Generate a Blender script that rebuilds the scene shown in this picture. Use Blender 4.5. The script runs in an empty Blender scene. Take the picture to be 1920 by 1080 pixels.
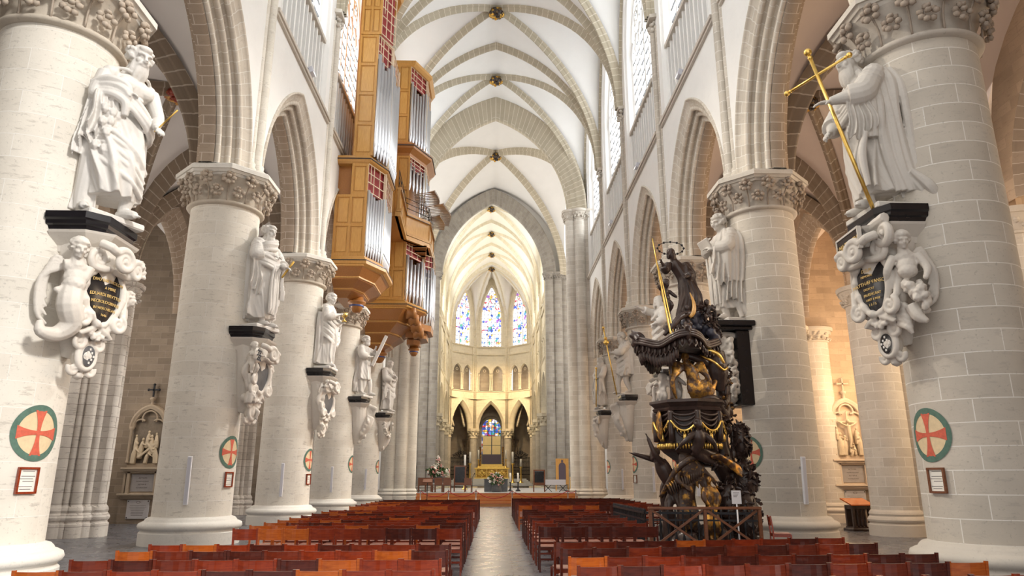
import bpy, math, random
import numpy as np
from mathutils import Vector, Matrix, Euler
SC = bpy.context.scene
COL = SC.collection
PI = math.pi
rnd = random.Random(7)

# ------------------------------------------------------------------ mesh collector
class MB:
    def __init__(s):
        s.v, s.f, s.uv, s.sm, s.mi = [], [], [], [], []
    def add(s, verts, faces, uvs=None, smooth=True, mi=0):
        b = len(s.v)
        s.v.extend([tuple(map(float, p)) for p in verts])
        for i, f in enumerate(faces):
            s.f.append(tuple(b + k for k in f))
            s.uv.append(uvs[i] if uvs is not None else None)
            s.sm.append(smooth)
            s.mi.append(mi)
        return s
    def merge(s, o, M=None):
        b = len(s.v)
        s.v.extend([tuple(M @ Vector(p)) for p in o.v] if M is not None else o.v)
        s.f.extend([tuple(b + k for k in f) for f in o.f])
        s.uv.extend(o.uv); s.sm.extend(o.sm); s.mi.extend(o.mi)
        return s
    def mesh(s, name):
        me = bpy.data.meshes.new(name)
        me.from_pydata(s.v, [], s.f)
        me.polygons.foreach_set('use_smooth', s.sm)
        me.polygons.foreach_set('material_index', s.mi)
        uvl = me.uv_layers.new(name='UVMap')
        out = []
        V = s.v
        for f, u in zip(s.f, s.uv):
            if u is not None:
                for q in u:
                    out.extend(q)
            else:
                a, b_, c = V[f[0]], V[f[1]], V[f[2]]
                e1 = (b_[0]-a[0], b_[1]-a[1], b_[2]-a[2]); e2 = (c[0]-a[0], c[1]-a[1], c[2]-a[2])
                nx = abs(e1[1]*e2[2]-e1[2]*e2[1]); ny = abs(e1[2]*e2[0]-e1[0]*e2[2]); nz = abs(e1[0]*e2[1]-e1[1]*e2[0])
                if nz >= nx and nz >= ny:
                    for k in f: out.extend((V[k][0], V[k][1]))
                elif nx >= ny:
                    for k in f: out.extend((V[k][1], V[k][2]))
                else:
                    for k in f: out.extend((V[k][0], V[k][2]))
        uvl.data.foreach_set('uv', out)
        me.update()
        return me

def link(o, parent=None):
    COL.objects.link(o)
    if parent is not None:
        o.parent = parent
    return o

def obj(name, mb, mat, parent=None, world=False, **props):
    me = mb if isinstance(mb, bpy.types.Mesh) else mb.mesh(name)
    if mat is not None:
        me.materials.clear()
        for m in (mat if isinstance(mat, (list, tuple)) else [mat]):
            me.materials.append(m)
    o = bpy.data.objects.new(name, me)
    link(o, parent)
    if world and parent is not None:
        o.matrix_parent_inverse = wmat(parent).inverted()
    for k, v in props.items():
        o[k] = v
    return o

def wmat(o):
    m = Matrix.LocRotScale(o.location, o.rotation_euler, o.scale)
    if o.parent is not None:
        m = wmat(o.parent) @ o.matrix_parent_inverse @ m
    return m

def thing(name, label, cat, loc=(0, 0, 0), rz=0.0, group=None, kind=None):
    o = bpy.data.objects.new(name, None)
    o.empty_display_size = 0.2
    o.location = loc
    o.rotation_euler = (0, 0, rz)
    link(o)
    return tag(o, label, cat, group, kind)

def tag(o, label, cat, group=None, kind=None):
    o['label'] = label
    o['category'] = cat
    if group: o['group'] = group
    if kind: o['kind'] = kind
    return o

def struct(name, mb, mat, parent=None, label=None, cat=None):
    o = obj(name, mb, mat, parent)
    if parent is None:
        o['kind'] = 'structure'
        if label: o['label'] = label
        if cat: o['category'] = cat
    return o

def copy_tree(o, parent=None):
    c = o.copy()
    COL.objects.link(c)
    if parent is not None:
        inv = c.matrix_parent_inverse.copy()
        c.parent = parent
        c.matrix_parent_inverse = inv
    for ch in list(KIDS.get(o.name, ())) or list(o.children):
        copy_tree(ch, c)
    return c
KIDS = {}

# ------------------------------------------------------------------ shapes
def box(mb, x0, x1, y0, y1, z0, z1, mi=0, bev=0.0):
    if x0 > x1: x0, x1 = x1, x0
    if y0 > y1: y0, y1 = y1, y0
    if z0 > z1: z0, z1 = z1, z0
    if bev <= 0:
        v = [(x0,y0,z0),(x1,y0,z0),(x1,y1,z0),(x0,y1,z0),(x0,y0,z1),(x1,y0,z1),(x1,y1,z1),(x0,y1,z1)]
        f = [(0,3,2,1),(4,5,6,7),(0,1,5,4),(1,2,6,5),(2,3,7,6),(3,0,4,7)]
        return mb.add(v, f, smooth=False, mi=mi)
    b = min(bev, (x1-x0)*.45, (y1-y0)*.45, (z1-z0)*.45)
    v = []
    for z, i in ((z0, b), (z0+b, 0), (z1-b, 0), (z1, b)):
        X0, X1, Y0, Y1 = x0+i, x1-i, y0+i, y1-i
        k = b if i == 0 else 0.0
        v += [(X0+k,Y0,z),(X1-k,Y0,z),(X1,Y0+k,z),(X1,Y1-k,z),(X1-k,Y1,z),(X0+k,Y1,z),(X0,Y1-k,z),(X0,Y0+k,z)]
    f = [tuple(range(7, -1, -1)), tuple(range(24, 32))]
    for r in range(3):
        for k in range(8):
            f.append((r*8+k, r*8+(k+1) % 8, (r+1)*8+(k+1) % 8, (r+1)*8+k))
    return mb.add(v, f, smooth=False, mi=mi)

def obox(mb, M, hx, hy, hz, mi=0, bev=0.0):
    t = MB(); box(t, -hx, hx, -hy, hy, -hz, hz, mi, bev)
    return mb.merge(t, M)

def bar(mb, a, b, w, h=None, mi=0, up=(0, 0, 1)):
    """rectangular bar from a to b"""
    a, b = Vector(a), Vector(b)
    d = (b-a); L = d.length; d.normalize()
    up = Vector(up)
    if abs(d.dot(up)) > .98: up = Vector((0, 1, 0))
    s = d.cross(up).normalized(); u = s.cross(d)
    M = Matrix((s, d, u)).transposed().to_4x4()
    M.translation = (a+b)/2
    return obox(mb, M, w/2, L/2, (h or w)/2, mi)

def lathe(mb, prof, c=(0, 0, 0), n=32, a0=0.0, a1=2*PI, sx=1.0, sy=1.0, smooth=True, mi=0, rot=None, uref=None, cap=True):
    """prof [(r,z)...] turned about z"""
    full = abs(a1-a0-2*PI) < 1e-6
    m = n if full else n+1
    vs, fs, us = [], [], []
    L = [0]
    for k in range(1, len(prof)):
        L.append(L[-1]+math.hypot(prof[k][0]-prof[k-1][0], prof[k][1]-prof[k-1][1]))
    ur = uref if uref else max(p[0] for p in prof)
    for (r, z) in prof:
        for k in range(m):
            a = a0+(a1-a0)*k/n
            vs.append((c[0]+r*math.cos(a)*sx, c[1]+r*math.sin(a)*sy, c[2]+z))
    for j in range(len(prof)-1):
        for k in range(n):
            k2 = (k+1) % m
            fs.append((j*m+k, j*m+k2, (j+1)*m+k2, (j+1)*m+k))
            u0, u1 = (a1-a0)*k/n*ur, (a1-a0)*(k+1)/n*ur
            us.append(((u0, L[j]), (u1, L[j]), (u1, L[j+1]), (u0, L[j+1])))
    if cap and full:
        if prof[0][0] > 1e-5:
            fs.append(tuple(range(m-1, -1, -1))); us.append(None)
        if prof[-1][0] > 1e-5:
            fs.append(tuple((len(prof)-1)*m+k for k in range(m))); us.append(None)
    if rot is not None:
        cc = Vector(c)
        vs = [tuple(cc + rot @ (Vector(p)-cc)) for p in vs]
    return mb.add(vs, fs, us, smooth, mi)

def catmull(P, n):
    """smooth n points per span through P (rows of numbers)"""
    P = np.array(P, float)
    if len(P) < 3:
        return np.array([P[0]+(P[-1]-P[0])*t for t in np.linspace(0, 1, n+1)])
    Q = np.vstack([2*P[0]-P[1], P, 2*P[-1]-P[-2]])
    out = []
    for i in range(1, len(Q)-2):
        p0, p1, p2, p3 = Q[i-1], Q[i], Q[i+1], Q[i+2]
        for k in range(n):
            t = k/n
            out.append(.5*((2*p1)+(-p0+p2)*t+(2*p0-5*p1+4*p2-p3)*t*t+(-p0+3*p1-3*p2+p3)*t**3))
    out.append(P[-1])
    return np.array(out)

def tube(mb, pts, r, n=8, sm=4, flat=1.0, mi=0, up=(0, 0, 1), uv=False):
    """tube through pts; r number or list; flat squashes across"""
    pts = [tuple(p) for p in pts]
    rr = list(r) if hasattr(r, '__len__') else [r]*len(pts)
    D = np.array([list(p)+[q] for p, q in zip(pts, rr)], float)
    if sm > 1: D = catmull(D, sm)
    P, R = D[:, :3], np.maximum(D[:, 3], .0005)
    m = len(P)
    T = np.gradient(P, axis=0)
    T /= np.maximum(np.linalg.norm(T, axis=1)[:, None], 1e-9)
    u = np.array(up, float)
    vs = []
    N = None
    Ls = np.concatenate([[0], np.cumsum(np.linalg.norm(np.diff(P, axis=0), axis=1))])
    for k in range(m):
        t = T[k]
        if N is None:
            N = np.cross(u, t)
            if np.linalg.norm(N) < .05: N = np.cross(np.array([0, 1., 0]), t)
        N = N - t*np.dot(N, t)
        N /= max(np.linalg.norm(N), 1e-9)
        B = np.cross(t, N)
        for j in range(n):
            a = 2*PI*j/n
            vs.append(P[k]+R[k]*(math.cos(a)*N+math.sin(a)*B*flat))
    fs, us = [], []
    for k in range(m-1):
        for j in range(n):
            j2 = (j+1) % n
            fs.append((k*n+j, k*n+j2, (k+1)*n+j2, (k+1)*n+j))
            w = 2*PI*R[0]/n
            us.append(((j*w, Ls[k]), ((j+1)*w, Ls[k]), ((j+1)*w, Ls[k+1]), (j*w, Ls[k+1])))
    fs.append(tuple(range(n-1, -1, -1))); us.append(None)
    fs.append(tuple((m-1)*n+j for j in range(n))); us.append(None)
    return mb.add(vs, fs, us if uv else None, True, mi)

_ico = {}
def ico(level=2):
    if level not in _ico:
        import bmesh
        bm = bmesh.new()
        bmesh.ops.create_icosphere(bm, subdivisions=level, radius=1.0)
        _ico[level] = (np.array([v.co[:] for v in bm.verts]), [tuple(v.index for v in f.verts) for f in bm.faces])
        bm.free()
    return _ico[level]

def ell(mb, c, r, rot=None, level=2, mi=0):
    """ellipsoid"""
    V, F = ico(level)
    rr = np.array(r if hasattr(r, '__len__') else (r, r, r), float)
    W = V*rr
    if rot is not None:
        R = np.array(rot.to_matrix() if isinstance(rot, Euler) else rot)
        W = W @ R.T
    return mb.add(W+np.array(c, float), F, None, True, mi)

def loft(mb, rings, closed=True, cap=True, smooth=True, mi=0):
    n = len(rings[0]); vs = [p for r in rings for p in r]; fs = []
    for k in range(len(rings)-1):
        for j in range(n if closed else n-1):
            j2 = (j+1) % n
            fs.append((k*n+j, k*n+j2, (k+1)*n+j2, (k+1)*n+j))
    if cap:
        fs.append(tuple(range(n-1, -1, -1)))
        fs.append(tuple((len(rings)-1)*n+j for j in range(n)))
    return mb.add(vs, fs, None, smooth, mi)

def prism(mb, poly, z0, z1, mi=0, smooth=False, uvwrap=True):
    """poly [(x,y)...] counter-clockwise, extruded in z"""
    n = len(poly)
    vs = [(p[0], p[1], z0) for p in poly]+[(p[0], p[1], z1) for p in poly]
    fs, us = [], []
    L = 0
    for k in range(n):
        k2 = (k+1) % n
        d = math.dist(poly[k], poly[k2])
        fs.append((k, k2, n+k2, n+k))
        us.append(((L, z0), (L+d, z0), (L+d, z1), (L, z1)))
        L += d
    mb.add(vs, fs, us, smooth, mi)
    mb.add(vs, [tuple(range(n-1, -1, -1)), tuple(range(n, 2*n))], None, False, mi)
    return mb

def ngon(n, r, c=(0, 0), rot=0.0):
    return [(c[0]+r*math.cos(rot+2*PI*k/n), c[1]+r*math.sin(rot+2*PI*k/n)) for k in range(n)]

def scallop(circles, n=160, c=None):
    """outline of a union of circles (x,y,r) seen from a centre inside it"""
    if c is None:
        c = (sum(q[0] for q in circles)/len(circles), sum(q[1] for q in circles)/len(circles))
    out = []
    for k in range(n):
        a = 2*PI*k/n
        d = (math.cos(a), math.sin(a)); best = .05
        for (x, y, r) in circles:
            px_, py_ = x-c[0], y-c[1]
            b = px_*d[0]+py_*d[1]
            disc = b*b-(px_*px_+py_*py_-r*r)
            if disc > 0: best = max(best, b+math.sqrt(disc))
        out.append((c[0]+best*d[0], c[1]+best*d[1]))
    return out

# ------------------------------------------------------------------ pointed arches
def arch_dR(a, h):
    d = (h*h-a*a)/(2*a)
    return d, a+d

def arch_z(a, h, s):
    d, R = arch_dR(a, h)
    q = R*R-(abs(s)+d)**2
    return math.sqrt(q) if q > 0 else 0.0

def arch_sweep(mb, a, h, prof, fmap, n=16, leg=0.0, flip=False, mi=0, smooth=True):
    """sweep a moulding along a pointed arch of half span a and rise h.
    prof: [(o, d)...] o = distance inwards from the arch line, d = depth. fmap(s, z, d) -> xyz"""
    d0, R = arch_dR(a, h)
    PL = [0]
    for k in range(1, len(prof)):
        PL.append(PL[-1]+math.dist(prof[k], prof[k-1]))
    for side in (-1, 1):
        vs, us = [], []
        rows = ([-1] if leg > 0 else [])+list(range(n+1))
        for i in rows:
            for (o, dd) in prof:
                r = R-o
                if d0 >= 0:
                    ph = math.acos(max(-1, min(1, d0/r)))
                else:
                    ph = PI/2
                an = ph*max(i, 0)/n
                s = r*math.cos(an)-d0
                z = r*math.sin(an)
                if i == -1: z = -leg
                vs.append(fmap(side*s, z, dd))
        m = len(prof)
        fs = []
        for i in range(len(rows)-1):
            for j in range(m-1):
                q = (i*m+j, i*m+j+1, (i+1)*m+j+1, (i+1)*m+j)
                L0 = R*math.acos(max(-1, min(1, d0/R)))
                v0 = L0*i/n; v1 = L0*(i+1)/n
                uv = ((PL[j], v0), (PL[j+1], v0), (PL[j+1], v1), (PL[j], v1))
                if (side == 1) != flip:
                    q = q[::-1]; uv = uv[::-1]
                fs.append(q); us.append(uv)
        mb.add(vs, fs, us, smooth, mi)
    return mb

def wall_over_arch(mb, a, h, zs, W, z1, fmap, d=0.0, n=14, flip=False, mi=0, z0=None):
    """wall surface from -W..W, above an arch (springing at zs) up to z1; z0 = where the wall beside the arch starts"""
    z0 = zs if z0 is None else z0
    S = [-W]+[-a*math.cos(PI/2*k/n) for k in range(n+1)]
    S = S+[-x for x in S[::-1][1:]]
    lo = []
    for s in S:
        lo.append(zs+arch_z(a, h, s) if abs(s) < a-1e-6 else z0)
    top = z1 if callable(z1) else (lambda s: z1)
    vs, fs = [], []
    for k in range(len(S)-1):
        l0, l1 = lo[k], lo[k+1]
        if abs(S[k]) >= a-1e-6 and abs(S[k+1]) < a: l0 = zs
        if abs(S[k+1]) >= a-1e-6 and abs(S[k]) < a: l1 = zs
        if abs(S[k]) >= a-1e-6 and abs(S[k+1]) >= a-1e-6: l0 = l1 = z0
        b = len(vs)
        vs += [fmap(S[k], l0, d), fmap(S[k+1], l1, d), fmap(S[k+1], max(l1, top(S[k+1])), d), fmap(S[k], max(l0, top(S[k])), d)]
        fs.append((b, b+1, b+2, b+3) if not flip else (b+3, b+2, b+1, b))
    return mb.add(vs, fs, None, False, mi)

def quad(mb, p, mi=0, uv=None):
    return mb.add(p, [tuple(range(len(p)))], [uv] if uv else None, False, mi)

def remesh(o, size, smooth=4, disp=None):
    m = o.modifiers.new('r', 'REMESH'); m.mode = 'VOXEL'; m.voxel_size = size; m.use_smooth_shade = True
    if smooth:
        s = o.modifiers.new('s', 'SMOOTH'); s.iterations = smooth; s.factor = .5
    return o

def fuse(name, mb, size, smooth=4):
    """one continuous surface out of overlapping closed shapes; returns a mesh"""
    me = mb.mesh(name+'_src')
    t = bpy.data.objects.new('tmp', me)
    COL.objects.link(t)
    remesh(t, size, smooth)
    dg = bpy.context.evaluated_depsgraph_get()
    out = bpy.data.meshes.new_from_object(t.evaluated_get(dg))
    out.name = name
    bpy.data.objects.remove(t)
    bpy.data.meshes.remove(me)
    out.polygons.foreach_set('use_smooth', [True]*len(out.polygons))
    return out

def text_mesh(body, size, ext=.004, align='CENTER'):
    cu = bpy.data.curves.new('t', 'FONT')
    cu.body = body; cu.size = size; cu.extrude = ext; cu.align_x = align; cu.align_y = 'CENTER'; cu.resolution_u = 3
    t = bpy.data.objects.new('t', cu)
    COL.objects.link(t)
    dg = bpy.context.evaluated_depsgraph_get()
    me = bpy.data.meshes.new_from_object(t.evaluated_get(dg))
    mb = MB()
    mb.add([v.co[:] for v in me.vertices], [tuple(p.vertices) for p in me.polygons], None, False)
    bpy.data.objects.remove(t); bpy.data.curves.remove(cu); bpy.data.meshes.remove(me)
    return mb

def frame_mat(o, x, y, z):
    """4x4 from origin and axes"""
    M = Matrix((Vector(x), Vector(y), Vector(z))).transposed().to_4x4()
    M.translation = Vector(o)
    return M
# ------------------------------------------------------------------ materials
def new_mat(name):
    m = bpy.data.materials.new(name); m.use_nodes = True
    nt = m.node_tree
    b = nt.nodes['Principled BSDF']
    return m, nt, b

def rgb(c): return (c[0], c[1], c[2], 1.0)

def mixc(nt, fac, a, b, mode='MIX'):
    m = nt.nodes.new('ShaderNodeMix'); m.data_type = 'RGBA'; m.blend_type = mode
    for k, v in ((0, fac), (6, a), (7, b)):
        if hasattr(v, 'is_linked') or hasattr(v, 'links'): nt.links.new(v, m.inputs[k])
        else: m.inputs[k].default_value = v if k == 0 else rgb(v)
    return m.outputs[2]

def ramp(nt, src, stops):
    r = nt.nodes.new('ShaderNodeValToRGB')
    e = r.color_ramp.elements
    while len(e) < len(stops): e.new(.5)
    for i, (p, c) in enumerate(stops):
        e[i].position = p; e[i].color = rgb(c) if hasattr(c, '__len__') else (c, c, c, 1)
    nt.links.new(src, r.inputs[0])
    return r.outputs[0]

def noise_tex(nt, vec, scale, detail=4, rough=.55, dist=0.0):
    n = nt.nodes.new('ShaderNodeTexNoise')
    n.inputs['Scale'].default_value = scale; n.inputs['Detail'].default_value = detail
    n.inputs['Roughness'].default_value = rough; n.inputs['Distortion'].default_value = dist
    if vec is not None: nt.links.new(vec, n.inputs['Vector'])
    return n.outputs['Fac']

def bump(nt, b, h, strength=.3, dist=.02):
    n = nt.nodes.new('ShaderNodeBump'); n.inputs['Strength'].default_value = strength; n.inputs['Distance'].default_value = dist
    nt.links.new(h, n.inputs['Height']); nt.links.new(n.outputs[0], b.inputs['Normal'])

def stone(name, base, var=.12, mortar=None, bw=.9, rh=.36, ms=.012, dark=.25, darkc=(.30, .27, .23), rough=.8, pits=.35, bstr=.25, blockvar=.08):
    """dressed stone: courses and joints follow the surface (UV in metres), worn patches and pits in object space"""
    m, nt, b = new_mat(name)
    tc = nt.nodes.new('ShaderNodeTexCoord')
    uv, ob = tc.outputs['UV'], tc.outputs['Object']
    n1 = noise_tex(nt, ob, .9, 5, .6)
    n2 = noise_tex(nt, ob, 9, 5, .65)
    lo = tuple(x*(1-var) for x in base); hi = tuple(min(1, x*(1+var*.7)) for x in base)
    c = ramp(nt, n1, [(.3, lo), (.7, hi)])
    if mortar is not None:
        br = nt.nodes.new('ShaderNodeTexBrick')
        nt.links.new(uv, br.inputs['Vector'])
        br.inputs['Scale'].default_value = 1.0
        br.inputs['Brick Width'].default_value = bw; br.inputs['Row Height'].default_value = rh
        br.inputs['Mortar Size'].default_value = ms; br.inputs['Mortar Smooth'].default_value = .3
        br.inputs['Color1'].default_value = (1, 1, 1, 1)
        k = 1-blockvar*2
        br.inputs['Color2'].default_value = (k, k*.985, k*.97, 1)
        br.inputs['Mortar'].default_value = (1, 1, 1, 1)
        br.offset = .43; br.squash = 1.0
        c = mixc(nt, 1.0, c, br.outputs['Color'], 'MULTIPLY')
        # stretched stains along the courses
        mp = nt.nodes.new('ShaderNodeMapping'); mp.inputs['Scale'].default_value = (2.6, 11.0, 1)
        nt.links.new(uv, mp.inputs['Vector'])
        st = noise_tex(nt, mp.outputs[0], 1.0, 6, .7)
        sf = ramp(nt, st, [(.565, 0.0), (.64, 1.0)])
        mul = nt.nodes.new('ShaderNodeMath'); mul.operation = 'MULTIPLY'; mul.inputs[1].default_value = dark
        nt.links.new(sf, mul.inputs[0])
        c = mixc(nt, mul.outputs[0], c, darkc)
        c = mixc(nt, br.outputs['Fac'], c, mortar)
        hgt = br.outputs['Fac']
    else:
        sf = ramp(nt, noise_tex(nt, ob, 2.3, 6, .7), [(.58, 0.0), (.78, 1.0)])
        mul = nt.nodes.new('ShaderNodeMath'); mul.operation = 'MULTIPLY'; mul.inputs[1].default_value = dark
        nt.links.new(sf, mul.inputs[0])
        c = mixc(nt, mul.outputs[0], c, darkc)
        hgt = n2
    pf = ramp(nt, noise_tex(nt, ob, 22, 3, .6), [(.61, 0.0), (.69, 1.0)])
    mul2 = nt.nodes.new('ShaderNodeMath'); mul2.operation = 'MULTIPLY'; mul2.inputs[1].default_value = pits
    nt.links.new(pf, mul2.inputs[0])
    c = mixc(nt, mul2.outputs[0], c, tuple(x*.55 for x in base))
    nt.links.new(c, b.inputs['Base Color'])
    b.inputs['Roughness'].default_value = rough
    ad = nt.nodes.new('ShaderNodeMath'); ad.operation = 'ADD'
    nt.links.new(n2, ad.inputs[0]); nt.links.new(hgt, ad.inputs[1])
    bump(nt, b, ad.outputs[0], bstr, .015)
    return m

def plain(name, c, rough=.5, metal=0.0, var=.0, scale=6, bstr=0.0, spec=.5, coat=0.0):
    m, nt, b = new_mat(name)
    b.inputs['Base Color'].default_value = rgb(c)
    b.inputs['Roughness'].default_value = rough; b.inputs['Metallic'].default_value = metal
    b.inputs['Specular IOR Level'].default_value = spec
    b.inputs['Coat Weight'].default_value = coat
    if var or bstr:
        tc = nt.nodes.new('ShaderNodeTexCoord')
        n = noise_tex(nt, tc.outputs['Object'], scale, 5, .6)
        if var:
            nt.links.new(ramp(nt, n, [(.3, tuple(x*(1-var) for x in c)), (.7, tuple(min(1, x*(1+var)) for x in c))]), b.inputs['Base Color'])
        if bstr: bump(nt, b, n, bstr, .03)
    return m

def wood(name, c1, c2, rough=.35, scale=3.0, axis=2, coat=.2):
    m, nt, b = new_mat(name)
    tc = nt.nodes.new('ShaderNodeTexCoord')
    mp = nt.nodes.new('ShaderNodeMapping')
    s = [14.0, 14.0, 14.0]; s[axis] = 1.1
    mp.inputs['Scale'].default_value = s
    nt.links.new(tc.outputs['Object'], mp.inputs['Vector'])
    n = noise_tex(nt, mp.outputs[0], scale, 6, .6, .6)
    nt.links.new(ramp(nt, n, [(.3, c1), (.7, c2)]), b.inputs['Base Color'])
    b.inputs['Roughness'].default_value = rough; b.inputs['Coat Weight'].default_value = coat
    bump(nt, b, n, .08, .005)
    return m

def emit(name, c, s):
    m, nt, b = new_mat(name)
    b.inputs['Base Color'].default_value = rgb((c[0]*.5, c[1]*.5, c[2]*.5))
    b.inputs['Emission Color'].default_value = rgb(c); b.inputs['Emission Strength'].default_value = s
    return m

def two_tone(name, a, b_, scale=3, lo=.5, hi=.55, rough=.35, metal_b=0.0, bstr=.3):
    """material a with patches of b (gilding on dark wood)"""
    m, nt, b = new_mat(name)
    tc = nt.nodes.new('ShaderNodeTexCoord')
    n = noise_tex(nt, tc.outputs['Object'], scale, 4, .6)
    f = ramp(nt, n, [(lo, 0.0), (hi, 1.0)])
    nt.links.new(mixc(nt, f, a, b_), b.inputs['Base Color'])
    nt.links.new(f, b.inputs['Metallic']) if metal_b else None
    b.inputs['Roughness'].default_value = rough
    bump(nt, b, noise_tex(nt, tc.outputs['Object'], 14, 4, .6), bstr, .03)
    return m

M = {}
M['pier_l'] = stone('limestone_lit_tone', (.80, .755, .675), .08, (.84, .81, .76), 1.0, .40, .006, .50, (.42, .38, .33), pits=.5, blockvar=.045)  # one stone both sides; the left side's brighter light is in this colour
M['pier_r'] = stone('limestone_shade_tone', (.615, .56, .485), .10, (.80, .765, .71), 1.05, .36, .009, .30, (.34, .31, .28), pits=.5, blockvar=.08)  # same stone, greyer: the right side's weaker light put into the colour
M['base_l'] = stone('base_limestone_lit', (.78, .75, .69), .08, None, dark=.35)  # base stone, paler copy carrying the left side's light
M['base_r'] = stone('base_limestone_shade', (.59, .54, .475), .08, None, dark=.3)  # same base stone with the right side's shade in its colour
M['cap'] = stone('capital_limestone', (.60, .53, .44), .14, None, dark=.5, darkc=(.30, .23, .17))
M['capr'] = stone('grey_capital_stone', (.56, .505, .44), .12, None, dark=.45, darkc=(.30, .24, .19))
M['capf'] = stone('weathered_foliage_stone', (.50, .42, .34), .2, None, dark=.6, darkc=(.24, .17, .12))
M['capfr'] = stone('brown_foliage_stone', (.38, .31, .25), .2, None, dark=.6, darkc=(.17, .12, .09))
M['wallw'] = stone('limewashed_wall', (.86, .85, .83), .03, None, dark=.22, darkc=(.6, .6, .6), pits=.1, bstr=.1)
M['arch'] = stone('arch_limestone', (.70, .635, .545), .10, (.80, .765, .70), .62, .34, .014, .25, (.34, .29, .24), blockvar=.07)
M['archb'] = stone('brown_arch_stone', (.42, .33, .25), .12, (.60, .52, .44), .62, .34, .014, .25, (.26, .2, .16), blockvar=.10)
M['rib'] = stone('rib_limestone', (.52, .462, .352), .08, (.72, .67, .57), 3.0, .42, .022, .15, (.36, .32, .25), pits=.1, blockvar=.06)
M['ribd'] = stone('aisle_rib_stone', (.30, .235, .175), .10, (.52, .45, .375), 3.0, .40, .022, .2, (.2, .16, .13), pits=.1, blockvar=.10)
M['vault'] = stone('white_vault_plaster', (.88, .875, .86), .02, None, dark=.05, darkc=(.7, .7, .7), pits=.0, bstr=.03)
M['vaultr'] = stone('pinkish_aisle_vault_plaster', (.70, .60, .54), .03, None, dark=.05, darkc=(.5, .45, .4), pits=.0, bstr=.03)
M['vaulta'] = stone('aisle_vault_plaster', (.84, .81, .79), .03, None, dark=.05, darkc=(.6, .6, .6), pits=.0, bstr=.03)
M['vaultc'] = stone('cream_vault_plaster', (.88, .84, .74), .02, None, dark=.04, darkc=(.7, .7, .7), pits=.0, bstr=.03)
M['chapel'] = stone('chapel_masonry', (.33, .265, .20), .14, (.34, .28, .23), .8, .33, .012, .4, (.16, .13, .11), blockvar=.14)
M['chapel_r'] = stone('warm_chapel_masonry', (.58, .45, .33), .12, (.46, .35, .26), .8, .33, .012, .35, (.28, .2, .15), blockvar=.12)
M['cluster'] = stone('weathered_cluster_stone', (.66, .615, .56), .14, (.30, .265, .23), .9, .40, .012, .55, (.22, .2, .18), blockvar=.10)
M['grey'] = stone('grey_crossing_stone', (.385, .355, .31), .12, (.38, .37, .36), .7, .36, .012, .5, (.24, .235, .23), blockvar=.12)
M['pierx'] = stone('crossing_limestone', (.66, .615, .55), .08, (.74, .71, .66), .8, .36, .012, .3, (.36, .33, .3), blockvar=.08)
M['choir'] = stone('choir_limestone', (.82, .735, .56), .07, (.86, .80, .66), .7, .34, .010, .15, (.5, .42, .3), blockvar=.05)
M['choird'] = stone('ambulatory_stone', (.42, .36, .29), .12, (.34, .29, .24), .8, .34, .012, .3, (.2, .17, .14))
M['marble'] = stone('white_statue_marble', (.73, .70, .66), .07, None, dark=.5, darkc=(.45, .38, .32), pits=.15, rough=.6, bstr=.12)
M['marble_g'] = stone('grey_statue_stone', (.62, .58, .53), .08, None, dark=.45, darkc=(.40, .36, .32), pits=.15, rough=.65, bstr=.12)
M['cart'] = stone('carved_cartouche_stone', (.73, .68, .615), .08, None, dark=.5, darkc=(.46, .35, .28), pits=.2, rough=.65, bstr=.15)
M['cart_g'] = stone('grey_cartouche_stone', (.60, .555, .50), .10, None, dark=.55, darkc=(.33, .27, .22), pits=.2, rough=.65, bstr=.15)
M['black'] = plain('black_marble', (.012, .011, .014), .22, var=.3, scale=4)
M['slate'] = plain('dark_slate', (.10, .105, .115), .35, var=.2)
M['gold'] = plain('gilding', (.86, .58, .16), .32, 1.0, var=.12, scale=9)
M['goldp'] = plain('gold_lettering', (.72, .50, .18), .5)
M['goldflat'] = plain('pale_gold_panel', (.90, .70, .34), .42, .35, var=.05, scale=1.5)
M['red'] = plain('red_paint', (.62, .12, .07), .6, var=.15, scale=20)
M['cream'] = plain('cream_paint', (.74, .58, .36), .7, var=.08, scale=14)
M['green'] = plain('green_paint', (.09, .17, .13), .7, var=.2, scale=14)
M['white'] = plain('white_enamel', (.80, .80, .84), .4)
M['paper'] = plain('paper', (.86, .83, .76), .8)
M['ink'] = plain('printed_ink', (.12, .1, .1), .8)
M['steel'] = plain('brushed_steel', (.62, .62, .64), .3, 1.0)
M['pipe'] = plain('tin_organ_pipe', (.80, .82, .87), .28, .85)
M['iron'] = plain('black_iron', (.018, .018, .022), .38, .4)
M['oak'] = wood('golden_oak', (.50, .245, .055), (.66, .36, .10), .32, 3, 2)
M['oakf'] = wood('golden_oak_panel', (.56, .285, .07), (.72, .41, .125), .32, 2.5, 2)
M['oakd'] = wood('brown_oak_moulding', (.36, .14, .035), (.48, .21, .055), .35, 3, 1)
M['trim'] = plain('dark_line_inlay', (.03, .025, .03), .4)
M['redpipe'] = plain('red_grille_backing', (.30, .03, .03), .6)
M['bone'] = plain('pale_lattice', (.80, .66, .48), .5)
M['ch'] = [wood('mahogany_dark', (.055, .010, .006), (.115, .020, .010), .20, 3, 0, .5),
           wood('mahogany_red', (.20, .022, .007), (.33, .045, .010), .20, 3, 0, .5),
           wood('mahogany_orange', (.38, .072, .010), (.56, .135, .018), .20, 3, 0, .5),
           wood('mahogany_brown', (.13, .018, .007), (.22, .032, .010), .20, 3, 0, .5)]
M['seat'] = plain('pink_seat_leather', (.48, .24, .18), .28, var=.12, scale=12, coat=.3)
M['dwood'] = plain('dark_carved_oak', (.045, .026, .021), .34, var=.35, scale=5, bstr=.35)
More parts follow.
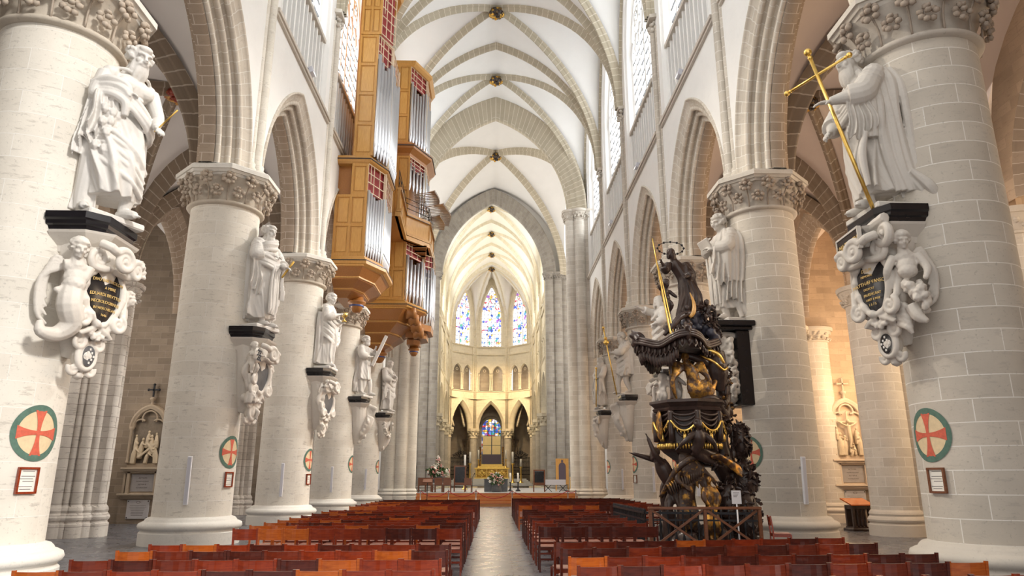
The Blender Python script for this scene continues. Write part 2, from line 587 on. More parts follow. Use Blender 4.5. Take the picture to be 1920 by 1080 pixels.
M['dwoodg'] = two_tone('gilded_carved_oak', (.05, .026, .017), (.50, .26, .06), 6.0, .55, .68, .4, 1, .4)
M['bwood'] = wood('brown_barrier_wood', (.14, .045, .016), (.22, .075, .028), .35, 3, 0)
M['goldwood'] = two_tone('old_gold_on_wood', (.075, .032, .014), (.56, .29, .065), 6.0, .44, .62, .42, 1, .4)
M['stagew'] = wood('orange_stage_oak', (.46, .19, .045), (.60, .28, .08), .3, 2, 0)
M['carpet'] = plain('grey_stone_platform', (.40, .41, .43), .3)
M['putti'] = stone('pale_putti_paint', (.62, .56, .50), .1, None, dark=.4, darkc=(.3, .25, .2))
M['dcloud'] = plain('blackened_cloud_carving', (.045, .045, .065), .34, var=.3, scale=5, bstr=.2)
M['spaper'] = plain('sign_paper', (.80, .80, .84), .7)
M['stepw'] = plain('pale_step_marble', (.66, .645, .61), .4, var=.05)
M['golda'] = two_tone('aged_gold_ground', (.62, .36, .06), (.30, .13, .02), 5, .5, .6, .35, 1, .2)
M['goldb'] = plain('bright_altar_gold', (.90, .62, .16), .3, .85, var=.1)
M['leaf'] = plain('green_leaves', (.045, .115, .03), .5, var=.4, scale=10)
M['flower'] = plain('white_petals', (.86, .82, .76), .6)
M['pink'] = plain('pink_petals', (.76, .36, .34), .6)
M['candle'] = plain('wax', (.88, .85, .78), .5)
M['rope'] = plain('red_rope', (.42, .02, .03), .7)
M['purple'] = plain('dark_violet_panel', (.11, .085, .12), .5)

def floor_mat():
    m, nt, b = new_mat('slate_floor_tiles')
    tc = nt.nodes.new('ShaderNodeTexCoord')
    ob = tc.outputs['Object']
    mp = nt.nodes.new('ShaderNodeMapping'); nt.links.new(ob, mp.inputs['Vector'])
    mp.inputs['Location'].default_value = (.02, 0, 0)
    br = nt.nodes.new('ShaderNodeTexBrick'); nt.links.new(mp.outputs[0], br.inputs['Vector'])
    br.inputs['Scale'].default_value = 1; br.inputs['Brick Width'].default_value = .78; br.inputs['Row Height'].default_value = .55
    br.inputs['Mortar Size'].default_value = .012; br.offset = .5
    br.inputs['Color1'].default_value = (.115, .12, .14, 1); br.inputs['Color2'].default_value = (.16, .16, .178, 1)
    br.inputs['Mortar'].default_value = (.05, .05, .055, 1)
    n = noise_tex(nt, ob, 3.0, 6, .6)
    c = mixc(nt, 1.0, br.outputs['Color'], ramp(nt, n, [(.3, (.75, .75, .78)), (.7, (1.2, 1.17, 1.12))]), 'MULTIPLY')
    nt.links.new(c, b.inputs['Base Color'])
    b.inputs['Roughness'].default_value = .24
    b.inputs['Specular IOR Level'].default_value = .35
    nt.links.new(ramp(nt, n, [(.3, .24), (.7, .34)]), b.inputs['Roughness'])
    bump(nt, b, br.outputs['Fac'], .10, .003)
    return m
M['floor'] = floor_mat()

GLASS_E = 4.0
def clear_glass():
    """daylit clear leaded panes: small diagonal quarries and saddle bars, UV in metres"""
    m, nt, b = new_mat('leaded_daylight_glass')
    tc = nt.nodes.new('ShaderNodeTexCoord')
    uv = tc.outputs['UV']
    br = nt.nodes.new('ShaderNodeTexBrick'); nt.links.new(uv, br.inputs['Vector'])
    br.inputs['Scale'].default_value = 1; br.inputs['Brick Width'].default_value = .26; br.inputs['Row Height'].default_value = .36
    br.inputs['Mortar Size'].default_value = .018; br.inputs['Mortar Smooth'].default_value = .1
    br2 = nt.nodes.new('ShaderNodeTexBrick'); nt.links.new(uv, br2.inputs['Vector'])
    br2.inputs['Scale'].default_value = 1; br2.inputs['Brick Width'].default_value = 40; br2.inputs['Row Height'].default_value = 1.05
    br2.inputs['Mortar Size'].default_value = .045; br2.inputs['Mortar Smooth'].default_value = .1
    f = nt.nodes.new('ShaderNodeMath'); f.operation = 'MAXIMUM'
    a = nt.nodes.new('ShaderNodeMath'); a.operation = 'MULTIPLY'; a.inputs[1].default_value = .94
    nt.links.new(br.outputs['Fac'], a.inputs[0])
    nt.links.new(a.outputs[0], f.inputs[0]); nt.links.new(br2.outputs['Fac'], f.inputs[1])
    n = noise_tex(nt, tc.outputs['Object'], 3.5, 2, .5)
    col = mixc(nt, n, (1.0, .985, .96), (.90, .96, 1.0))
    c = mixc(nt, f.outputs[0], col, (.05, .05, .055))
    nt.links.new(c, b.inputs['Emission Color'])
    b.inputs['Emission Strength'].default_value = GLASS_E
    b.inputs['Base Color'].default_value = (.3, .3, .3, 1)
    b.inputs['Roughness'].default_value = .2
    return m
M['glass'] = clear_glass()

def stained_glass(name, strength, scale=2.2, white=.45, bars=(.55, .62)):
    """daylit stained glass: coloured cells, lead lines, saddle bars"""
    m, nt, b = new_mat(name)
    tc = nt.nodes.new('ShaderNodeTexCoord')
    uv = tc.outputs['UV']
    mp = nt.nodes.new('ShaderNodeMapping'); nt.links.new(uv, mp.inputs['Vector'])
    vo = nt.nodes.new('ShaderNodeTexVoronoi'); vo.inputs['Scale'].default_value = scale
    nt.links.new(mp.outputs[0], vo.inputs['Vector'])
    ve = nt.nodes.new('ShaderNodeTexVoronoi'); ve.feature = 'DISTANCE_TO_EDGE'; ve.inputs['Scale'].default_value = scale
    nt.links.new(mp.outputs[0], ve.inputs['Vector'])
    sep = nt.nodes.new('ShaderNodeSeparateColor'); nt.links.new(vo.outputs['Color'], sep.inputs[0])
    c1 = ramp(nt, sep.outputs[0], [(0, (.04, .09, .45)), (.16, (.62, .05, .06)), (.30, (.05, .30, .20)), (.42, (.80, .50, .06)), (.55, (.26, .09, .40)), (.70, (.10, .25, .62)), (.85, (.75, .30, .12)), (1, (.35, .55, .75))])
    c1.node.color_ramp.interpolation = 'CONSTANT'
    big = noise_tex(nt, uv, .55, 2, .5)
    ad = nt.nodes.new('ShaderNodeMath'); ad.operation = 'ADD'; nt.links.new(sep.outputs[1], ad.inputs[0]); nt.links.new(big, ad.inputs[1])
    cmp_ = nt.nodes.new('ShaderNodeMath'); cmp_.operation = 'LESS_THAN'; cmp_.inputs[1].default_value = white*2
    nt.links.new(ad.outputs[0], cmp_.inputs[0])
    c = mixc(nt, cmp_.outputs[0], c1, (.92, .92, 1.0))
    lead = ramp(nt, ve.outputs['Distance'], [(.012, 1.0), (.03, 0.0)])
    br = nt.nodes.new('ShaderNodeTexBrick'); nt.links.new(uv, br.inputs['Vector'])
    br.inputs['Scale'].default_value = 1; br.inputs['Brick Width'].default_value = bars[0]; br.inputs['Row Height'].default_value = bars[1]
    br.inputs['Mortar Size'].default_value = .028; br.offset = 0
    mx = nt.nodes.new('ShaderNodeMath'); mx.operation = 'MAXIMUM'
    nt.links.new(lead, mx.inputs[0]); nt.links.new(br.outputs['Fac'], mx.inputs[1])
    c = mixc(nt, mx.outputs[0], c, (.01, .01, .015))
    nt.links.new(c, b.inputs['Emission Color'])
    b.inputs['Emission Strength'].default_value = strength
    b.inputs['Base Color'].default_value = (.04, .04, .05, 1)
    return m
M['glass_l'] = emit('chapel_window_daylight', (1, .93, .85), 2.5)
M['glass_r'] = emit('warm_chapel_window_daylight', (1, .76, .50), 4.5)
M['stained'] = stained_glass('stained_glass_figures', 1.7, 3.0, .62)
M['stained2'] = stained_glass('stained_glass_chapel', 1.0, 2.6, .36)
# ------------------------------------------------------------------ the building: dimensions in metres
BAY = 8.25
PY = [11.6+BAY*i for i in range(5)]          # round piers
YS = [3.35+BAY*i for i in range(7)]          # bay lines 3.35 .. 52.85
WX, WT = 7.3, 1.4                            # nave wall face and thickness
ZC, ZS, ZT, ZW = 10.3, 16.7, 20.0, 22.2      # abacus, string course, window sill, vault springing
VH = 9.8                                     # vault rise
CHX, CHA, CHR = -.45, 5.85, 6.332            # choir axis, half width, octagon radius
CHY = 99.9
STEP = -.45                                  # the aisle floor lies a little lower

def fshape(u, a=7.3, h=VH):
    return arch_z(a, h, a*min(1.0, abs(u)))/h

# floor: nave level, falling gently to the aisles
fl = MB()
ys = [-2.0, 3.35, 53, 72, 116]
xs = [-21, -15, -10.6, -9.5, 0, 9.5, 10.6, 15, 21]
fz = [STEP, STEP, STEP, 0, 0, 0, STEP, STEP, STEP]
for j in range(len(ys)-1):
    for i in range(len(xs)-1):
        zz = fz if j < 2 else [0]*9
        quad(fl, [(xs[i], ys[j], zz[i]), (xs[i+1], ys[j], zz[i+1]), (xs[i+1], ys[j+1], zz[i+1]), (xs[i], ys[j+1], zz[i])])
floor = struct('floor', fl, M['floor'])

# arch moulding profiles (o inwards, d depth)
def roll(o, d, r, a0, a1, n=7):
    return [(o+r*math.cos(a0+(a1-a0)*k/(n-1)), d+r*math.sin(a0+(a1-a0)*k/(n-1))) for k in range(n)]
PROF_N = [(-.07, 0), (-.07, -.05), (-.01, -.07), (.02, -.02), (.05, .04), (.20, .07), (.24, .12)] + roll(.31, .20, .085, -2.0, 1.2) + \
         [(.30, .30), (.36, .36), (.42, .37)] + roll(.50, .42, .085, -2.0, 1.2) + [(.50, .52), (.56, .58), (.64, .58)] + roll(.72, .63, .08, -1.9, .8)
PROF_S = [(.79, .69), (.85, .74), (.85, 1.08), (.79, 1.12), (.62, 1.14), (.60, 1.24), (.42, 1.27), (.38, 1.36), (.10, 1.40), (0, 1.40)]
RIBP = [(-.12, -.24), (.10, -.24), (.14, -.19), (.16, -.12), (.24, -.13), (.30, -.09), (.33, -.07), (.40, -.065), (.44, 0), (.40, .065), (.33, .07), (.30, .09), (.24, .13), (.16, .12), (.14, .19), (.10, .24), (-.12, .24)]
RIBD = [(o*.85, d*.8) for o, d in RIBP]
ARCHP = [(0, -.95), (.16, -.95), (.22, -.86), (.30, -.84), (.36, -.74), (.62, -.72), (.70, -.62), (.76, -.60), (.82, -.50), (1.08, -.48), (1.16, -.38), (1.22, -.36), (1.28, -.26), (1.50, -.24), (1.50, .24), (1.22, .36), (.82, .5), (.36, .74), (0, .95)]

AO, AH = 3.6, 5.3
walls = {}
for sg, nm in ((-1, 'left'), (1, 'right')):
    fm = lambda Y, sg=sg: (lambda s, z, d: (sg*(WX+d), Y+s, z))
    w = MB()
    for i in range(6):
        Yc = YS[i]+BAY/2
        wall_over_arch(w, AO, AH, ZC, BAY/2, ZS, fm(Yc), 0, flip=(sg > 0))
        wall_over_arch(w, AO, AH, ZC, BAY/2, ZS+.3, fm(Yc), WT, flip=(sg < 0))
        # piers of wall between the tall windows
        for s0, s1 in ((-BAY/2, -3.2), (3.2, BAY/2)):
            quad(w, [(sg*WX, Yc+s0, ZS), (sg*WX, Yc+s1, ZS), (sg*WX, Yc+s1, 24.4), (sg*WX, Yc+s0, 24.4)])
        wall_over_arch(w, 3.2, 6.1, 24.4, BAY/2, lambda s: ZW+VH*fshape(s/(BAY/2))+.05, fm(Yc), 0, flip=(sg > 0))
        # reveals of the window recess and the back of the blind stage
        for s in (-3.2, 3.2):
            quad(w, [(sg*WX, Yc+s, ZS), (sg*(WX+1.0), Yc+s, ZS), (sg*(WX+1.0), Yc+s, 24.4), (sg*WX, Yc+s, 24.4)])
        quad(w, [(sg*(WX+.95), Yc-3.2, ZS), (sg*(WX+.95), Yc+3.2, ZS), (sg*(WX+.95), Yc+3.2, ZT+.1), (sg*(WX+.95), Yc-3.2, ZT+.1)])
        quad(w, [(sg*WX, Yc-3.2, ZS+.02), (sg*(WX+.95), Yc-3.2, ZS+.3), (sg*(WX+.95), Yc+3.2, ZS+.3), (sg*WX, Yc+3.2, ZS+.02)])
    wall = struct('wall_'+nm, w, M['wallw'])
    walls[sg] = wall
    for i in range(6):
        Yc = YS[i]+BAY/2
        a = MB(); arch_sweep(a, AO, AH, PROF_N, lambda s, z, d: fm(Yc)(s, ZC+z, d), 18, flip=(sg < 0))
        obj('arcade_arch', a, M['arch'], wall)
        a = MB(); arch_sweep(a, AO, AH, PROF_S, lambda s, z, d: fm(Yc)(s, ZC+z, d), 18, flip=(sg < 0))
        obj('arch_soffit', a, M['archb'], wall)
        # window: jamb and head moulding, tracery, glass
        e = MB()
        arch_sweep(e, 3.2, 6.1, [(0, 0), (.05, .10), (.13, .14), (.16, .24), (.10, .30), (.14, .42), (.24, .46), (.24, .95)], lambda s, z, d: fm(Yc)(s, 24.4+z, d), 12, leg=24.4-ZS, flip=(sg < 0))
        obj('window_jamb', e, M['wallw'], wall)
        # string course
        st = MB()
        box(st, sg*(WX-.16), sg*(WX+.02), Yc-3.75, Yc+3.75, ZS-.16, ZS-.02); box(st, sg*(WX-.10), sg*(WX+.02), Yc-3.75, Yc+3.75, ZS-.26, ZS-.16)
        obj('string_course', st, M['base_r'], wall)
        # tracery of the blind stage
        tr = MB()
        nl = 6; lw = 6.0/nl
        for k in range(nl*2+1):
            s = -3.0+k*lw/2
            t = .075 if k % 2 == 0 else .045
            box(tr, sg*(WX+.22), sg*(WX+.62), Yc+s-t, Yc+s+t, ZS+.05, ZT)
            if k < nl*2:      # small pointed heads
                for q in (0, 1):
                    arch_sweep(tr, lw/4, .42, [(0, -.08), (.05, -.05), (.05, .05), (0, .08)], lambda s2, z, d: (sg*(WX+.42+d), Yc+s+lw/4+s2, ZT-.75+z), 5, flip=(sg < 0)) if q == 0 else None
                box(tr, sg*(WX+.34), sg*(WX+.5), Yc+s, Yc+s+lw/2, ZT-.28, ZT)
        obj('blind_tracery', tr, M['wallw'], wall)
        sl = MB()
        box(sl, sg*(WX+.12), sg*(WX+.95), Yc-3.15, Yc+3.15, ZT-.05, ZT+.14)
        obj('window_sill', sl, M['base_r'], wall)
        wn = MB()
        gz = lambda s: 24.4+arch_z(2.98, 5.75, s)
        S = [-2.98*math.cos(PI*k/28) for k in range(29)]
        for k in range(28):
            p = [(S[k], ZT+.1), (S[k+1], ZT+.1), (S[k+1], gz(S[k+1])), (S[k], gz(S[k]))]
            quad(wn, [(sg*(WX+.56), Yc+q[0], q[1]) for q in p], uv=p)
        win = obj('window_%d' % (i+1 if sg < 0 else i+7), wn, M['glass'])
        win['kind'] = 'structure'
        mu = MB()
        for k in range(1, nl):
            s = -3.0+k*lw
            t = .07 if k != 3 else .10
            box(mu, sg*(WX+.46), sg*(WX+.60), Yc+s-t, Yc+s+t, ZT+.1, 24.4+arch_z(2.98, 5.75, s)-(.0 if k == 3 else 1.2))
        for cs, aa, hh, zz in [(-1.5, 1.45, 3.2, 24.6), (1.5, 1.45, 3.2, 24.6)] + [(-2.5+k, .48, .9, 24.6) for k in range(6)]:
            arch_sweep(mu, aa, hh, [(0, -.10), (.09, -.07), (.09, .07), (0, .10)], lambda s2, z, d: (sg*(WX+.49+d), Yc+cs+s2, zz+z), 7, flip=(sg < 0))
        for cs, cz, rr in [(0, 28.3, .85), (-1.5, 26.55, .52), (1.5, 26.55, .52)]:
            for k in range(4):
                an = k*PI/2+PI/4
                pts = [(sg*(WX+.49), Yc+cs+rr*.5*math.cos(an)+rr*.5*math.cos(b), cz+rr*.5*math.sin(an)+rr*.5*math.sin(b)) for b in np.linspace(an-2.0, an+2.0, 9)]
                tube(mu, pts, .06, 5, 1)
        obj('tracery', mu, M['wallw'], win)
        sb = MB()
        for z in np.arange(ZT+.6, 29.6, .62):
            hs = 2.95 if z < 24.4 else max(.2, 2.95-(z-24.4)*.45)
            box(sb, sg*(WX+.50), sg*(WX+.54), Yc-hs, Yc+hs, z-.035, z+.035)
        obj('saddle_bars', sb, M['slate'], win)
        # flood lamps stand on the string course (added later)
    # vault shafts at every pier
    for k, Y in enumerate(YS[1:6]):
        sh = MB()
        for dx, dy, r in ((-.06, 0, .15), (.05, -.25, .11), (.05, .25, .11)):
            prof = [(r*1.75, 0), (r*1.75, .25), (r*1.35, .32), (r*1.5, .42), (r*1.0, .5), (r, 11.2), (r*1.3, 11.24), (r*1.3, 11.32), (r, 11.36)]
            lathe(sh, prof, (sg*(WX+dx), Y+dy, ZC+.02), 12)
        prism(sh, [(sg*(WX-.30), Y-.42), (sg*(WX-.30), Y+.42), (sg*(WX+.1), Y+.52), (sg*(WX+.1), Y-.52)][::sg], 22.0, 22.18)
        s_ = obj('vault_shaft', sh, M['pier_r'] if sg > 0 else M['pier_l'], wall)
        lf = MB()
        rr = random.Random(k)
        for q in range(26):
            ell(lf, (sg*(WX-.12+rr.uniform(-.12, .1)), Y+rr.uniform(-.36, .36), 21.6+rr.uniform(-.12, .36)), (.09, .11, .09), None, 1)
        obj('shaft_foliage', lf, M['base_r'], wall)

# ---- vaults
def vault_bay(mb, x0, x1, y0, y1, zs, h, n=20, f=fshape):
    vs, fs = [], []
    for j in range(n+1):
        for i in range(n+1):
            u, v = -1+2*i/n, -1+2*j/n
            vs.append(((x0+x1)/2+(x1-x0)/2*u, (y0+y1)/2+(y1-y0)/2*v, zs+h*f(min(abs(u), abs(v)))))
    for j in range(n):
        for i in range(n):
            a = j*(n+1)+i
            q = (a, a+1, a+n+2, a+n+1)
            if (i < n/2) == (j < n/2): fs += [(q[0], q[1], q[2]), (q[0], q[2], q[3])]
            else: fs += [(q[0], q[1], q[3]), (q[1], q[2], q[3])]
    mb.add(vs, [t[::-1] for t in fs], None, True)
    return mb

def rib_line(P0, P1, zs, h, prof, mat, parent, name='diagonal_rib', n=14, a=None):
    """pointed rib between two springings in plan"""
    P0, P1 = np.array(P0, float), np.array(P1, float)
    c = (P0+P1)/2; u = P1-P0; L = np.linalg.norm(u)/2; u = u/np.linalg.norm(u); w = np.array([-u[1], u[0]])
    m = MB()
    k = L/(a or 7.3)
    # stretch the cross-section arch in plan so the rib lies in the groin
    arch_sweep(m, a or 7.3, h, prof, lambda s, z, d: tuple(c+u*s*k+w*d)+(zs+z,), n)
    return obj(name, m, mat, parent)

BOSSM = None
def boss(c, parent, r=.5, mat='gold'):
    global BOSSM
    if BOSSM is None:
        m = MB(); rr = random.Random(5)
        lathe(m, [(.0, -.34), (.22, -.33), (.36, -.24), (.46, -.08), (.46, .12), (.3, .2)], (0, 0, 0), 16)
        for k in range(12):
            a = 2*PI*k/12
            ell(m, (.40*math.cos(a), .40*math.sin(a), -.12), (.16, .16, .13), None, 1)
        for k in range(16):
            a = rr.uniform(0, 2*PI); q = rr.uniform(0, .28)
            ell(m, (q*math.cos(a), q*math.sin(a), -.33), (.10, .08, .09), None, 1)
        BOSSM = m.mesh('boss')
    o = obj('boss', BOSSM.copy(), M[mat], parent)
    o.location = c; o.scale = (r*2, r*2, r*2)
    return o
M['boss'] = two_tone('gilded_boss', (.045, .03, .022), (.72, .42, .08), 2.2, .48, .56, .35, 1, .3)
M['bossr'] = two_tone('red_gilded_boss', (.30, .05, .03), (.60, .34, .08), 2.0, .50, .60, .45, 0, .3)

v = MB()
for i in range(6): vault_bay(v, -WX, WX, YS[i], YS[i+1], ZW, VH)
ceil = struct('ceiling', v, M['vault'])
for Y in YS[1:6]:
    rib_line((-WX, Y), (WX, Y), ZW, VH, RIBP, M['rib'], ceil, 'transverse_rib', 18)
for i in range(2, 6):
    y0, y1 = YS[i], YS[i+1]
    for p, q in (((-WX, y0), (WX, y1)), ((WX, y0), (-WX, y1))):
        rib_line(p, q, ZW, VH, RIBD, M['rib'], ceil, 'diagonal_rib', 18)
    boss((0, (y0+y1)/2, ZW+VH-.42), ceil, .5, 'boss')
for i in range(6):       # ribs against the walls
    for sg in (-1, 1):
        m = MB()
        arch_sweep(m, BAY/2, VH, [(-.05, -.12), (.10, -.12), (.16, -.05), (.16, .1)], lambda s, z, d: (sg*(WX-.02+d), YS[i]+BAY/2+s, ZW+z), 12, flip=(sg < 0))
        obj('wall_rib', m, M['rib'], ceil)

# ---- crossing
CY0, CY1 = 52.85, 71.4
v = MB(); vault_bay(v, -WX, WX, CY0, CY1, ZW, VH, 24)
for sg in (-1, 1):     # transept closures
    for x in (sg*13.0,):
        quad(v, [(x, CY0-.6, 0), (x, CY1+.6, 0), (x, CY1+.6, 33), (x, CY0-.6, 33)])
    quad(v, [(sg*WX, CY0-.6, 33), (sg*13, CY0-.6, 33), (sg*13, CY1+.6, 33), (sg*WX, CY1+.6, 33)])
    for Y in (CY0-.2, CY1+.4):
        quad(v, [(sg*8.6, Y, 0), (sg*13, Y, 0), (sg*13, Y, 33), (sg*8.6, Y, 33)])
crossing = struct('ceiling', v, M['vault'])
for p, q in (((-WX, CY0+.5), (WX, CY1-.5)), ((WX, CY0+.5), (-WX, CY1-.5))):
    rib_line(p, q, ZW, VH, [(o*1.1, d*1.1) for o, d in RIBP], M['grib'] if 'grib' in M else M['rib'], crossing, 'diagonal_rib', 18)
boss((0, (CY0+CY1)/2, ZW+VH-.45), crossing, .55, 'boss')
for Y, nm, mt in ((CY0, 'crossing_arch', 'rib'), (CY1, 'crossing_arch', 'grey')):
    m = MB(); aa = 7.25 if Y == CY0 else 6.6
    arch_sweep(m, aa, VH if Y == CY0 else 9.6, ARCHP if Y == CY0 else [(o*.85, d) for o, d in ARCHP], lambda s, z, d: (s+(0 if Y == CY0 else -.2), Y+d, ZW+z), 22)
    obj(nm, m, M[mt], crossing)
m = MB()     # wall over the far crossing arch
wall_over_arch(m, 6.6, 9.6, ZW, 7.6, lambda s: 33.2, lambda s, z, d: (s-.2, CY1-.3, z), 0)
obj('arch_spandrel', m, M['vault'], crossing)
tw = MB()  # unseen glowing panes, added to light the stage
for sg in (-1, 1):
    p = [(CY0+4, 8), (CY1-4, 8), (CY1-4, 24), (CY0+4, 24)]
    quad(tw, [(sg*12.9, a, b) for a, b in p], uv=p)
w_ = obj('window_13', tw, M['glass_l']); w_['kind'] = 'structure'

def clustered_pier(label, circles, c, z_cap, mat, base_mat, rz=0.0, base_h=.95, cap_h=.6, abacus=.18, group=None, leaves=20, z0=0.0, name='clustered_pier', n=150, cat='pier'):
    t = thing(name, label, cat, (c[0], c[1], z0), rz, group, 'thing')
    def sc(k, off=0.0): return [(x, y, r*k+off) for x, y, r in circles]
    cc = (sum(q[0] for q in circles)/len(circles), sum(q[1] for q in circles)/len(circles))
    b = MB()
    lev = [(0, .16), (base_h*.42, .16), (base_h*.46, .10), (base_h*.50, .10), (base_h*.55, .15), (base_h*.62, .17), (base_h*.70, .13), (base_h*.76, .07), (base_h*.84, .10), (base_h*.92, .07), (base_h, .0)]
    loft(b, [[(x, y, z) for x, y in scallop(sc(1, o), n, cc)] for z, o in lev], smooth=False)
    obj('base', b, base_mat, t)
    s = MB(); prism(s, scallop(sc(1), n, cc), base_h, z_cap-cap_h-abacus, smooth=False)
    obj('shaft', s, mat, t)
    cp = MB()
    lev = [(0, 0), (.02, .06), (.09, .07), (.12, .02), (cap_h*.5, .05), (cap_h, .20), (cap_h, .27), (cap_h+abacus*.5, .30), (cap_h+abacus, .30)]
    loft(cp, [[(x, y, z_cap-cap_h-abacus+z) for x, y in scallop(sc(1, o), n, cc)] for z, o in lev], smooth=False)
    obj('capital', cp, base_mat, t)
    if leaves:
        lf = MB(); rr = random.Random(len(label))
        out = scallop(sc(1, .10), n, cc)
        for row in range(2):
            for k in range(leaves):
                x, y = out[int((k+.5*row)*n/leaves) % n]
                for q in range(3):
                    ell(lf, (x+rr.uniform(-.05, .05), y+rr.uniform(-.05, .05), z_cap-abacus-cap_h*(.68-.45*row)+rr.uniform(-.08, .08)), (.09, .09, .075), None, 1)
        obj('capital_foliage', lf, base_mat, t)
    return t

for sg in (-1, 1):
    side = 'left' if sg < 0 else 'right'
    clustered_pier('tall clustered crossing pier behind the last round pier of the %s arcade' % side,
                   [(-.95, -.25, .40), (-.30, -.55, .42), (.42, -.35, .46), (.85, .25, .42), (.1, .3, .8), (-.8, .4, .5)] if sg > 0 else
                   [(.95, -.25, .40), (.30, -.55, .42), (-.42, -.35, .46), (-.85, .25, .42), (-.1, .3, .8), (.8, .4, .5)],
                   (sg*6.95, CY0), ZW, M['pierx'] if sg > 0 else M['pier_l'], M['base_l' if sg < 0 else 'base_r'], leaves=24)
    clustered_pier('weathered grey clustered pier at the choir entrance, %s of the altar' % side,
                   [(-.60, -.30, .46), (.25, -.35, .46), (.95, .0, .40), (.2, .4, .7)] if sg > 0 else [(.60, -.30, .46), (-.25, -.35, .46), (-.95, .0, .40), (-.2, .4, .7)],
                   (sg*6.55-.2, CY1), ZW+.3, M['grey'], M['grey'], leaves=20)

# ---- choir and apse: wall panels
def choir_panel(parent, P0, P1, win, wide, idx, back=True):
    """wall between two ground points; interior on the left hand of P0->P1 reversed: depth grows outwards"""
    P0, P1 = np.array(P0, float), np.array(P1, float)
    c = (P0+P1)/2; u = P1-P0; w = np.linalg.norm(u); u /= w
    nrm = np.array([u[1], -u[0]])
    ctr = np.array([CHX, CHY if c[1] > 97 else c[1]])
    if np.dot(nrm, c-ctr) < 0: nrm = -nrm
    fmap = lambda s, z, d: tuple(c+u*s+nrm*d)+(z,)
    hw = w/2
    a = hw-.37 if not wide else hw-.52; hh = 4.1
    zs = 8.7
    m = MB()
    wall_over_arch(m, a, hh, zs, hw, 14.1, fmap, 0)
    # triforium
    k = 2 if not wide else 4
    step = (w-.9)/k; ta = step/2-.16
    for q in range(k):
        sc = -hw+.45+step*(q+.5)
        f2 = lambda s, z, d, sc=sc: fmap(sc+s, z, d)
        wall_over_arch(m, ta, ta*1.45, 16.9, step/2, 19.6, f2, .12, n=8)
    for s0, s1 in ((-hw, -hw+.45), (hw-.45, hw)):
        m.add([fmap(s0, 14.1, 0), fmap(s1, 14.1, 0), fmap(s1, 21, 0), fmap(s0, 21, 0)], [(0, 1, 2, 3)], None, False)
        s9 = s1 if s0 == -hw else s0
        m.add([fmap(s9, 14.1, 0), fmap(s9, 14.1, .2), fmap(s9, 21, .2), fmap(s9, 21, 0)], [(0, 1, 2, 3)], None, False)
    m.add([fmap(-hw, 19.6, .12), fmap(hw, 19.6, .12), fmap(hw, 21, .12), fmap(-hw, 21, .12)], [(0, 1, 2, 3)], None, False)
    m.add([fmap(-hw, 14.3, .1), fmap(hw, 14.3, .1), fmap(hw, 14.3, 1.3), fmap(-hw, 14.3, 1.3)], [(0, 1, 2, 3)], None, False)
    # window wall
    wa = hw-.85 if not wide else 2.6
    zt = lambda s: 22.4+9.5*fshape(s/hw)
    wall_over_arch(m, wa, 5.4, 25.3, hw, lambda s: zt(s)+.05, fmap, 0, z0=25.3)
    for s0, s1 in ((-hw, -wa), (wa, hw)):
        m.add([fmap(s0, 21, 0), fmap(s1, 21, 0), fmap(s1, 25.3, 0), fmap(s0, 25.3, 0)], [(0, 1, 2, 3)], None, False)
    wl = obj('apse_panel' if not wide else 'choir_bay', m, M['choir'], parent)
    b = MB()
    arch_sweep(b, a, hh, [(-.12, 0), (-.10, -.08), (0, -.08), (.03, .05), (.10, .10), (.15, .22), (.23, .26), (.27, .4), (.34, .46), (.34, .8), (.16, .95), (0, 1.0)], lambda s, z, d: fmap(s, zs+z, d), 12)
    obj('choir_arch', b, M['choir'], parent)
    t = MB()
    for q in range(k):
        sc = -hw+.45+step*(q+.5)
        arch_sweep(t, ta, ta*1.45, [(-.10, .12), (-.08, .04), (.02, .04), (.05, .14), (.10, .30)], lambda s, z, d: fmap(sc+s, 16.9+z, d), 8)
        # trefoil under each head
        for tz, ts, tr in ((17.25, 0, .20),):
            pts = [fmap(sc+tr*math.cos(x), 17.3+tr*math.sin(x), .25) for x in np.linspace(0, 2*PI, 13)]
            tube(t, pts, .045, 5, 1)
        for sd in (-1, 1):
            lathe(t, [(.17, 0), (.17, .12), (.10, .22), (.10, 2.15), (.17, 2.4), (.19, 2.5)], fmap(sc+sd*(ta+.02), 14.3, .22), 10)
    obj('gallery_arcade', t, M['choir'], parent)
    bk = MB(); bk.add([fmap(-hw, 14.2, 1.25), fmap(hw, 14.2, 1.25), fmap(hw, 19.8, 1.25), fmap(-hw, 19.8, 1.25)], [(0, 1, 2, 3)], None, False)
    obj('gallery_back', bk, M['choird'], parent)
    st = MB()
    for z, dd in ((14.1, .12), (20.9, .12), (19.75, .08)):
        st.add([fmap(-hw, z-.12, 0), fmap(hw, z-.12, 0), fmap(hw, z, -dd), fmap(-hw, z, -dd), fmap(hw, z+.08, -dd), fmap(-hw, z+.08, -dd), fmap(hw, z+.12, .1), fmap(-hw, z+.12, .1)],
               [(0, 1, 2, 3), (3, 2, 4, 5), (5, 4, 6, 7)], None, False)
    obj('string_course', st, M['choir'], parent)
    g = MB()
    S = [-wa*math.cos(PI*q/20) for q in range(21)]
    for q in range(20):
        p = [(S[q], 21), (S[q+1], 21), (S[q+1], 25.3+arch_z(wa, 5.4, S[q+1])), (S[q], 25.3+arch_z(wa, 5.4, S[q]))]
        g.add([fmap(x, z, .35) for x, z in p], [(0, 1, 2, 3)], [p], False)
    wn = obj('window_%d' % idx, g, M['stained'] if win else M['glass']); wn['kind'] = 'structure'
    tr = MB()
    arch_sweep(tr, wa, 5.4, [(-.22, 0), (-.20, -.09), (-.08, -.09), (-.04, .02), (0, .05), (.08, .14), (.12, .35)], lambda s, z, d: fmap(s, 25.3+z, d), 12, leg=4.3)
    nm = 2
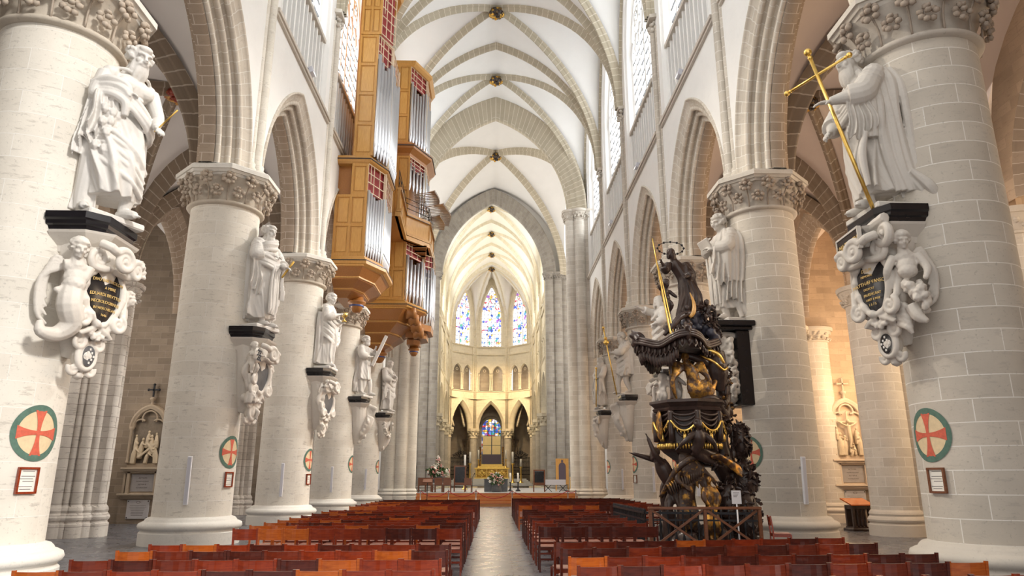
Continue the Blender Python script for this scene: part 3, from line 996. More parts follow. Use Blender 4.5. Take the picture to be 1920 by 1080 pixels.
    for q in (1, 2):
        s = -wa+2*wa*q/3
        zt_ = 25.3+arch_z(wa, 5.4, s)-1.0
        bar(tr, fmap(s, 21, .32), fmap(s, zt_, .32), .07, .12)
    for sc, zz, aa, h2 in [(-wa*2/3, 26.9, wa/3, 1.0), (0, 27.6, wa/3, 1.0), (wa*2/3, 26.9, wa/3, 1.0)]:
        arch_sweep(tr, aa, h2, [(0, .26), (.05, .28), (.05, .34), (0, .36)], lambda s, z, d: fmap(sc+s, zz+z, d), 5)
    for sc, zz, r in [(0, 29.2, .38), (-.45*wa, 28.5, .26), (.45*wa, 28.5, .26)]:
        tube(tr, [fmap(sc+r*math.cos(x), zz+r*math.sin(x), .32) for x in np.linspace(0, 2*PI, 13)], .045, 5, 1)
    obj('tracery', tr, M['choir'], wn)
    return fmap

oct_ = lambda a: (CHX+CHR*math.sin(math.radians(a)), CHY+CHR*math.cos(math.radians(a)))
choir_root = MB(); quad(choir_root, [(-11.5, CY1, -.01), (11, CY1, -.01), (11, 97, -.01), (-11.5, 97, -.01)])
choir = struct('wall_choir', choir_root, M['choird'])
idx = 14
for a0, a1 in ((-112.5, -67.5), (-67.5, -22.5), (-22.5, 22.5), (22.5, 67.5), (67.5, 112.5)):
    choir_panel(choir, oct_(a0), oct_(a1), True, False, idx); idx += 1
CB = [CY1+.3+(97.48-CY1-.3)*k/3 for k in range(4)]
for k in range(3):
    for sg in (-1, 1):
        choir_panel(choir, (CHX+sg*CHA, CB[k]), (CHX+sg*CHA, CB[k+1]), False, True, idx); idx += 1
# wall shafts and choir columns
def choir_column(x, y, label):
    t = thing('choir_column', label, 'column', (x, y, 0), 0, 'choir columns', 'thing')
    b = MB(); lathe(b, [(.80, 0), (.80, .35), (.72, .40), (.76, .52), (.72, .62), (.62, .70), (.56, .78)], n=20); obj('base', b, M['choir'], t)
    s = MB(); lathe(s, [(.56, .78), (.55, 7.3)], n=20, cap=False); obj('shaft', s, M['choirs'], t)
    c = MB(); lathe(c, [(.55, 7.3), (.62, 7.33), (.62, 7.42), (.55, 7.46), (.60, 7.9), (.86, 8.35)], n=20)
    prism(c, ngon(8, .98, rot=PI/8), 8.35, 8.72)
    for r_, z, n_ in ((.66, 7.85, 8), (.80, 8.2, 8)):
        for k in range(n_):
            a = 2*PI*(k+(.5 if z > 8 else 0))/n_
            ell(c, (r_*math.cos(a), r_*math.sin(a), z), (.15, .15, .17), None, 1)
    obj('capital', c, M['choir'], t)
    return t
M['choirs'] = stone('choir_column_stone', (.60, .545, .46), .12, (.45, .41, .35), .7, .36, .010, .5, (.33, .29, .24), blockvar=.10)
LB = {-67.5: 'round choir column framing the arch left of the high altar, second from it', -22.5: 'round choir column immediately left of the gilded high altar',
      22.5: 'round choir column immediately right of the gilded high altar', 67.5: 'round choir column framing the arch right of the high altar, second from it'}
for a in (-67.5, -22.5, 22.5, 67.5):
    x, y = oct_(a); r = 1.055
    choir_column(CHX+(x-CHX)*r, CHY+(y-CHY)*r, LB[a])
for k, w_ in ((1, 'first'), (2, 'second'), (3, 'third')):
    for sg, sd in ((-1, 'left'), (1, 'right')):
        choir_column(CHX+sg*(CHA+.35), CB[k], 'round column of the %s choir arcade, %s beyond the grey piers' % (sd, w_))
cs = MB()
for a in (-67.5, -22.5, 22.5, 67.5):
    x, y = oct_(a)
    nx, ny = math.sin(math.radians(a)), math.cos(math.radians(a))
    for q, r in ((0, .13), (-.2, .08), (.2, .08)):
        lathe(cs, [(r, 8.7), (r, 22.3), (r*1.6, 22.5), (r*1.6, 22.65)], (x-nx*.05+ny*q, y-ny*.05-nx*q, 0), 10)
for k in range(0, 4):
    for sg in (-1, 1):
        for q, r in ((0, .15), (-.22, .09), (.22, .09)):
            lathe(cs, [(r, 8.7), (r, 22.3), (r*1.6, 22.5), (r*1.6, 22.65)], (CHX+sg*(CHA-.05), CB[k]+q, 0), 10)
obj('wall_shafts', cs, M['choir'], choir)
# choir vault
v = MB()
for k in range(3): vault_bay(v, CHX-CHA, CHX+CHA, CB[k], CB[k+1], 22.4, 9.5, 16)
vault_bay(v, CHX-CHA, CHX+CHA, CB[3], CHY+.0, 22.4, 9.5, 2) if False else None
for a0, a1 in ((-112.5, -67.5), (-67.5, -22.5), (-22.5, 22.5), (22.5, 67.5), (67.5, 112.5)):
    p0, p1 = np.array(oct_(a0)), np.array(oct_(a1)); c0 = np.array([CHX, CHY])
    n = 12; vs, fs = [], []
    for i in range(n+1):
        for j in range(n+1):
            s = i/n; t = -1+2*j/n
            p = c0+((p0+p1)/2+(p1-p0)/2*t-c0)*s
            vs.append((p[0], p[1], 22.4+9.5*fshape(min(s, abs(t)) if s > 0 else 0)))
    for i in range(n):
        for j in range(n):
            q = i*(n+1)+j; fs.append((q, q+1, q+n+2, q+n+1))
    v.add(vs, fs, None, True)
# triangle between the octagon centre and the last straight bay line
vs = []
for i in range(13):
    for j in range(13):
        s = i/12; t = -1+2*j/12
        p = c0+(np.array([CHX+CHA*t, CB[3]])-c0)*s
        vs.append((p[0], p[1], 22.4+9.5*fshape(abs(t)*s)))
v.add(vs, [(i*13+j, i*13+j+1, i*13+j+14, i*13+j+13) for i in range(12) for j in range(12)], None, True)
cceil = struct('ceiling', v, M['vaultc'])
for k in range(4):
    rib_line((CHX-CHA, CB[k]), (CHX+CHA, CB[k]), 22.4, 9.5, [(o*.8, d*.8) for o, d in RIBP], M['choir'], cceil, 'transverse_rib', 14)
for k in range(3):
    for p, q in (((CHX-CHA, CB[k]), (CHX+CHA, CB[k+1])), ((CHX+CHA, CB[k]), (CHX-CHA, CB[k+1]))):
        rib_line(p, q, 22.4, 9.5, [(o*.65, d*.65) for o, d in RIBP], M['choir'], cceil, 'diagonal_rib', 14)
    boss((CHX, (CB[k]+CB[k+1])/2, 31.6), cceil, .48, 'boss')
for a in (-112.5, -67.5, -22.5, 22.5, 67.5, 112.5):
    m = MB(); x, y = oct_(a); p1 = np.array([x, y]); u = p1-c0; L = np.linalg.norm(u); u /= L; w = np.array([-u[1], u[0]])
    d0, R = arch_dR(7.3, 9.5)
    rows = []
    for i in range(13):
        an = math.acos(d0/R)*i/12
        rows.append([tuple(c0+u*(max(0, ((R-o*.65)*math.cos(an)-d0))*L/7.3)+w*dd*.65)+(22.4+(R-o*.65)*math.sin(an),) for o, dd in RIBP])
    loft(m, rows, closed=False, cap=False)
    obj('apse_rib', m, M['choir'], cceil)
boss((CHX, CHY, 31.55), cceil, .5, 'boss')

# ambulatory behind the apse
am = MB()
pts = []
for a in range(-90, 91, 18):
    pts.append((CHX+11.8*math.sin(math.radians(a)), CHY+11.8*math.cos(math.radians(a))))
pts = [(CHX-11.8, CY1+.5)]+pts+[(CHX+11.8, CY1+.5)]
CW = []
for k in range(len(pts)-1):
    p, q = pts[k], pts[k+1]
    mid = ((p[0]+q[0])/2, (p[1]+q[1])/2)
    quad(am, [(p[0], p[1], 0), (q[0], q[1], 0), (q[0], q[1], 13.2), (p[0], p[1], 13.2)])
for k in range(len(pts)-1):
    p, q = pts[k], pts[k+1]
    quad(am, [(p[0], p[1], 13.0), (q[0], q[1], 13.0), (CHX+(q[0]-CHX)*.5, q[1]-(q[1]-CHY)*.5 if q[1] > CHY else q[1], 13.0), (CHX+(p[0]-CHX)*.5, p[1]-(p[1]-CHY)*.5 if p[1] > CHY else p[1], 13.0)])
amb = struct('wall_ambulatory', am, M['choird'])
for k, p in enumerate(pts[1:-1]):
    if abs(p[0]-CHX) < .5: continue
    m = MB()
    n_ = Vector((CHX-p[0], CHY-p[1], 0)).normalized(); t_ = Vector((-n_.y, n_.x, 0))
    for q, r in ((0, .22), (-.36, .14), (.36, .14), (-.6, .1), (.6, .1)):
        c_ = Vector((p[0], p[1], 0))+n_*(.25-abs(q)*.2)+t_*q
        lathe(m, [(r*1.4, 0), (r*1.4, .5), (r, .7), (r, 6.9), (r*1.5, 7.2), (r*1.6, 7.4)], tuple(c_), 10)
    obj('wall_shafts', m, M['chapel'], amb)
    m = MB()
    for q in (0,):
        a_ = Vector((p[0], p[1], 7.4))+n_*.2; b_ = Vector((CHX, CHY, 0))-n_*6.6+t_*q*.6; b_.z = 9.0
        c2 = (a_+b_)/2; c2.z = 12.9
        tube(m, [a_, a_.lerp(c2, .5)+Vector((0, 0, 1.2)), c2, c2.lerp(b_, .5)+Vector((0, 0, .9)), b_], .16, 6, 4)
    obj('ambulatory_rib', m, M['rib'], amb)
# round-headed chapel window on the axis
g = MB(); cwy = CHY+11.35
S = [-1.45*math.cos(PI*q/18) for q in range(19)]
for q in range(18):
    p = [(S[q], 5.3), (S[q+1], 5.3), (S[q+1], 9.1+math.sqrt(max(0, 1.45**2-S[q+1]**2))), (S[q], 9.1+math.sqrt(max(0, 1.45**2-S[q]**2)))]
    g.add([(CHX+.1+x, cwy, z) for x, z in p], [(0, 1, 2, 3)], [p], False)
wn = obj('window_30', g, M['stained2']); wn['kind'] = 'structure'
tr = MB()
for s in (-.5, .5): bar(tr, (CHX+.1+s, cwy-.05, 5.3), (CHX+.1+s, cwy-.05, 10.4), .05)
for z in (6.5, 7.8, 9.1): bar(tr, (CHX-1.35, cwy-.05, z), (CHX+1.55, cwy-.05, z), .05)
for r0, r1, dd in ((1.45, 1.7, .0), (1.95, 2.3, -.35)):
    rows = []
    for a in np.linspace(0, PI, 17):
        rows.append([(CHX+.1+r0*math.cos(a), cwy+dd, 9.1+r0*math.sin(a)), (CHX+.1+r1*math.cos(a), cwy+dd-.25, 9.1+r1*math.sin(a)), (CHX+.1+(r1+.25)*math.cos(a), cwy+dd, 9.1+(r1+.25)*math.sin(a))])
    rows = [[(p[0], p[1], 3) for p in rows[0]]]+rows+[[(p[0], p[1], 3) for p in rows[-1]]]
    loft(tr, rows, closed=False, cap=False)
obj('tracery', tr, M['choirs'], wn)

# ---- aisles and chapels
OX = 15.3
for sg, nm in ((-1, 'left'), (1, 'right')):
    v = MB()
    for i in range(6): vault_bay(v, sg*8.7, sg*OX, YS[i], YS[i+1], ZC, 5.6, 14)
    for i in range(1, 6): vault_bay(v, sg*(OX+.3), sg*20.6, YS[i], YS[i+1], 9.6, 5.2, 10)
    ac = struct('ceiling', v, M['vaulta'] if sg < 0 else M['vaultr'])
    for Y in YS[1:6]:
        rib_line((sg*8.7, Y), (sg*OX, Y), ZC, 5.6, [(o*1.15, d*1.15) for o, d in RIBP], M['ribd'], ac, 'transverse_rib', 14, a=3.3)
    for i in range(1, 5):
        for p, q in (((sg*8.7, YS[i]), (sg*OX, YS[i+1])), ((sg*OX, YS[i]), (sg*8.7, YS[i+1]))):
            rib_line(p, q, ZC, 5.6, [(o*.8, d*.8) for o, d in RIBP], M['ribd'], ac, 'diagonal_rib', 14, a=3.3)
        boss((sg*12.0, YS[i]+BAY/2, ZC+5.6-.3), ac, .42, 'bossr' if sg < 0 else 'boss')
    w = MB()
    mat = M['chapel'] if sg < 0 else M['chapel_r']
    fm = lambda Y: (lambda s, z, d: (sg*(OX+d), Y+s, z))
    for i in range(0, 6):
        Yc = YS[i]+BAY/2
        wall_over_arch(w, 3.1, 4.7, 9.6, BAY/2, lambda s: ZC+5.6*fshape(s/(BAY/2))+.1, fm(Yc), 0, flip=(sg > 0))
        if i == 0:
            quad(w, [(sg*OX, YS[0], STEP), (sg*OX, YS[1], STEP), (sg*OX, YS[1], 10), (sg*OX, YS[0], 10)])
    for Y in YS[2:6]:      # chapel partitions
        box(w, sg*(OX+.5), sg*20.7, Y-.30, Y+.30, STEP, 15.0)
    quad(w, [(sg*20.6, YS[0], STEP), (sg*20.6, YS[6], STEP), (sg*20.6, YS[6], 15), (sg*20.6, YS[0], 15)])
    box(w, sg*8.9, sg*20.7, YS[6]-.3, YS[6]+.1, STEP, 17)
    box(w, sg*8.4, sg*20.7, YS[0]-.3, YS[0], STEP, 17)  # unseen wall added to keep light from behind out of the aisle
    aw = struct('wall_aisle_'+nm, w, mat)
    for i in range(1, 6):
        a = MB(); arch_sweep(a, 3.1, 4.7, [(0, -.05), (.04, -.06), (.10, .05), (.2, .08), (.22, .18), (.32, .2), (.36, .32), (.46, .34), (.5, .46), (.62, .5), (.62, .8)], lambda s, z, d: fm(YS[i]+BAY/2)(s, 9.6+z, d), 12, flip=(sg < 0))
        obj('chapel_arch', a, M['archb'], aw)
    g = MB()
    for i in range(1, 6):
        Yc = YS[i]+BAY/2
        p = [(Yc-1.8, 3.6), (Yc+1.8, 3.6), (Yc+1.8, 9.5), (Yc+.9, 11.6), (Yc, 12.3), (Yc-.9, 11.6), (Yc-1.8, 9.5)]
        g.add([(sg*20.5, a, b) for a, b in p], [tuple(range(7))], [p], False)
    wn = obj('window_%d' % (31 if sg < 0 else 32), g, M['glass_l' if sg < 0 else 'glass_r']); wn['kind'] = 'structure'
# ------------------------------------------------------------------ round piers of the nave
ORD = ['nearest', 'second', 'third', 'fourth', 'fifth']
_capm = {}
def crocket(mb, x, y, z, a, s, rr):
    """a bunch of curled leaves on the bell of a capital"""
    c, sn = math.cos(a), math.sin(a)
    for q in range(7):
        t = 2*PI*q/7+rr.uniform(-.2, .2)
        d = .13*s
        lx, lz = d*math.cos(t), d*math.sin(t)
        R_ = Euler((0, rr.uniform(-.5, .5), a)).to_matrix()
        ell(mb, (x-sn*lx+c*(.02+.03*math.cos(3*t)), y+c*lx+sn*(.02+.03*math.cos(3*t)), z+lz), (.055*s, .075*s, .07*s), R_, 1)
    ell(mb, (x+c*.07*s, y+sn*.07*s, z+.03), (.07*s, .07*s, .06*s), None, 1)
    ell(mb, (x+c*.05*s, y+sn*.05*s, z+.13*s), (.06*s, .09*s, .05*s), None, 1)

def make_foliage(seed):
    mb = MB(); rr = random.Random(seed)
    for k in range(13):
        a = 2*PI*k/13
        crocket(mb, 1.17*math.cos(a), 1.17*math.sin(a), 9.55+rr.uniform(-.03, .03), a, .95, rr)
        a += PI/13
        crocket(mb, 1.27*math.cos(a), 1.27*math.sin(a), 9.90, a, 1.05, rr)
        tube(mb, [(1.06*math.cos(a), 1.06*math.sin(a), 9.28), (1.10*math.cos(a), 1.10*math.sin(a), 9.6), (1.25*math.cos(a), 1.25*math.sin(a), 9.85)], .022, 5, 3)
    return mb.mesh('capital_foliage')
FOL = [make_foliage(3)]

def cross_disc(pier, ang, r, z, R=.40, Rz=None):
    """painted roundel with a red cross, bent to the shaft"""
    Rz = Rz or R*1.1
    def patch(f, mat, nm, off):
        m = MB(); n = 24
        ring = []
        for (u, w) in f:
            a = ang+u/r
            ring.append(((r+off)*math.cos(a), (r+off)*math.sin(a), z+w))
        c0_ = ((r+off)*math.cos(ang), (r+off)*math.sin(ang), z)
        return ring, c0_
    def disc(k0, k1, off, mat, nm):
        m = MB(); n = 40; J = 5
        for j in range(J):
            t0, t1 = k0+(k1-k0)*j/J, k0+(k1-k0)*(j+1)/J
            for q in range(n):
                pts = []
                for t, b in ((t0, q), (t1, q), (t1, q+1), (t0, q+1)):
                    u = R*t*math.cos(2*PI*b/n); w = Rz*t*math.sin(2*PI*b/n); a = ang+u/r
                    pts.append(((r+off)*math.cos(a), (r+off)*math.sin(a), z+w))
                m.add(pts, [(0, 1, 2, 3)], None, True)
        return m
    o = obj('painted_roundel', disc(.0, .80, .004, None, ''), M['cream'], pier)
    obj('roundel_border', disc(.78, 1.0, .007, None, ''), M['green'], o)
    m = MB()
    for q in range(4):
        ca, sa = math.cos(q*PI/2), math.sin(q*PI/2)
        n = 8
        L_, R_ = [], []
        for k in range(n+1):
            t = k/n*.80
            wd_ = .07+.17*(k/n)**2.2
            for sgn, lst in ((-1, L_), (1, R_)):
                u = R*(t*ca-sgn*wd_*sa); w = Rz*(t*sa+sgn*wd_*ca)
                a = ang+u/r
                lst.append(((r+.010)*math.cos(a), (r+.010)*math.sin(a), z+w))
        for k in range(n):
            m.add([L_[k], L_[k+1], R_[k+1], R_[k]], [(3, 2, 1, 0)], None, True)
    obj('red_cross', m, M['red'], o)

PIERS = {}
for sg, side in ((-1, 'left'), (1, 'right')):
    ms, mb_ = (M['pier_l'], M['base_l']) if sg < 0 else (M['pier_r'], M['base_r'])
    for i, Y in enumerate(PY):
        lab = 'massive round stone pier of the %s arcade, %s from the camera' % (side, ORD[i])
        if i == 0: lab = 'massive round stone pier of the %s arcade, cut off by the picture edge' % side
        t = thing('round_pier', lab, 'column', (sg*8.0, Y, 0), 0, 'round piers of the nave', 'thing')
        b = MB()
        prism(b, ngon(40, 1.24), 0, .30, smooth=True)
        lathe(b, [(1.24, .30), (1.20, .335), (1.20, .37), (1.26, .40), (1.285, .46), (1.26, .53), (1.18, .57), (1.14, .58), (1.12, .62), (1.08, .66), (.985, .69)], n=48, cap=False)
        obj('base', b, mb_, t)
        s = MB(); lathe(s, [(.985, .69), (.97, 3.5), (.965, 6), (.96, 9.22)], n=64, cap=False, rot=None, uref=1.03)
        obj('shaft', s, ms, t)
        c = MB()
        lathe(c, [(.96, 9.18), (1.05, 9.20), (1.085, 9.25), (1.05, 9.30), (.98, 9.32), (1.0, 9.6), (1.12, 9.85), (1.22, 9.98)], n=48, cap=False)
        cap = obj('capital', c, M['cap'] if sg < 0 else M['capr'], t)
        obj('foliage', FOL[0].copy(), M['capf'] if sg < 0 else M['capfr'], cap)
        ab = MB()
        for z0, z1, r0, r1 in ((9.98, 10.05, 1.30, 1.34), (10.05, 10.12, 1.38, 1.42), (10.12, 10.24, 1.47, 1.47), (10.24, 10.30, 1.47, 1.40)):
            loft(ab, [[(x, y, z) for x, y in ngon(8, r, rot=PI/8)] for z, r in ((z0, r0), (z1, r1))], smooth=False)
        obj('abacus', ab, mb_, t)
        PIERS[(sg, i)] = t
# ------------------------------------------------------------------ outer aisle piers
CL = [(1.12, -.08, .20), (.86, -.38, .13), (.60, -.60, .20), (.30, -.74, .12), (.02, -.86, .20), (-.28, -.88, .12), (-.58, -.90, .20), (-.88, -.84, .12), (-1.18, -.74, .20), (-1.5, -.45, .2),
      (1.05, .25, .2), (.6, .6, .2), (-.1, .75, .2), (-.8, .7, .2), (-.2, -.1, .62), (.35, -.05, .5), (-.75, -.1, .55)]
for i, nm in ((2, 'between the first two round piers'), (4, 'between the second and third round piers')):
    t = clustered_pier('pier of many bundled shafts in the left aisle, ' + nm, CL, (-15.95, YS[i+1]), 9.75, M['cluster'], M['cluster'], base_h=1.15, leaves=30, z0=STEP, name='bundled_pier', n=300, group='bundled piers of the left aisle')
CR = [(-.78, -.10, .84), (.62, .15, .80), (0, .4, .6)]
for i, nm in ((1, 'at the picture edge behind the nearest round pier'), (2, 'between the two nearest round piers'), (3, 'beside the warmly lit chapel niche')):
    clustered_pier('paired half-round pier in the right aisle, ' + nm, CR, (16.25, YS[i+1]), 9.75, M['pierx'], M['base_r'], base_h=.95, leaves=26, z0=STEP, name='aisle_pier', n=120, group='paired piers of the right aisle')
# ------------------------------------------------------------------ carved figures
# local frame: the figure faces +y, +x is its right hand, z up, feet at z = 0
def rotz(a): return Matrix.Rotation(a, 3, 'Z')

def head(mb, c, yaw=0.0, pitch=0.0, roll=0.0, s=1.14, hair='curly', beard=.0, seed=1, neck=None):
    rr = random.Random(seed)
    R = (Matrix.Rotation(yaw, 3, 'Z') @ Matrix.Rotation(pitch, 3, 'X') @ Matrix.Rotation(roll, 3, 'Y'))
    C0 = Vector(c)-Vector((0, 0, .05))
    def P(x, y, z): return tuple(C0+R @ (Vector((x, y, z))*s))
    def E(p, r, lv=2, q=None): ell(mb, P(*p), tuple(k*s for k in r), R if q is None else R @ q, lv)
    def T(pts, r, n=8): tube(mb, [P(*p) for p in pts], [k*s for k in r], n, 3)
    E((0, -.02, .05), (.145, .178, .165)); E((0, .05, -.05), (.113, .118, .15)); E((0, .075, -.135), (.078, .082, .065))
    T([(0, .158, .03), (0, .188, -.02), (0, .212, -.055)], [.018, .026, .034]); E((0, .19, -.062), (.042, .03, .022))
    for q in (-1, 1):
        T([(q*.012, .168, .030), (q*.055, .170, .048), (q*.10, .128, .036)], [.018, .022, .016])
        E((q*.062, .128, -.05), (.045, .04, .045)); E((q*.05, .142, .006), (.028, .022, .017))
        E((q*.147, -.015, -.012), (.02, .045, .062))
    E((0, .166, -.098), (.046, .022, .012)); E((0, .164, -.116), (.04, .022, .014)); E((0, .15, -.155), (.04, .03, .03))
    E((0, .10, .13), (.10, .07, .06))
    if hair in ('curly', 'bald', 'fringe'):
        for k in range(170 if hair == 'curly' else 90):
            a = rr.uniform(0, 2*PI); e = rr.uniform(-.5, 1.5) if hair == 'curly' else rr.uniform(-.5, .55)
            x, y, z = .152*math.cos(e)*math.cos(a), .178*math.cos(e)*math.sin(a)-.02, .05+.172*math.sin(e)
            if y > .07 and z < .13: continue
            if hair != 'curly' and y > .04: continue
            r = rr.uniform(.03, .052)
            E((x*1.06, y*1.06, z*1.03), (r, r, r*.85), 1)
    if hair == 'long':
        for k in range(30):
            a = PI*.5+rr.uniform(.5, 2*PI-.5)
            x, y = .15*math.cos(a), .17*math.sin(a)-.02
            w = rr.uniform(-.02, .02)
            T([(x*.3, y*.3, .215), (x*.9, y*.9, .13), (x*1.08, y*1.05, 0), (x*1.15+w, y*1.1, -.14), (x*1.1-w, y*1.15, -.26)], [.03, .036, .034, .034, .02], 6)
    if beard > 0:
        for k in range(34):
            a = PI/2+rr.uniform(-1.25, 1.25)
            x, y = .105*math.cos(a), .03+.105*math.sin(a)
            L = beard*(.55+.45*math.sin(a))*rr.uniform(.7, 1.1)
            w = rr.uniform(-.035, .035)
            T([(x, y, -.085+.02*rr.random()), (x*1.05+w*.4, y+.015, -.15-L*.3), (x*.8+w, y+.005, -.16-L*.75), (x*.45-w*.3, y-.01, -.17-L)], [.026, .031, .026, .012], 6)
        for q in (-1, 1): T([(q*.005, .18, -.082), (q*.05, .165, -.095), (q*.085, .125, -.14)], [.016, .02, .014], 6)
    if neck is not None:
        tube(mb, [P(0, -.03, -.10), tuple((Vector(P(0, -.03, -.10))+Vector(neck))/2), neck], [.105*s, .125*s, .17*s], 12, 3)
        tube(mb, [P(0, .02, -.16), tuple(Vector(neck)+Vector((0, .05, -.05)))], [.08*s, .10*s], 10, 1)

def hand(mb, w, d, up, s=1.0, curl=.5, spread=.25, left=False):
    """hand from the wrist w along d; up = back-of-hand side"""
    d = Vector(d).normalized(); up = Vector(up); up = (up-d*up.dot(d)).normalized(); sd = d.cross(up)
    if left: sd = -sd
    w = Vector(w)
    def P(a, b, c): return tuple(w+(d*a+sd*b+up*c)*s)
    ell(mb, P(.075, 0, 0), (.085*s, .052*s, .026*s), Matrix((d, sd, up)).transposed(), 2)
    ell(mb, P(.035, .03, -.012), (.05*s, .03*s, .028*s), Matrix((d, sd, up)).transposed(), 1)
    for k, (b, L) in enumerate(((.042, .088), (.015, .10), (-.014, .094), (-.04, .072))):
        a1, a2 = curl*.9, curl*2.0
        bb = b*(1+spread)
        p0 = P(.125, b, .002); p1 = P(.125+L*.42*math.cos(a1*.5), bb, -L*.42*math.sin(a1*.5))
        p2 = P(.125+L*.42*math.cos(a1*.5)+L*.35*math.cos(a1), bb*1.1, -L*.42*math.sin(a1*.5)-L*.35*math.sin(a1))
        p3 = P(.125+L*.42*math.cos(a1*.5)+L*.35*math.cos(a1)+L*.25*math.cos(a2), bb*1.1, -L*.42*math.sin(a1*.5)-L*.35*math.sin(a1)-L*.25*math.sin(a2))
        tube(mb, [p0, p1, p2, p3], [.0155*s, .0155*s, .014*s, .011*s], 7, 2)
    tube(mb, [P(.03, .04, -.01), P(.07, .075, -.025), P(.11, .085, -.04-curl*.02)], [.022*s, .018*s, .013*s], 7, 3)

def foot(mb, x, y, z, yaw, s=1.0):
    R = rotz(yaw)
    def P(a, b, c): v = R @ Vector((a, b, c)); return (x+v.x*s, y+v.y*s, z+v.z*s)
    tube(mb, [P(0, -.07, .05), P(0, .03, .062), P(0, .13, .045), P(.008, .20, .03)], [.058*s, .062*s, .055*s, .038*s], 10, 3, up=(1, 0, 0))
    for k in range(5):
        t = -.042+.021*k
        ell(mb, P(t, .215-.012*abs(k-1)-.006*k, .024), (.014*s, .036*s, .018*s), R, 1)

def interp(pts, z):
    zs = [p[0] for p in pts]
    return [float(np.interp(z, zs, [p[k] for p in pts])) for k in range(1, len(pts[0]))]

def robe(mb, spine, rad, z0, z1, folds=11, amp=.10, seed=0, twist=.3, n=120, m=64, top_amp=.25, wave=.03, sharp=2.0):
    """draped body: closed rings around a bent centre line with running folds"""
    rr = random.Random(seed)
    F = [(2*PI*k/folds+rr.uniform(-.22, .22), rr.uniform(.6, 1.2), rr.uniform(-.5, .5), rr.uniform(.09, .17), rr.uniform(0, 6)) for k in range(folds)]
    sp = catmull(np.array(spine), 8); rd = catmull(np.array(rad), 8)
    rings = []
    th = np.linspace(0, 2*PI, n, endpoint=False)
    for j in range(m+1):
        t = j/m; z = z0+(z1-z0)*t
        cx = np.interp(z, sp[:, 0], sp[:, 1]); cy = np.interp(z, sp[:, 0], sp[:, 2])
        rx = np.interp(z, rd[:, 0], rd[:, 1]); ry = np.interp(z, rd[:, 0], rd[:, 2])
        f = np.zeros(n)
        for (a0, am, tw, wd, ph) in F:
            a = a0+(tw+twist)*(1-t)+.10*math.sin(3.2*z+ph)
            dd = (th-a+PI) % (2*PI)-PI
            f += am*np.exp(-(np.abs(dd)/wd)**sharp)
        k = amp*(1-t)+amp*max(top_amp, .35)*t
        f = f+.28*np.exp(-(np.abs(np.mod(th*2.1+2.6*z+seed, .9)-.45)/.16)**2)*(.4+.6*np.sin(3*z+2*th+seed)**2)
        zz = np.full(n, z)
        if j == 0: zz = zz+wave*(f-.4)
        R = 1+k*(f-.45)*1.9/max(rx, .2)*.4
        rings.append([(cx+rx*R[i]*math.cos(th[i]), cy+ry*R[i]*math.sin(th[i]), zz[i]) for i in range(n)])
    loft(mb, rings, True, True)

def drape(mb, pts, r, k=4, spread=.07, n=8, seed=0, axis=(0, 0, 1)):
    """a bundle of parallel cloth rolls following a path; spread along axis"""
    rr = random.Random(seed); ax = Vector(axis)
    for q in range(k):
        o = ax*((q-(k-1)/2)*spread)
        P = [tuple(Vector(p)+o*(1+.25*math.sin(q*2+i))+Vector((rr.uniform(-1, 1), rr.uniform(-1, 1), rr.uniform(-1, 1)))*.012) for i, p in enumerate(pts)]
        tube(mb, P, [r*rr.uniform(.8, 1.15)*(.7 if i in (0, len(P)-1) else 1) for i in range(len(P))], n, 5)

def hang(mb, x, y, zt, zb, w, dirn=(1, 0), k=6, r=.04, seed=0, zig=.18):
    """cloth hanging in zig-zag pleats: a closed, rippling sheet with a stepped lower edge"""
    k = max(3, int(k*.62)); rr = random.Random(seed); d = np.array([dirn[0], dirn[1]], float); d /= np.linalg.norm(d); nr = np.array([-d[1], d[0]])
    n = k*6; m = 16
    ph = rr.uniform(0, 6)
    rings = []
    for j in range(m+1):
        u = j/m; front, back = [], []
        for q in range(n+1):
            v = q/n; t = -1+2*v
            zig_ = abs(((v*k+seed*.37) % 1)*2-1)
            bot = zb+zig*(.5+.5*math.sin(v*PI*1.5+seed))+zig*.45*zig_
            z = zt+(bot-zt)*u
            amp = r*(.35+1.5*u)
            off = amp*(zig_*2-1)*(1 if (int(v*k) % 2) else .7)+.05*math.sin(2.5*u+ph)*u+.012*math.sin(9*u+7*v)
            ww = w*t*(1+.22*u-.25*(1-u)*(1-u))
            p = np.array([x, y])+d*(ww+.03*math.sin(5*u+ph))+nr*off
            th_ = .034*(1 if 0 < q < n else .4)
            front.append((p[0]+nr[0]*th_, p[1]+nr[1]*th_, z)); back.append((p[0]-nr[0]*th_, p[1]-nr[1]*th_, z))
        rings.append(front+back[::-1])
    loft(mb, rings, True, True)

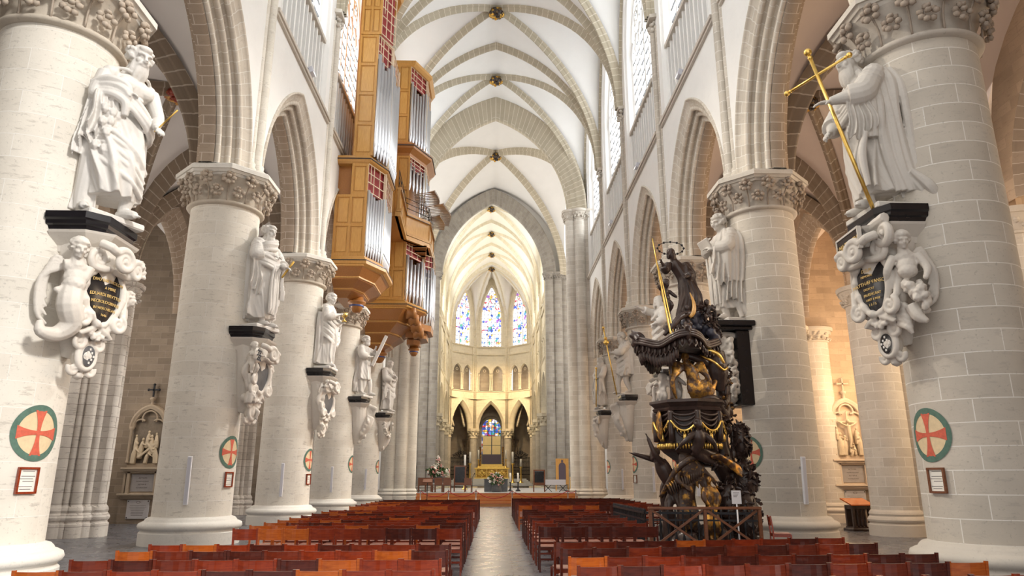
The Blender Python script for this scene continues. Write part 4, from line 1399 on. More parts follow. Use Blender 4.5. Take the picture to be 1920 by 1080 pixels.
def arm(mb, sh, el, wr, r=(.125, .10, .07), sleeve=None, hd=None, up=(0, 0, 1), curl=.5, left=False, hs=1.15):
    tube(mb, [sh, tuple((Vector(sh)+Vector(el))/2), el, tuple((Vector(el)+Vector(wr))/2), wr], [r[0], (r[0]+r[1])/2*1.02, r[1], (r[1]+r[2])/2*1.06, r[2]*.8], 14, 4)
    if sleeve:
        a, b = Vector(sh), Vector(el); c = Vector(wr); e = b.lerp(c, sleeve)
        tube(mb, [sh, tuple(a.lerp(b, .5)), el, tuple(e)], [r[0]*1.25, r[0]*1.28, r[1]*1.6, r[1]*1.55], 14, 4)
        rr = random.Random(int(abs(sh[0])*100))
        for q in range(5):
            t = .2+.16*q; p = a.lerp(b, t) if t < .7 else b.lerp(e, (t-.7)/.3)
            d = (b-a).normalized(); s1 = d.cross(Vector((.3, .5, .8))).normalized()*r[0]*1.2; s2 = d.cross(s1).normalized()*r[0]*1.2
            P = [tuple(p+s1*math.cos(x)+s2*math.sin(x)+d*.05*math.sin(2*x+q)) for x in np.linspace(0, 2*PI, 9)]
            tube(mb, P, .025, 6, 2)
    d = Vector(hd) if hd is not None else Vector(wr)-Vector(el)
    hand(mb, wr, d, up, hs, curl, left=left)

def statue(name, label, loc, rz, build, mat, vox=.022, smooth=3, group='apostle statues on the piers', tilt=0.0, scale=1.0, plinth=True):
    t = thing(name, label, 'statue', loc, rz, group)
    mb = MB()
    build(mb)
    o = obj('figure', fuse('figure', mb, vox, smooth), mat, t)
    o.scale = (scale,)*3
    if plinth:
        o.location.z = .11
        p = MB(); box(p, -.52, .52, -.30, .36, 0, .12, bev=.025)
        obj('plinth', p, mat, t)
    return t

# ---- the individual figures (height about 3 m)
SPN = [(0, 0, .02), (.8, .03, .05), (1.55, .06, .06), (2.0, .02, .02), (2.40, 0, -.02), (2.62, 0, -.04)]
RAD = [(0, .44, .36), (.5, .40, .34), (1.2, .37, .33), (1.6, .36, .31), (1.95, .33, .28), (2.25, .37, .28), (2.42, .34, .24), (2.55, .20, .17), (2.64, .12, .11)]

def fig_flayed(mb):        # half nude bearded man, skin over the arm, knife held forward
    sp = [(0, .02, .06), (.8, .06, .14), (1.45, .05, .10), (1.9, 0, .05), (2.35, -.02, .12), (2.62, -.02, .2)]
    robe(mb, sp, [(0, .36, .34), (.35, .40, .38), (.8, .43, .40), (1.25, .42, .36), (1.55, .37, .31), (1.72, .33, .27), (1.8, .30, .25)], .30, 1.78, 8, .15, 5, .9, top_amp=.4, wave=.05)
    # torso
    ell(mb, (0, .06, 1.95), (.31, .24, .34)); ell(mb, (0, .10, 2.25), (.36, .25, .27))
    for q in (-1, 1):
        ell(mb, (q*.16, .27, 2.24), (.17, .09, .13)); ell(mb, (q*.34, .07, 2.38), (.14, .14, .14))
        for k in range(3): ell(mb, (q*.08, .265-.01*k, 2.06-.11*k), (.075, .05, .05))
        tube(mb, [(q*.02, .33, 2.42), (q*.2, .24, 2.49), (q*.34, .12, 2.47)], .03, 6, 3)
    head(mb, (.02, .27, 2.83), yaw=-.15, pitch=-.30, hair='fringe', beard=.20, seed=4, neck=(0, .06, 2.45))
    # right arm bent across, holding the hanging skin; left arm low and forward with the knife
    arm(mb, (.40, .05, 2.36), (.52, .06, 1.92), (.30, .36, 1.98), (.125, .105, .075), hd=(-.6, .5, .1), up=(0, .3, 1), curl=.7)
    arm(mb, (-.40, .10, 2.36), (-.42, .32, 1.90), (-.16, .66, 1.52), (.125, .10, .07), hd=(.1, .6, -.35), up=(0, .6, .8), curl=1.1, left=True)
    # the flayed skin
    drape(mb, [(.56, -.02, 2.02), (.44, .26, 2.05), (.26, .42, 1.95), (.22, .40, 1.72)], .07, 4, .07, seed=2)
    hang(mb, .42, .22, 1.95, .95, .20, (1, -.4), 7, .055, 3, .3)
    hang(mb, .52, .02, 1.9, .75, .12, (.3, -1), 5, .055, 6, .35)
    rr = random.Random(3)
    for k in range(16):
        ell(mb, (.38+rr.uniform(-.16, .16), .28+rr.uniform(-.06, .1), 1.1+rr.uniform(-.18, .6)), (.07, .06, .10), None, 1)
    # mantle round the hips and down the back
    drape(mb, [(.30, .34, 1.98), (.16, .44, 1.86), (-.1, .46, 1.66), (-.3, .36, 1.5), (-.42, .05, 1.45)], .055, 4, .06, seed=5)
    drape(mb, [(.46, .0, 1.2), (.38, .36, 1.05), (.05, .50, .85), (-.28, .40, .62)], .045, 5, .12, seed=6)
    drape(mb, [(-.40, -.02, 2.3), (-.46, .12, 1.9), (-.40, .2, 1.5)], .06, 3, .06, seed=8, axis=(0, 1, 0))
    tube(mb, [(.30, -.05, 1.2), (.36, -.02, .7), (.38, -.06, .3), (.36, -.10, .06)], [.2, .16, .12, .10], 12, 4)
    hang(mb, .42, -.10, 1.5, .02, .24, (.35, -1), 6, .05, 9, .05)
    # legs
    tube(mb, [(-.12, .22, .95), (-.14, .30, .5), (-.12, .22, .12)], [.17, .125, .085], 12, 4)
    foot(mb, -.12, .24, 0, .1, 1.35); foot(mb, .36, -.04, 0, -.5, 1.35)

def fig_cloaked(mb, seed=1, hair='fringe', beard=.14, book=False, yaw=-.2, ext=(.05, .60, 1.72)):
    sp = SPN
    robe(mb, sp, RAD, .22, 2.62, 12, .12, seed, .35, top_amp=.15, wave=.05)
    head(mb, (0, .08, 2.84), yaw=yaw, pitch=-.16, hair=hair, beard=beard, seed=seed, neck=(0, -.02, 2.5))
    for q in (-1, 1): ell(mb, (q*.30, -.02, 2.42), (.17, .17, .15))
    # cloak over the shoulders
    drape(mb, [(-.10, -.2, 2.56), (-.28, .10, 2.52), (-.05, .30, 2.38), (.25, .26, 2.28), (.40, .0, 2.2)], .055, 4, .065, seed=seed)
    drape(mb, [(.40, -.12, 2.3), (.46, .05, 2.0), (.30, .34, 1.82), (0, .40, 1.78), (-.2, .36, 1.9)], .06, 4, .07, seed=seed+1)
    arm(mb, (.38, 0, 2.36), (.50, .10, 1.98), (.10, .42, 2.04), (.13, .11, .075), .35, hd=(-.8, .25, -.1), up=(0, .5, .8), curl=.6)
    arm(mb, (-.38, .02, 2.34), (-.46, .22, 1.92), (-.24+ext[0], ext[1], ext[2]), (.13, .11, .07), .45, hd=(.15, .8, -.15), up=(-.4, 0, .9), curl=1.0, left=True)
    hang(mb, .44, .16, 1.95, .75, .16, (1, -.7), 6, .06, seed, .3)
    hang(mb, -.44, .30, 1.9, .55, .16, (.5, 1), 6, .055, seed+2, .35)
    drape(mb, [(-.05, .42, 1.7), (.05, .46, 1.2), (.02, .45, .55), (.05, .44, .3)], .05, 4, .10, seed=seed+3, axis=(1, .2, 0))
    hang(mb, .38, -.10, 2.3, .18, .26, (.25, -1), 6, .05, seed+4, .12)
    hang(mb, 0, -.22, 2.4, .1, .34, (1, 0), 8, .05, seed, .05)
    tube(mb, [(.12, .16, .6), (.13, .22, .3), (.12, .20, .1)], [.12, .09, .075], 10, 3)
    tube(mb, [(-.16, .18, .6), (-.17, .20, .3), (-.17, .16, .1)], [.12, .09, .075], 10, 3)
    foot(mb, .13, .20, 0, -.15, 1.3); foot(mb, -.17, .18, 0, .3, 1.3)

def fig_youth(mb):         # curly young man in a sweeping toga
    sp = [(0, .05, -.04), (.6, .08, .02), (1.3, .02, .12), (1.9, -.03, .05), (2.4, 0, -.02), (2.62, .02, -.02)]
    robe(mb, sp, RAD, .10, 2.60, 9, .11, 11, .8, top_amp=.2, wave=.04)
    head(mb, (.03, .09, 2.84), yaw=-.5, pitch=-.1, hair='curly', seed=8, neck=(.01, -.02, 2.5))
    for q in (-1, 1): ell(mb, (q*.30, -.02, 2.40), (.16, .16, .15))
    for k in range(6):
        z = 2.15-.22*k
        drape(mb, [(.40, -.1, z+.3), (.36+.02*k, .22, z+.05), (.05, .40-.01*k, z-.16), (-.28, .34, z-.05), (-.40, .06, z+.22)], .035+.004*k, 2, .07, seed=k)
    arm(mb, (.38, 0, 2.34), (.48, .16, 1.98), (.16, .52, 2.12), (.12, .10, .07), .5, hd=(-.35, .6, .4), up=(.5, 0, .6), curl=.9)
    arm(mb, (-.38, .02, 2.34), (-.46, .18, 1.9), (-.16, .50, 1.86), (.12, .10, .07), .6, hd=(.5, .6, .1), up=(0, .2, 1), curl=.9, left=True)
    hang(mb, -.42, .30, 1.8, .7, .14, (.6, 1), 6, .05, 4, .3)
    hang(mb, .40, -.08, 2.2, .05, .24, (.3, -1), 6, .05, 21, .1)
    foot(mb, .22, .22, 0, -.3, 1.3); foot(mb, -.14, .10, 0, .25, 1.3)

def fig_beam(mb):          # man in a short tunic holding a slanting beam
    sp = [(0, 0, 0), (.8, .02, .04), (1.55, .05, .05), (2.0, 0, .02), (2.4, 0, -.02), (2.62, 0, -.04)]
    robe(mb, sp, [(.7, .44, .38), (1.0, .42, .36), (1.45, .36, .31), (1.68, .30, .26), (1.95, .35, .30), (2.25, .38, .29), (2.42, .34, .24), (2.55, .20, .17), (2.64, .12, .11)], .78, 2.6, 12, .12, 13, .2, wave=.06)
    head(mb, (0, .08, 2.84), yaw=-.3, pitch=.05, hair='curly', beard=.08, seed=12, neck=(0, -.02, 2.5))
    for q in (-1, 1): ell(mb, (q*.31, -.02, 2.40), (.17, .17, .16))
    drape(mb, [(.34, -.02, 1.66), (.2, .3, 1.62), (-.15, .32, 1.62), (-.35, .02, 1.66)], .045, 3, .05, seed=3)
    tube(mb, [(.14, .10, 1.0), (.16, .14, .55), (.16, .02, .12)], [.16, .13, .085], 12, 4)
    tube(mb, [(-.14, .14, 1.0), (-.15, .32, .58), (-.13, .34, .12)], [.16, .13, .085], 12, 4)
    foot(mb, .16, .05, 0, -.2, 1.35); foot(mb, -.13, .38, 0, .1, 1.35)
    arm(mb, (.40, .0, 2.36), (.52, .16, 1.98), (.18, .42, 1.92), (.14, .12, .08), .6, hd=(-.6, .5, .2), up=(0, .4, .9), curl=1.0)
    arm(mb, (-.40, .04, 2.36), (-.42, .34, 2.12), (-.16, .50, 2.34), (.13, .11, .075), .5, hd=(.2, .4, .7), up=(-.7, .1, .2), curl=1.0, left=True)
    hang(mb, .36, -.14, 2.4, .1, .24, (.3, -1), 6, .05, 31, .08)
    hang(mb, .30, -.16, 1.2, .1, .26, (1, 0), 7, .07, 2, .1)

def fig_wrapped(mb):       # elder wrapped in a heavy mantle, looking down
    sp = [(0, 0, 0), (.7, .02, .10), (1.5, 0, .06), (2.0, 0, .0), (2.4, 0, .0), (2.62, 0, .02)]
    robe(mb, sp, RAD, .12, 2.60, 11, .12, 17, .6, top_amp=.2, wave=.04)
    head(mb, (0, .14, 2.80), yaw=-.35, pitch=-.4, hair='fringe', beard=.2, seed=14, neck=(0, 0, 2.48))
    for q in (-1, 1): ell(mb, (q*.31, -.02, 2.40), (.18, .18, .16))
    for k in range(5):
        z = 2.25-.28*k
        drape(mb, [(.44, -.1, z+.2), (.36, .26, z), (.0, .42, z-.2), (-.36, .28, z-.02), (-.44, 0, z+.2)], .05, 2, .08, seed=40+k)
    arm(mb, (.40, .0, 2.34), (.54, .16, 1.86), (.22, .48, 1.78), (.13, .11, .075), .7, hd=(-.7, .5, -.1), up=(0, .4, .9), curl=.6)
    arm(mb, (-.40, .02, 2.34), (-.48, .2, 1.88), (-.12, .48, 2.0), (.13, .11, .075), .7, hd=(.7, .3, .2), up=(0, .5, .8), curl=.6, left=True)
    hang(mb, .40, .20, 1.8, .4, .2, (1, -.5), 7, .06, 5, .3)
    hang(mb, -.36, .30, 1.9, .7, .14, (.6, 1), 5, .055, 7, .3)
    foot(mb, .14, .26, 0, -.2, 1.3); foot(mb, -.16, .22, 0, .2, 1.3)

def fig_staff(mb):         # bearded elder, cloak down the back, arm held out in front of a tall cross staff
    sp = [(0, 0, .0), (.7, 0, .08), (1.5, 0, .08), (2.0, 0, .02), (2.4, 0, .02), (2.62, 0, .06)]
    robe(mb, sp, RAD, .24, 2.60, 10, .10, 23, -.3, top_amp=.15, wave=.05)
    head(mb, (-.02, .20, 2.84), yaw=.25, pitch=-.12, hair='bald', beard=.26, seed=22, neck=(0, .02, 2.5))
    for q in (-1, 1): ell(mb, (q*.32, -.02, 2.42), (.19, .19, .17))
    # left arm (near the viewer) out in front, right arm lower
    arm(mb, (-.42, .04, 2.34), (-.50, .34, 1.92), (-.30, .80, 1.86), (.15, .13, .085), .42, hd=(.1, .9, -.2), up=(-.2, .1, 1), curl=.35, left=True, hs=1.35)
    arm(mb, (.40, .04, 2.34), (.50, .30, 1.85), (.18, .56, 1.52), (.14, .12, .08), .4, hd=(-.3, .6, -.3), up=(.3, .3, .8), curl=1.0, hs=1.25)
    # heavy cloak: broad vertical planes down the side and back
    drape(mb, [(-.34, -.06, 2.48), (-.48, -.06, 2.1), (-.50, -.08, 1.5), (-.48, -.14, .8), (-.50, -.26, .18)], .085, 5, .11, seed=60, axis=(.25, 1, 0))
    drape(mb, [(-.40, .12, 2.2), (-.50, .18, 1.7), (-.46, .20, 1.15)], .07, 3, .09, seed=61, axis=(.2, 1, 0))
    hang(mb, -.46, .40, 1.85, 1.12, .20, (.35, 1), 7, .06, 8, .12)
    drape(mb, [(-.28, .34, 1.95), (.0, .42, 1.75), (.3, .36, 1.85)], .06, 4, .08, seed=62)
    drape(mb, [(-.30, .32, 1.2), (-.22, .40, .8), (-.20, .36, .28)], .06, 5, .10, seed=63, axis=(1, -.3, 0))
    hang(mb, 0, -.26, 2.2, .1, .36, (1, 0), 9, .08, 4, .05)
    drape(mb, [(-.44, -.2, .5), (-.52, -.36, .2), (-.5, -.5, .0)], .08, 4, .1, seed=64, axis=(1, .3, 0))
    tube(mb, [(-.12, .20, .7), (-.13, .26, .35), (-.13, .22, .1)], [.13, .10, .08], 10, 3)
    foot(mb, -.13, .24, 0, .2, 1.4); foot(mb, .17, .18, 0, -.2, 1.35)

def fig_reader(mb):        # curly young man holding an open tablet before his chest
    robe(mb, SPN, RAD, .30, 2.60, 11, .12, 29, -.2, top_amp=.15, wave=.06)
    head(mb, (0, .12, 2.84), yaw=.25, pitch=-.2, hair='curly', seed=26, neck=(0, -.02, 2.5))
    for q in (-1, 1): ell(mb, (q*.31, -.02, 2.42), (.18, .18, .16))
    arm(mb, (-.40, .02, 2.34), (-.50, .22, 1.95), (-.20, .48, 1.96), (.14, .12, .08), .7, hd=(.5, .6, .1), up=(-.3, .2, .9), curl=.6, left=True, hs=1.3)
    arm(mb, (.40, .02, 2.34), (.48, .26, 2.05), (.12, .46, 2.24), (.13, .11, .075), .5, hd=(-.7, .2, .1), up=(0, .6, .7), curl=.5, hs=1.25)
    obox(mb, Matrix.Translation((0, .58, 2.08)) @ Matrix.Rotation(-.5, 4, 'X'), .26, .03, .19)
    drape(mb, [(-.30, -.04, 2.52), (-.50, .0, 2.2), (-.52, .02, 1.6), (-.46, .02, 1.0)], .085, 4, .11, seed=70, axis=(.2, 1, 0))
    hang(mb, -.40, .36, 1.95, .85, .24, (.5, 1), 8, .06, 9, .3)
    hang(mb, -.46, .02, 1.9, .28, .22, (.2, 1), 7, .07, 11, .2)
    drape(mb, [(.0, .44, 1.8), (-.1, .46, 1.2), (-.05, .42, .4)], .05, 5, .10, seed=71, axis=(1, 0, 0))
    hang(mb, .0, -.24, 2.3, .05, .36, (1, 0), 9, .075, 4, .05)
    tube(mb, [(-.14, .16, .7), (-.16, .22, .36), (-.15, .16, .1)], [.15, .12, .085], 10, 3)
    foot(mb, -.15, .20, 0, .2, 1.4); foot(mb, .16, .16, 0, -.2, 1.3)
    drape(mb, [(-.42, -.16, .8), (-.44, -.22, .4), (-.5, -.3, .02)], .09, 4, .1, seed=73, axis=(.4, 1, 0))

def fig_pointing(mb):      # figure stretching one arm out sideways
    robe(mb, SPN, RAD, .15, 2.60, 10, .11, 31, .4, top_amp=.2)
    head(mb, (0, .08, 2.84), yaw=.4, pitch=0, hair='long', seed=30, neck=(0, -.02, 2.5))
    arm(mb, (.38, .06, 2.38), (.30, .48, 2.44), (.10, .86, 2.56), (.12, .10, .07), .5, hd=(-.1, .9, .2), up=(0, -.2, 1), curl=.2)
    arm(mb, (-.38, .02, 2.34), (-.5, .1, 1.92), (-.3, .4, 1.8), (.13, .11, .075), .6, hd=(.6, .5, 0), up=(0, .4, .9), left=True)
    for q in (-1, 1): ell(mb, (q*.31, -.02, 2.40), (.18, .18, .16))
    for k in range(4):
        z = 2.2-.3*k
        drape(mb, [(.42, -.1, z+.2), (.36, .26, z), (.0, .40, z-.15), (-.36, .28, z-.02), (-.44, 0, z+.2)], .045, 2, .08, seed=80+k)
    foot(mb, .14, .26, 0, -.2, 1.3); foot(mb, -.16, .22, 0, .2, 1.3)

def fig_pilgrim(mb):       # bearded man striding with bare legs, mantle over the shoulder
    sp = [(0, 0, 0), (.9, -.02, .08), (1.55, 0, .08), (2.0, 0, .04), (2.4, 0, .02), (2.62, 0, .08)]
    robe(mb, sp, [(.6, .38, .34), (1.0, .42, .36), (1.5, .38, .32), (1.95, .35, .30), (2.25, .38, .29), (2.42, .34, .24), (2.55, .20, .17), (2.64, .12, .11)], .85, 2.6, 10, .13, 37, -.6, top_amp=.3, wave=.10)
    head(mb, (-.02, .18, 2.82), yaw=.3, pitch=-.3, hair='curly', beard=.16, seed=33, neck=(0, .02, 2.5))
    for q in (-1, 1): ell(mb, (q*.32, -.02, 2.40), (.19, .19, .17))
    for k in range(5):
        z = 2.2-.26*k
        drape(mb, [(-.34, -.1, z+.42), (-.46, .12, z+.15), (-.2, .38, z-.08), (.25, .36, z-.1), (.42, .02, z)], .05, 2, .08, seed=90+k)
    arm(mb, (-.40, .04, 2.34), (-.46, .40, 1.98), (-.14, .70, 2.0), (.13, .115, .08), .6, hd=(.4, .6, .2), up=(-.4, 0, .8), curl=1.1, left=True)
    arm(mb, (.40, .02, 2.34), (.5, .2, 1.9), (.2, .45, 1.8), (.13, .11, .075), .6, hd=(-.6, .5, 0), up=(0, .4, .9), curl=.8)
    drape(mb, [(-.42, -.14, 2.3), (-.48, -.18, 1.6), (-.46, -.22, .9)], .08, 4, .11, seed=96, axis=(.2, 1, 0))
    tube(mb, [(-.14, .08, 1.05), (-.16, .06, .58), (-.18, -.12, .14)], [.17, .13, .085], 12, 4)
    tube(mb, [(.12, .18, 1.05), (.12, .36, .62), (.08, .34, .12)], [.17, .13, .085], 12, 4)
    foot(mb, -.18, -.06, 0, .5, 1.35); foot(mb, .08, .38, 0, 0, 1.35)
    hang(mb, .0, -.22, 1.5, .1, .2, (1, 0), 6, .08, 4, .1)

def fig_sword(mb):
    fig_cloaked(mb, 41, 'bald', .30, yaw=.2, ext=(.05, .45, 1.75))

HEADZ = 3.05
def at_pier(sg, i, y, z, x=0.0):
    """point in front of a pier: y outwards from its shaft, x along the figure's right hand"""
    return (sg*(8.0-.965-y), PY[i]+(x if sg > 0 else -x), z)
RZ = {-1: -PI/2, 1: PI/2}
STAT = [
 (-1, 0, fig_flayed, 'half-nude bearded marble statue holding a flayed skin and small knife, nearest left pier', .0135, 5.85, -0.45, 1.1),
 (-1, 1, lambda m: fig_cloaked(m, 3, 'fringe', .13), 'cloaked bearded marble statue with crossed arms and gilt baton, second left pier', .018, 5.70, -0.35, 1.02),
 (-1, 2, fig_youth, 'curly-haired young marble statue in a sweeping toga holding a small gilt cup, third left pier', .022, 5.80, -0.1, 1.0),
 (-1, 3, fig_beam, 'marble statue in a short tunic shouldering a slanted beam, fourth left pier', .032, 5.62, -0.3, 1.02),
 (-1, 4, fig_wrapped, 'marble statue of an elder in a heavy mantle looking down, fifth left pier', .038, 5.55, -0.3, 1.08),
 (1, 0, fig_staff, 'grey bearded statue in heavy cloak reaching out beside a tall golden cross', .0135, 6.12, .05, 1.07),
 (1, 1, fig_reader, 'curly-haired grey statue reading from a tablet before its chest, second right pier above the garland', .018, 5.95, .2, 1.08),
 (1, 2, fig_pointing, 'white statue stretching one arm towards the nave, half hidden behind the pulpit figures', .032, 5.80, .05, 1.0),
 (1, 3, fig_pilgrim, 'bearded grey statue with bare striding legs and a long golden staff, fourth right pier', .032, 5.75, .15, 1.06),
 (1, 4, fig_sword, 'bearded grey statue holding a gilt sword point down, fifth right pier', .038, 5.72, .4, 1.1),
]
STATUES = {}
for sg, i, fb, lab, vox, z, tw, ssc in STAT:
    lo = at_pier(sg, i, .30 if sg < 0 else .17, z)
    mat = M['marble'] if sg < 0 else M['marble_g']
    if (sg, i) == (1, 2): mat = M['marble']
    STATUES[(sg, i)] = statue('saint_statue', lab, lo, RZ[sg]+tw, fb, mat, vox*.9, 1, scale=ssc)
# ------------------------------------------------------------------ consoles carrying the statues
def volute(mb, c, u, v, R, turns=1.6, r=.05, start=0.0, n=22, flat=1.0, ext=None):
    """scroll: spiral of shrinking radius in the plane u, v; ext = points run before the spiral starts"""
    c, u, v = Vector(c), Vector(u).normalized(), Vector(v).normalized()
    P, rr = [], []
    if ext:
        for e in ext: P.append(tuple(e)); rr.append(r*1.05)
    for k in range(n+1):
        t = k/n; a = start+2*PI*turns*t; q = R*(1-.80*t)
        P.append(tuple(c+u*(q*math.cos(a))+v*(q*math.sin(a)))); rr.append(r*(1-.35*t))
    tube(mb, P, rr, 8, 2, flat)
    ell(mb, tuple(c), (r*.9, r*.9, r*.9), None, 1)

def putto(mb, c, yaw, s=1.0, wings=True, legs=True, seed=1, arm_to=None, arm2=None):
    R = rotz(yaw); c = Vector(c)
    def P(x, y, z): return tuple(c+R @ (Vector((x, y, z))*s))
    def T(p, r, n=8): tube(mb, [P(*q) for q in p], [k*s for k in r], n, 3)
    ell(mb, P(0, 0, 0), (.17*s, .15*s, .17*s), R, 2); ell(mb, P(0, .03, -.10), (.165*s, .16*s, .13*s), R, 2); ell(mb, P(0, -.01, .16), (.19*s, .13*s, .12*s), R, 2)
    head(mb, P(.02, .07, .50), yaw=yaw+.2, pitch=-.25, s=.78*s, hair='curly', seed=seed, neck=P(0, .0, .2))
    a1 = arm_to or P(.30, .36, .10); a2 = arm2 or P(-.34, .22, -.05)
    tube(mb, [P(.18, .0, .20), tuple((Vector(P(.28, .10, .12))+Vector(a1))/2), a1], [.075*s, .07*s, .045*s], 8, 3)
    tube(mb, [P(-.18, .0, .20), tuple((Vector(P(-.34, .02, .08))+Vector(a2))/2), a2], [.075*s, .07*s, .045*s], 8, 3)
    for a in (a1, a2): ell(mb, a, (.055*s,)*3, None, 1)
    if legs:
        T([(.09, .02, -.2), (.14, .22, -.28), (.12, .16, -.55), (.14, .24, -.6)], [.105, .10, .06, .04]); T([(-.09, .02, -.2), (-.12, .16, -.38), (-.10, .02, -.62), (-.10, .10, -.68)], [.105, .10, .06, .04])
    if wings:
        for q in ((-1, 1) if wings is True else (wings,)):
            for k in range(6):
                T([(q*.10, -.10, .2), (q*(.26+.03*k), -.18, .34-.07*k), (q*(.34+.01*k), -.20, .12-.13*k), (q*(.34-.02*k), -.2, -.06-.13*k)], [.04, .05, .045, .02], 6)

def wreath(mb, P, r, seed=0, k=12):
    """garland of leaves and fruit along a path"""
    rr = random.Random(seed); Q = catmull(np.array(P), k)
    for p in Q:
        for q in range(4):
            a = rr.uniform(0, 2*PI)
            d = Vector((math.cos(a), math.sin(a), rr.uniform(-.5, .5)))*r*.7
            s = rr.uniform(.4, .62)*r
            ell(mb, tuple(Vector(p)+d), (s*rr.uniform(.7, 1.2), s, s*rr.uniform(.7, 1.3)), Euler((rr.uniform(0, 3), rr.uniform(0, 3), 0)), 1)

def plaque_disc(c, M3, rx, rz, bulge=.04, n=36, pear=.25):
    """convex plate; its face points along the third column of M3"""
    mb = MB(); rows = []
    for t in (1.0, .8, .5, .2):
        row = []
        for k in range(n):
            a = 2*PI*k/n
            w = 1+pear*math.sin(a)
            row.append(tuple(Vector(c)+M3 @ Vector((rx*t*math.cos(a)*w, rz*t*math.sin(a), bulge*(1-t*t)))))
        rows.append(row)
    loft(mb, rows, True, False)
    mb.add([rows[-1][k] for k in range(n)], [tuple(range(n))])
    return mb

def inscription(parent, lines, c, M3, mat, off=.05, name='lettering', curve=0.0):
    mb = MB()
    for txt, x, y, sz in lines:
        t = text_mesh(txt, sz, .003)
        F = frame_mat(Vector(c)+M3 @ Vector((x, y, off)), M3.col[0], M3.col[1], M3.col[2])
        if curve:
            for i, p in enumerate(t.v):
                t.v[i] = (p[0], p[1]-curve*p[0]*p[0], p[2]-.6*p[0]*p[0]*off)
        mb.merge(t, F)
    return obj(name, mb, mat, parent)

def slab_part(t, w=.72, d=.66, mat='black'):
    mb = MB()
    def plan(k): return [(-w*k, -.25), (w*k, -.25), (w*k, .30+.1*k), (w*.62*k, d*k), (-w*.62*k, d*k), (-w*k, .30+.1*k)]
    lev = [(-.30, .84), (-.27, .86), (-.22, .88), (-.20, .93), (-.14, .95), (-.11, 1.0), (0, 1.0)]
    loft(mb, [[(x, y, z) for x, y in plan(k)] for z, k in lev], smooth=False)
    obj('slab', mb, M[mat], t)

def face_frame(cs, ang, tilt=0.0):
    """frame whose normal leans from straight out (+y) to the viewer's side by ang"""
    n = Vector((cs*math.sin(ang), math.cos(ang), tilt)).normalized()
    x = Vector((0, 0, 1)).cross(n).normalized()      # reading direction
    x = x if True else -x
    y = n.cross(x)
    return Matrix((x, y, n)).transposed()

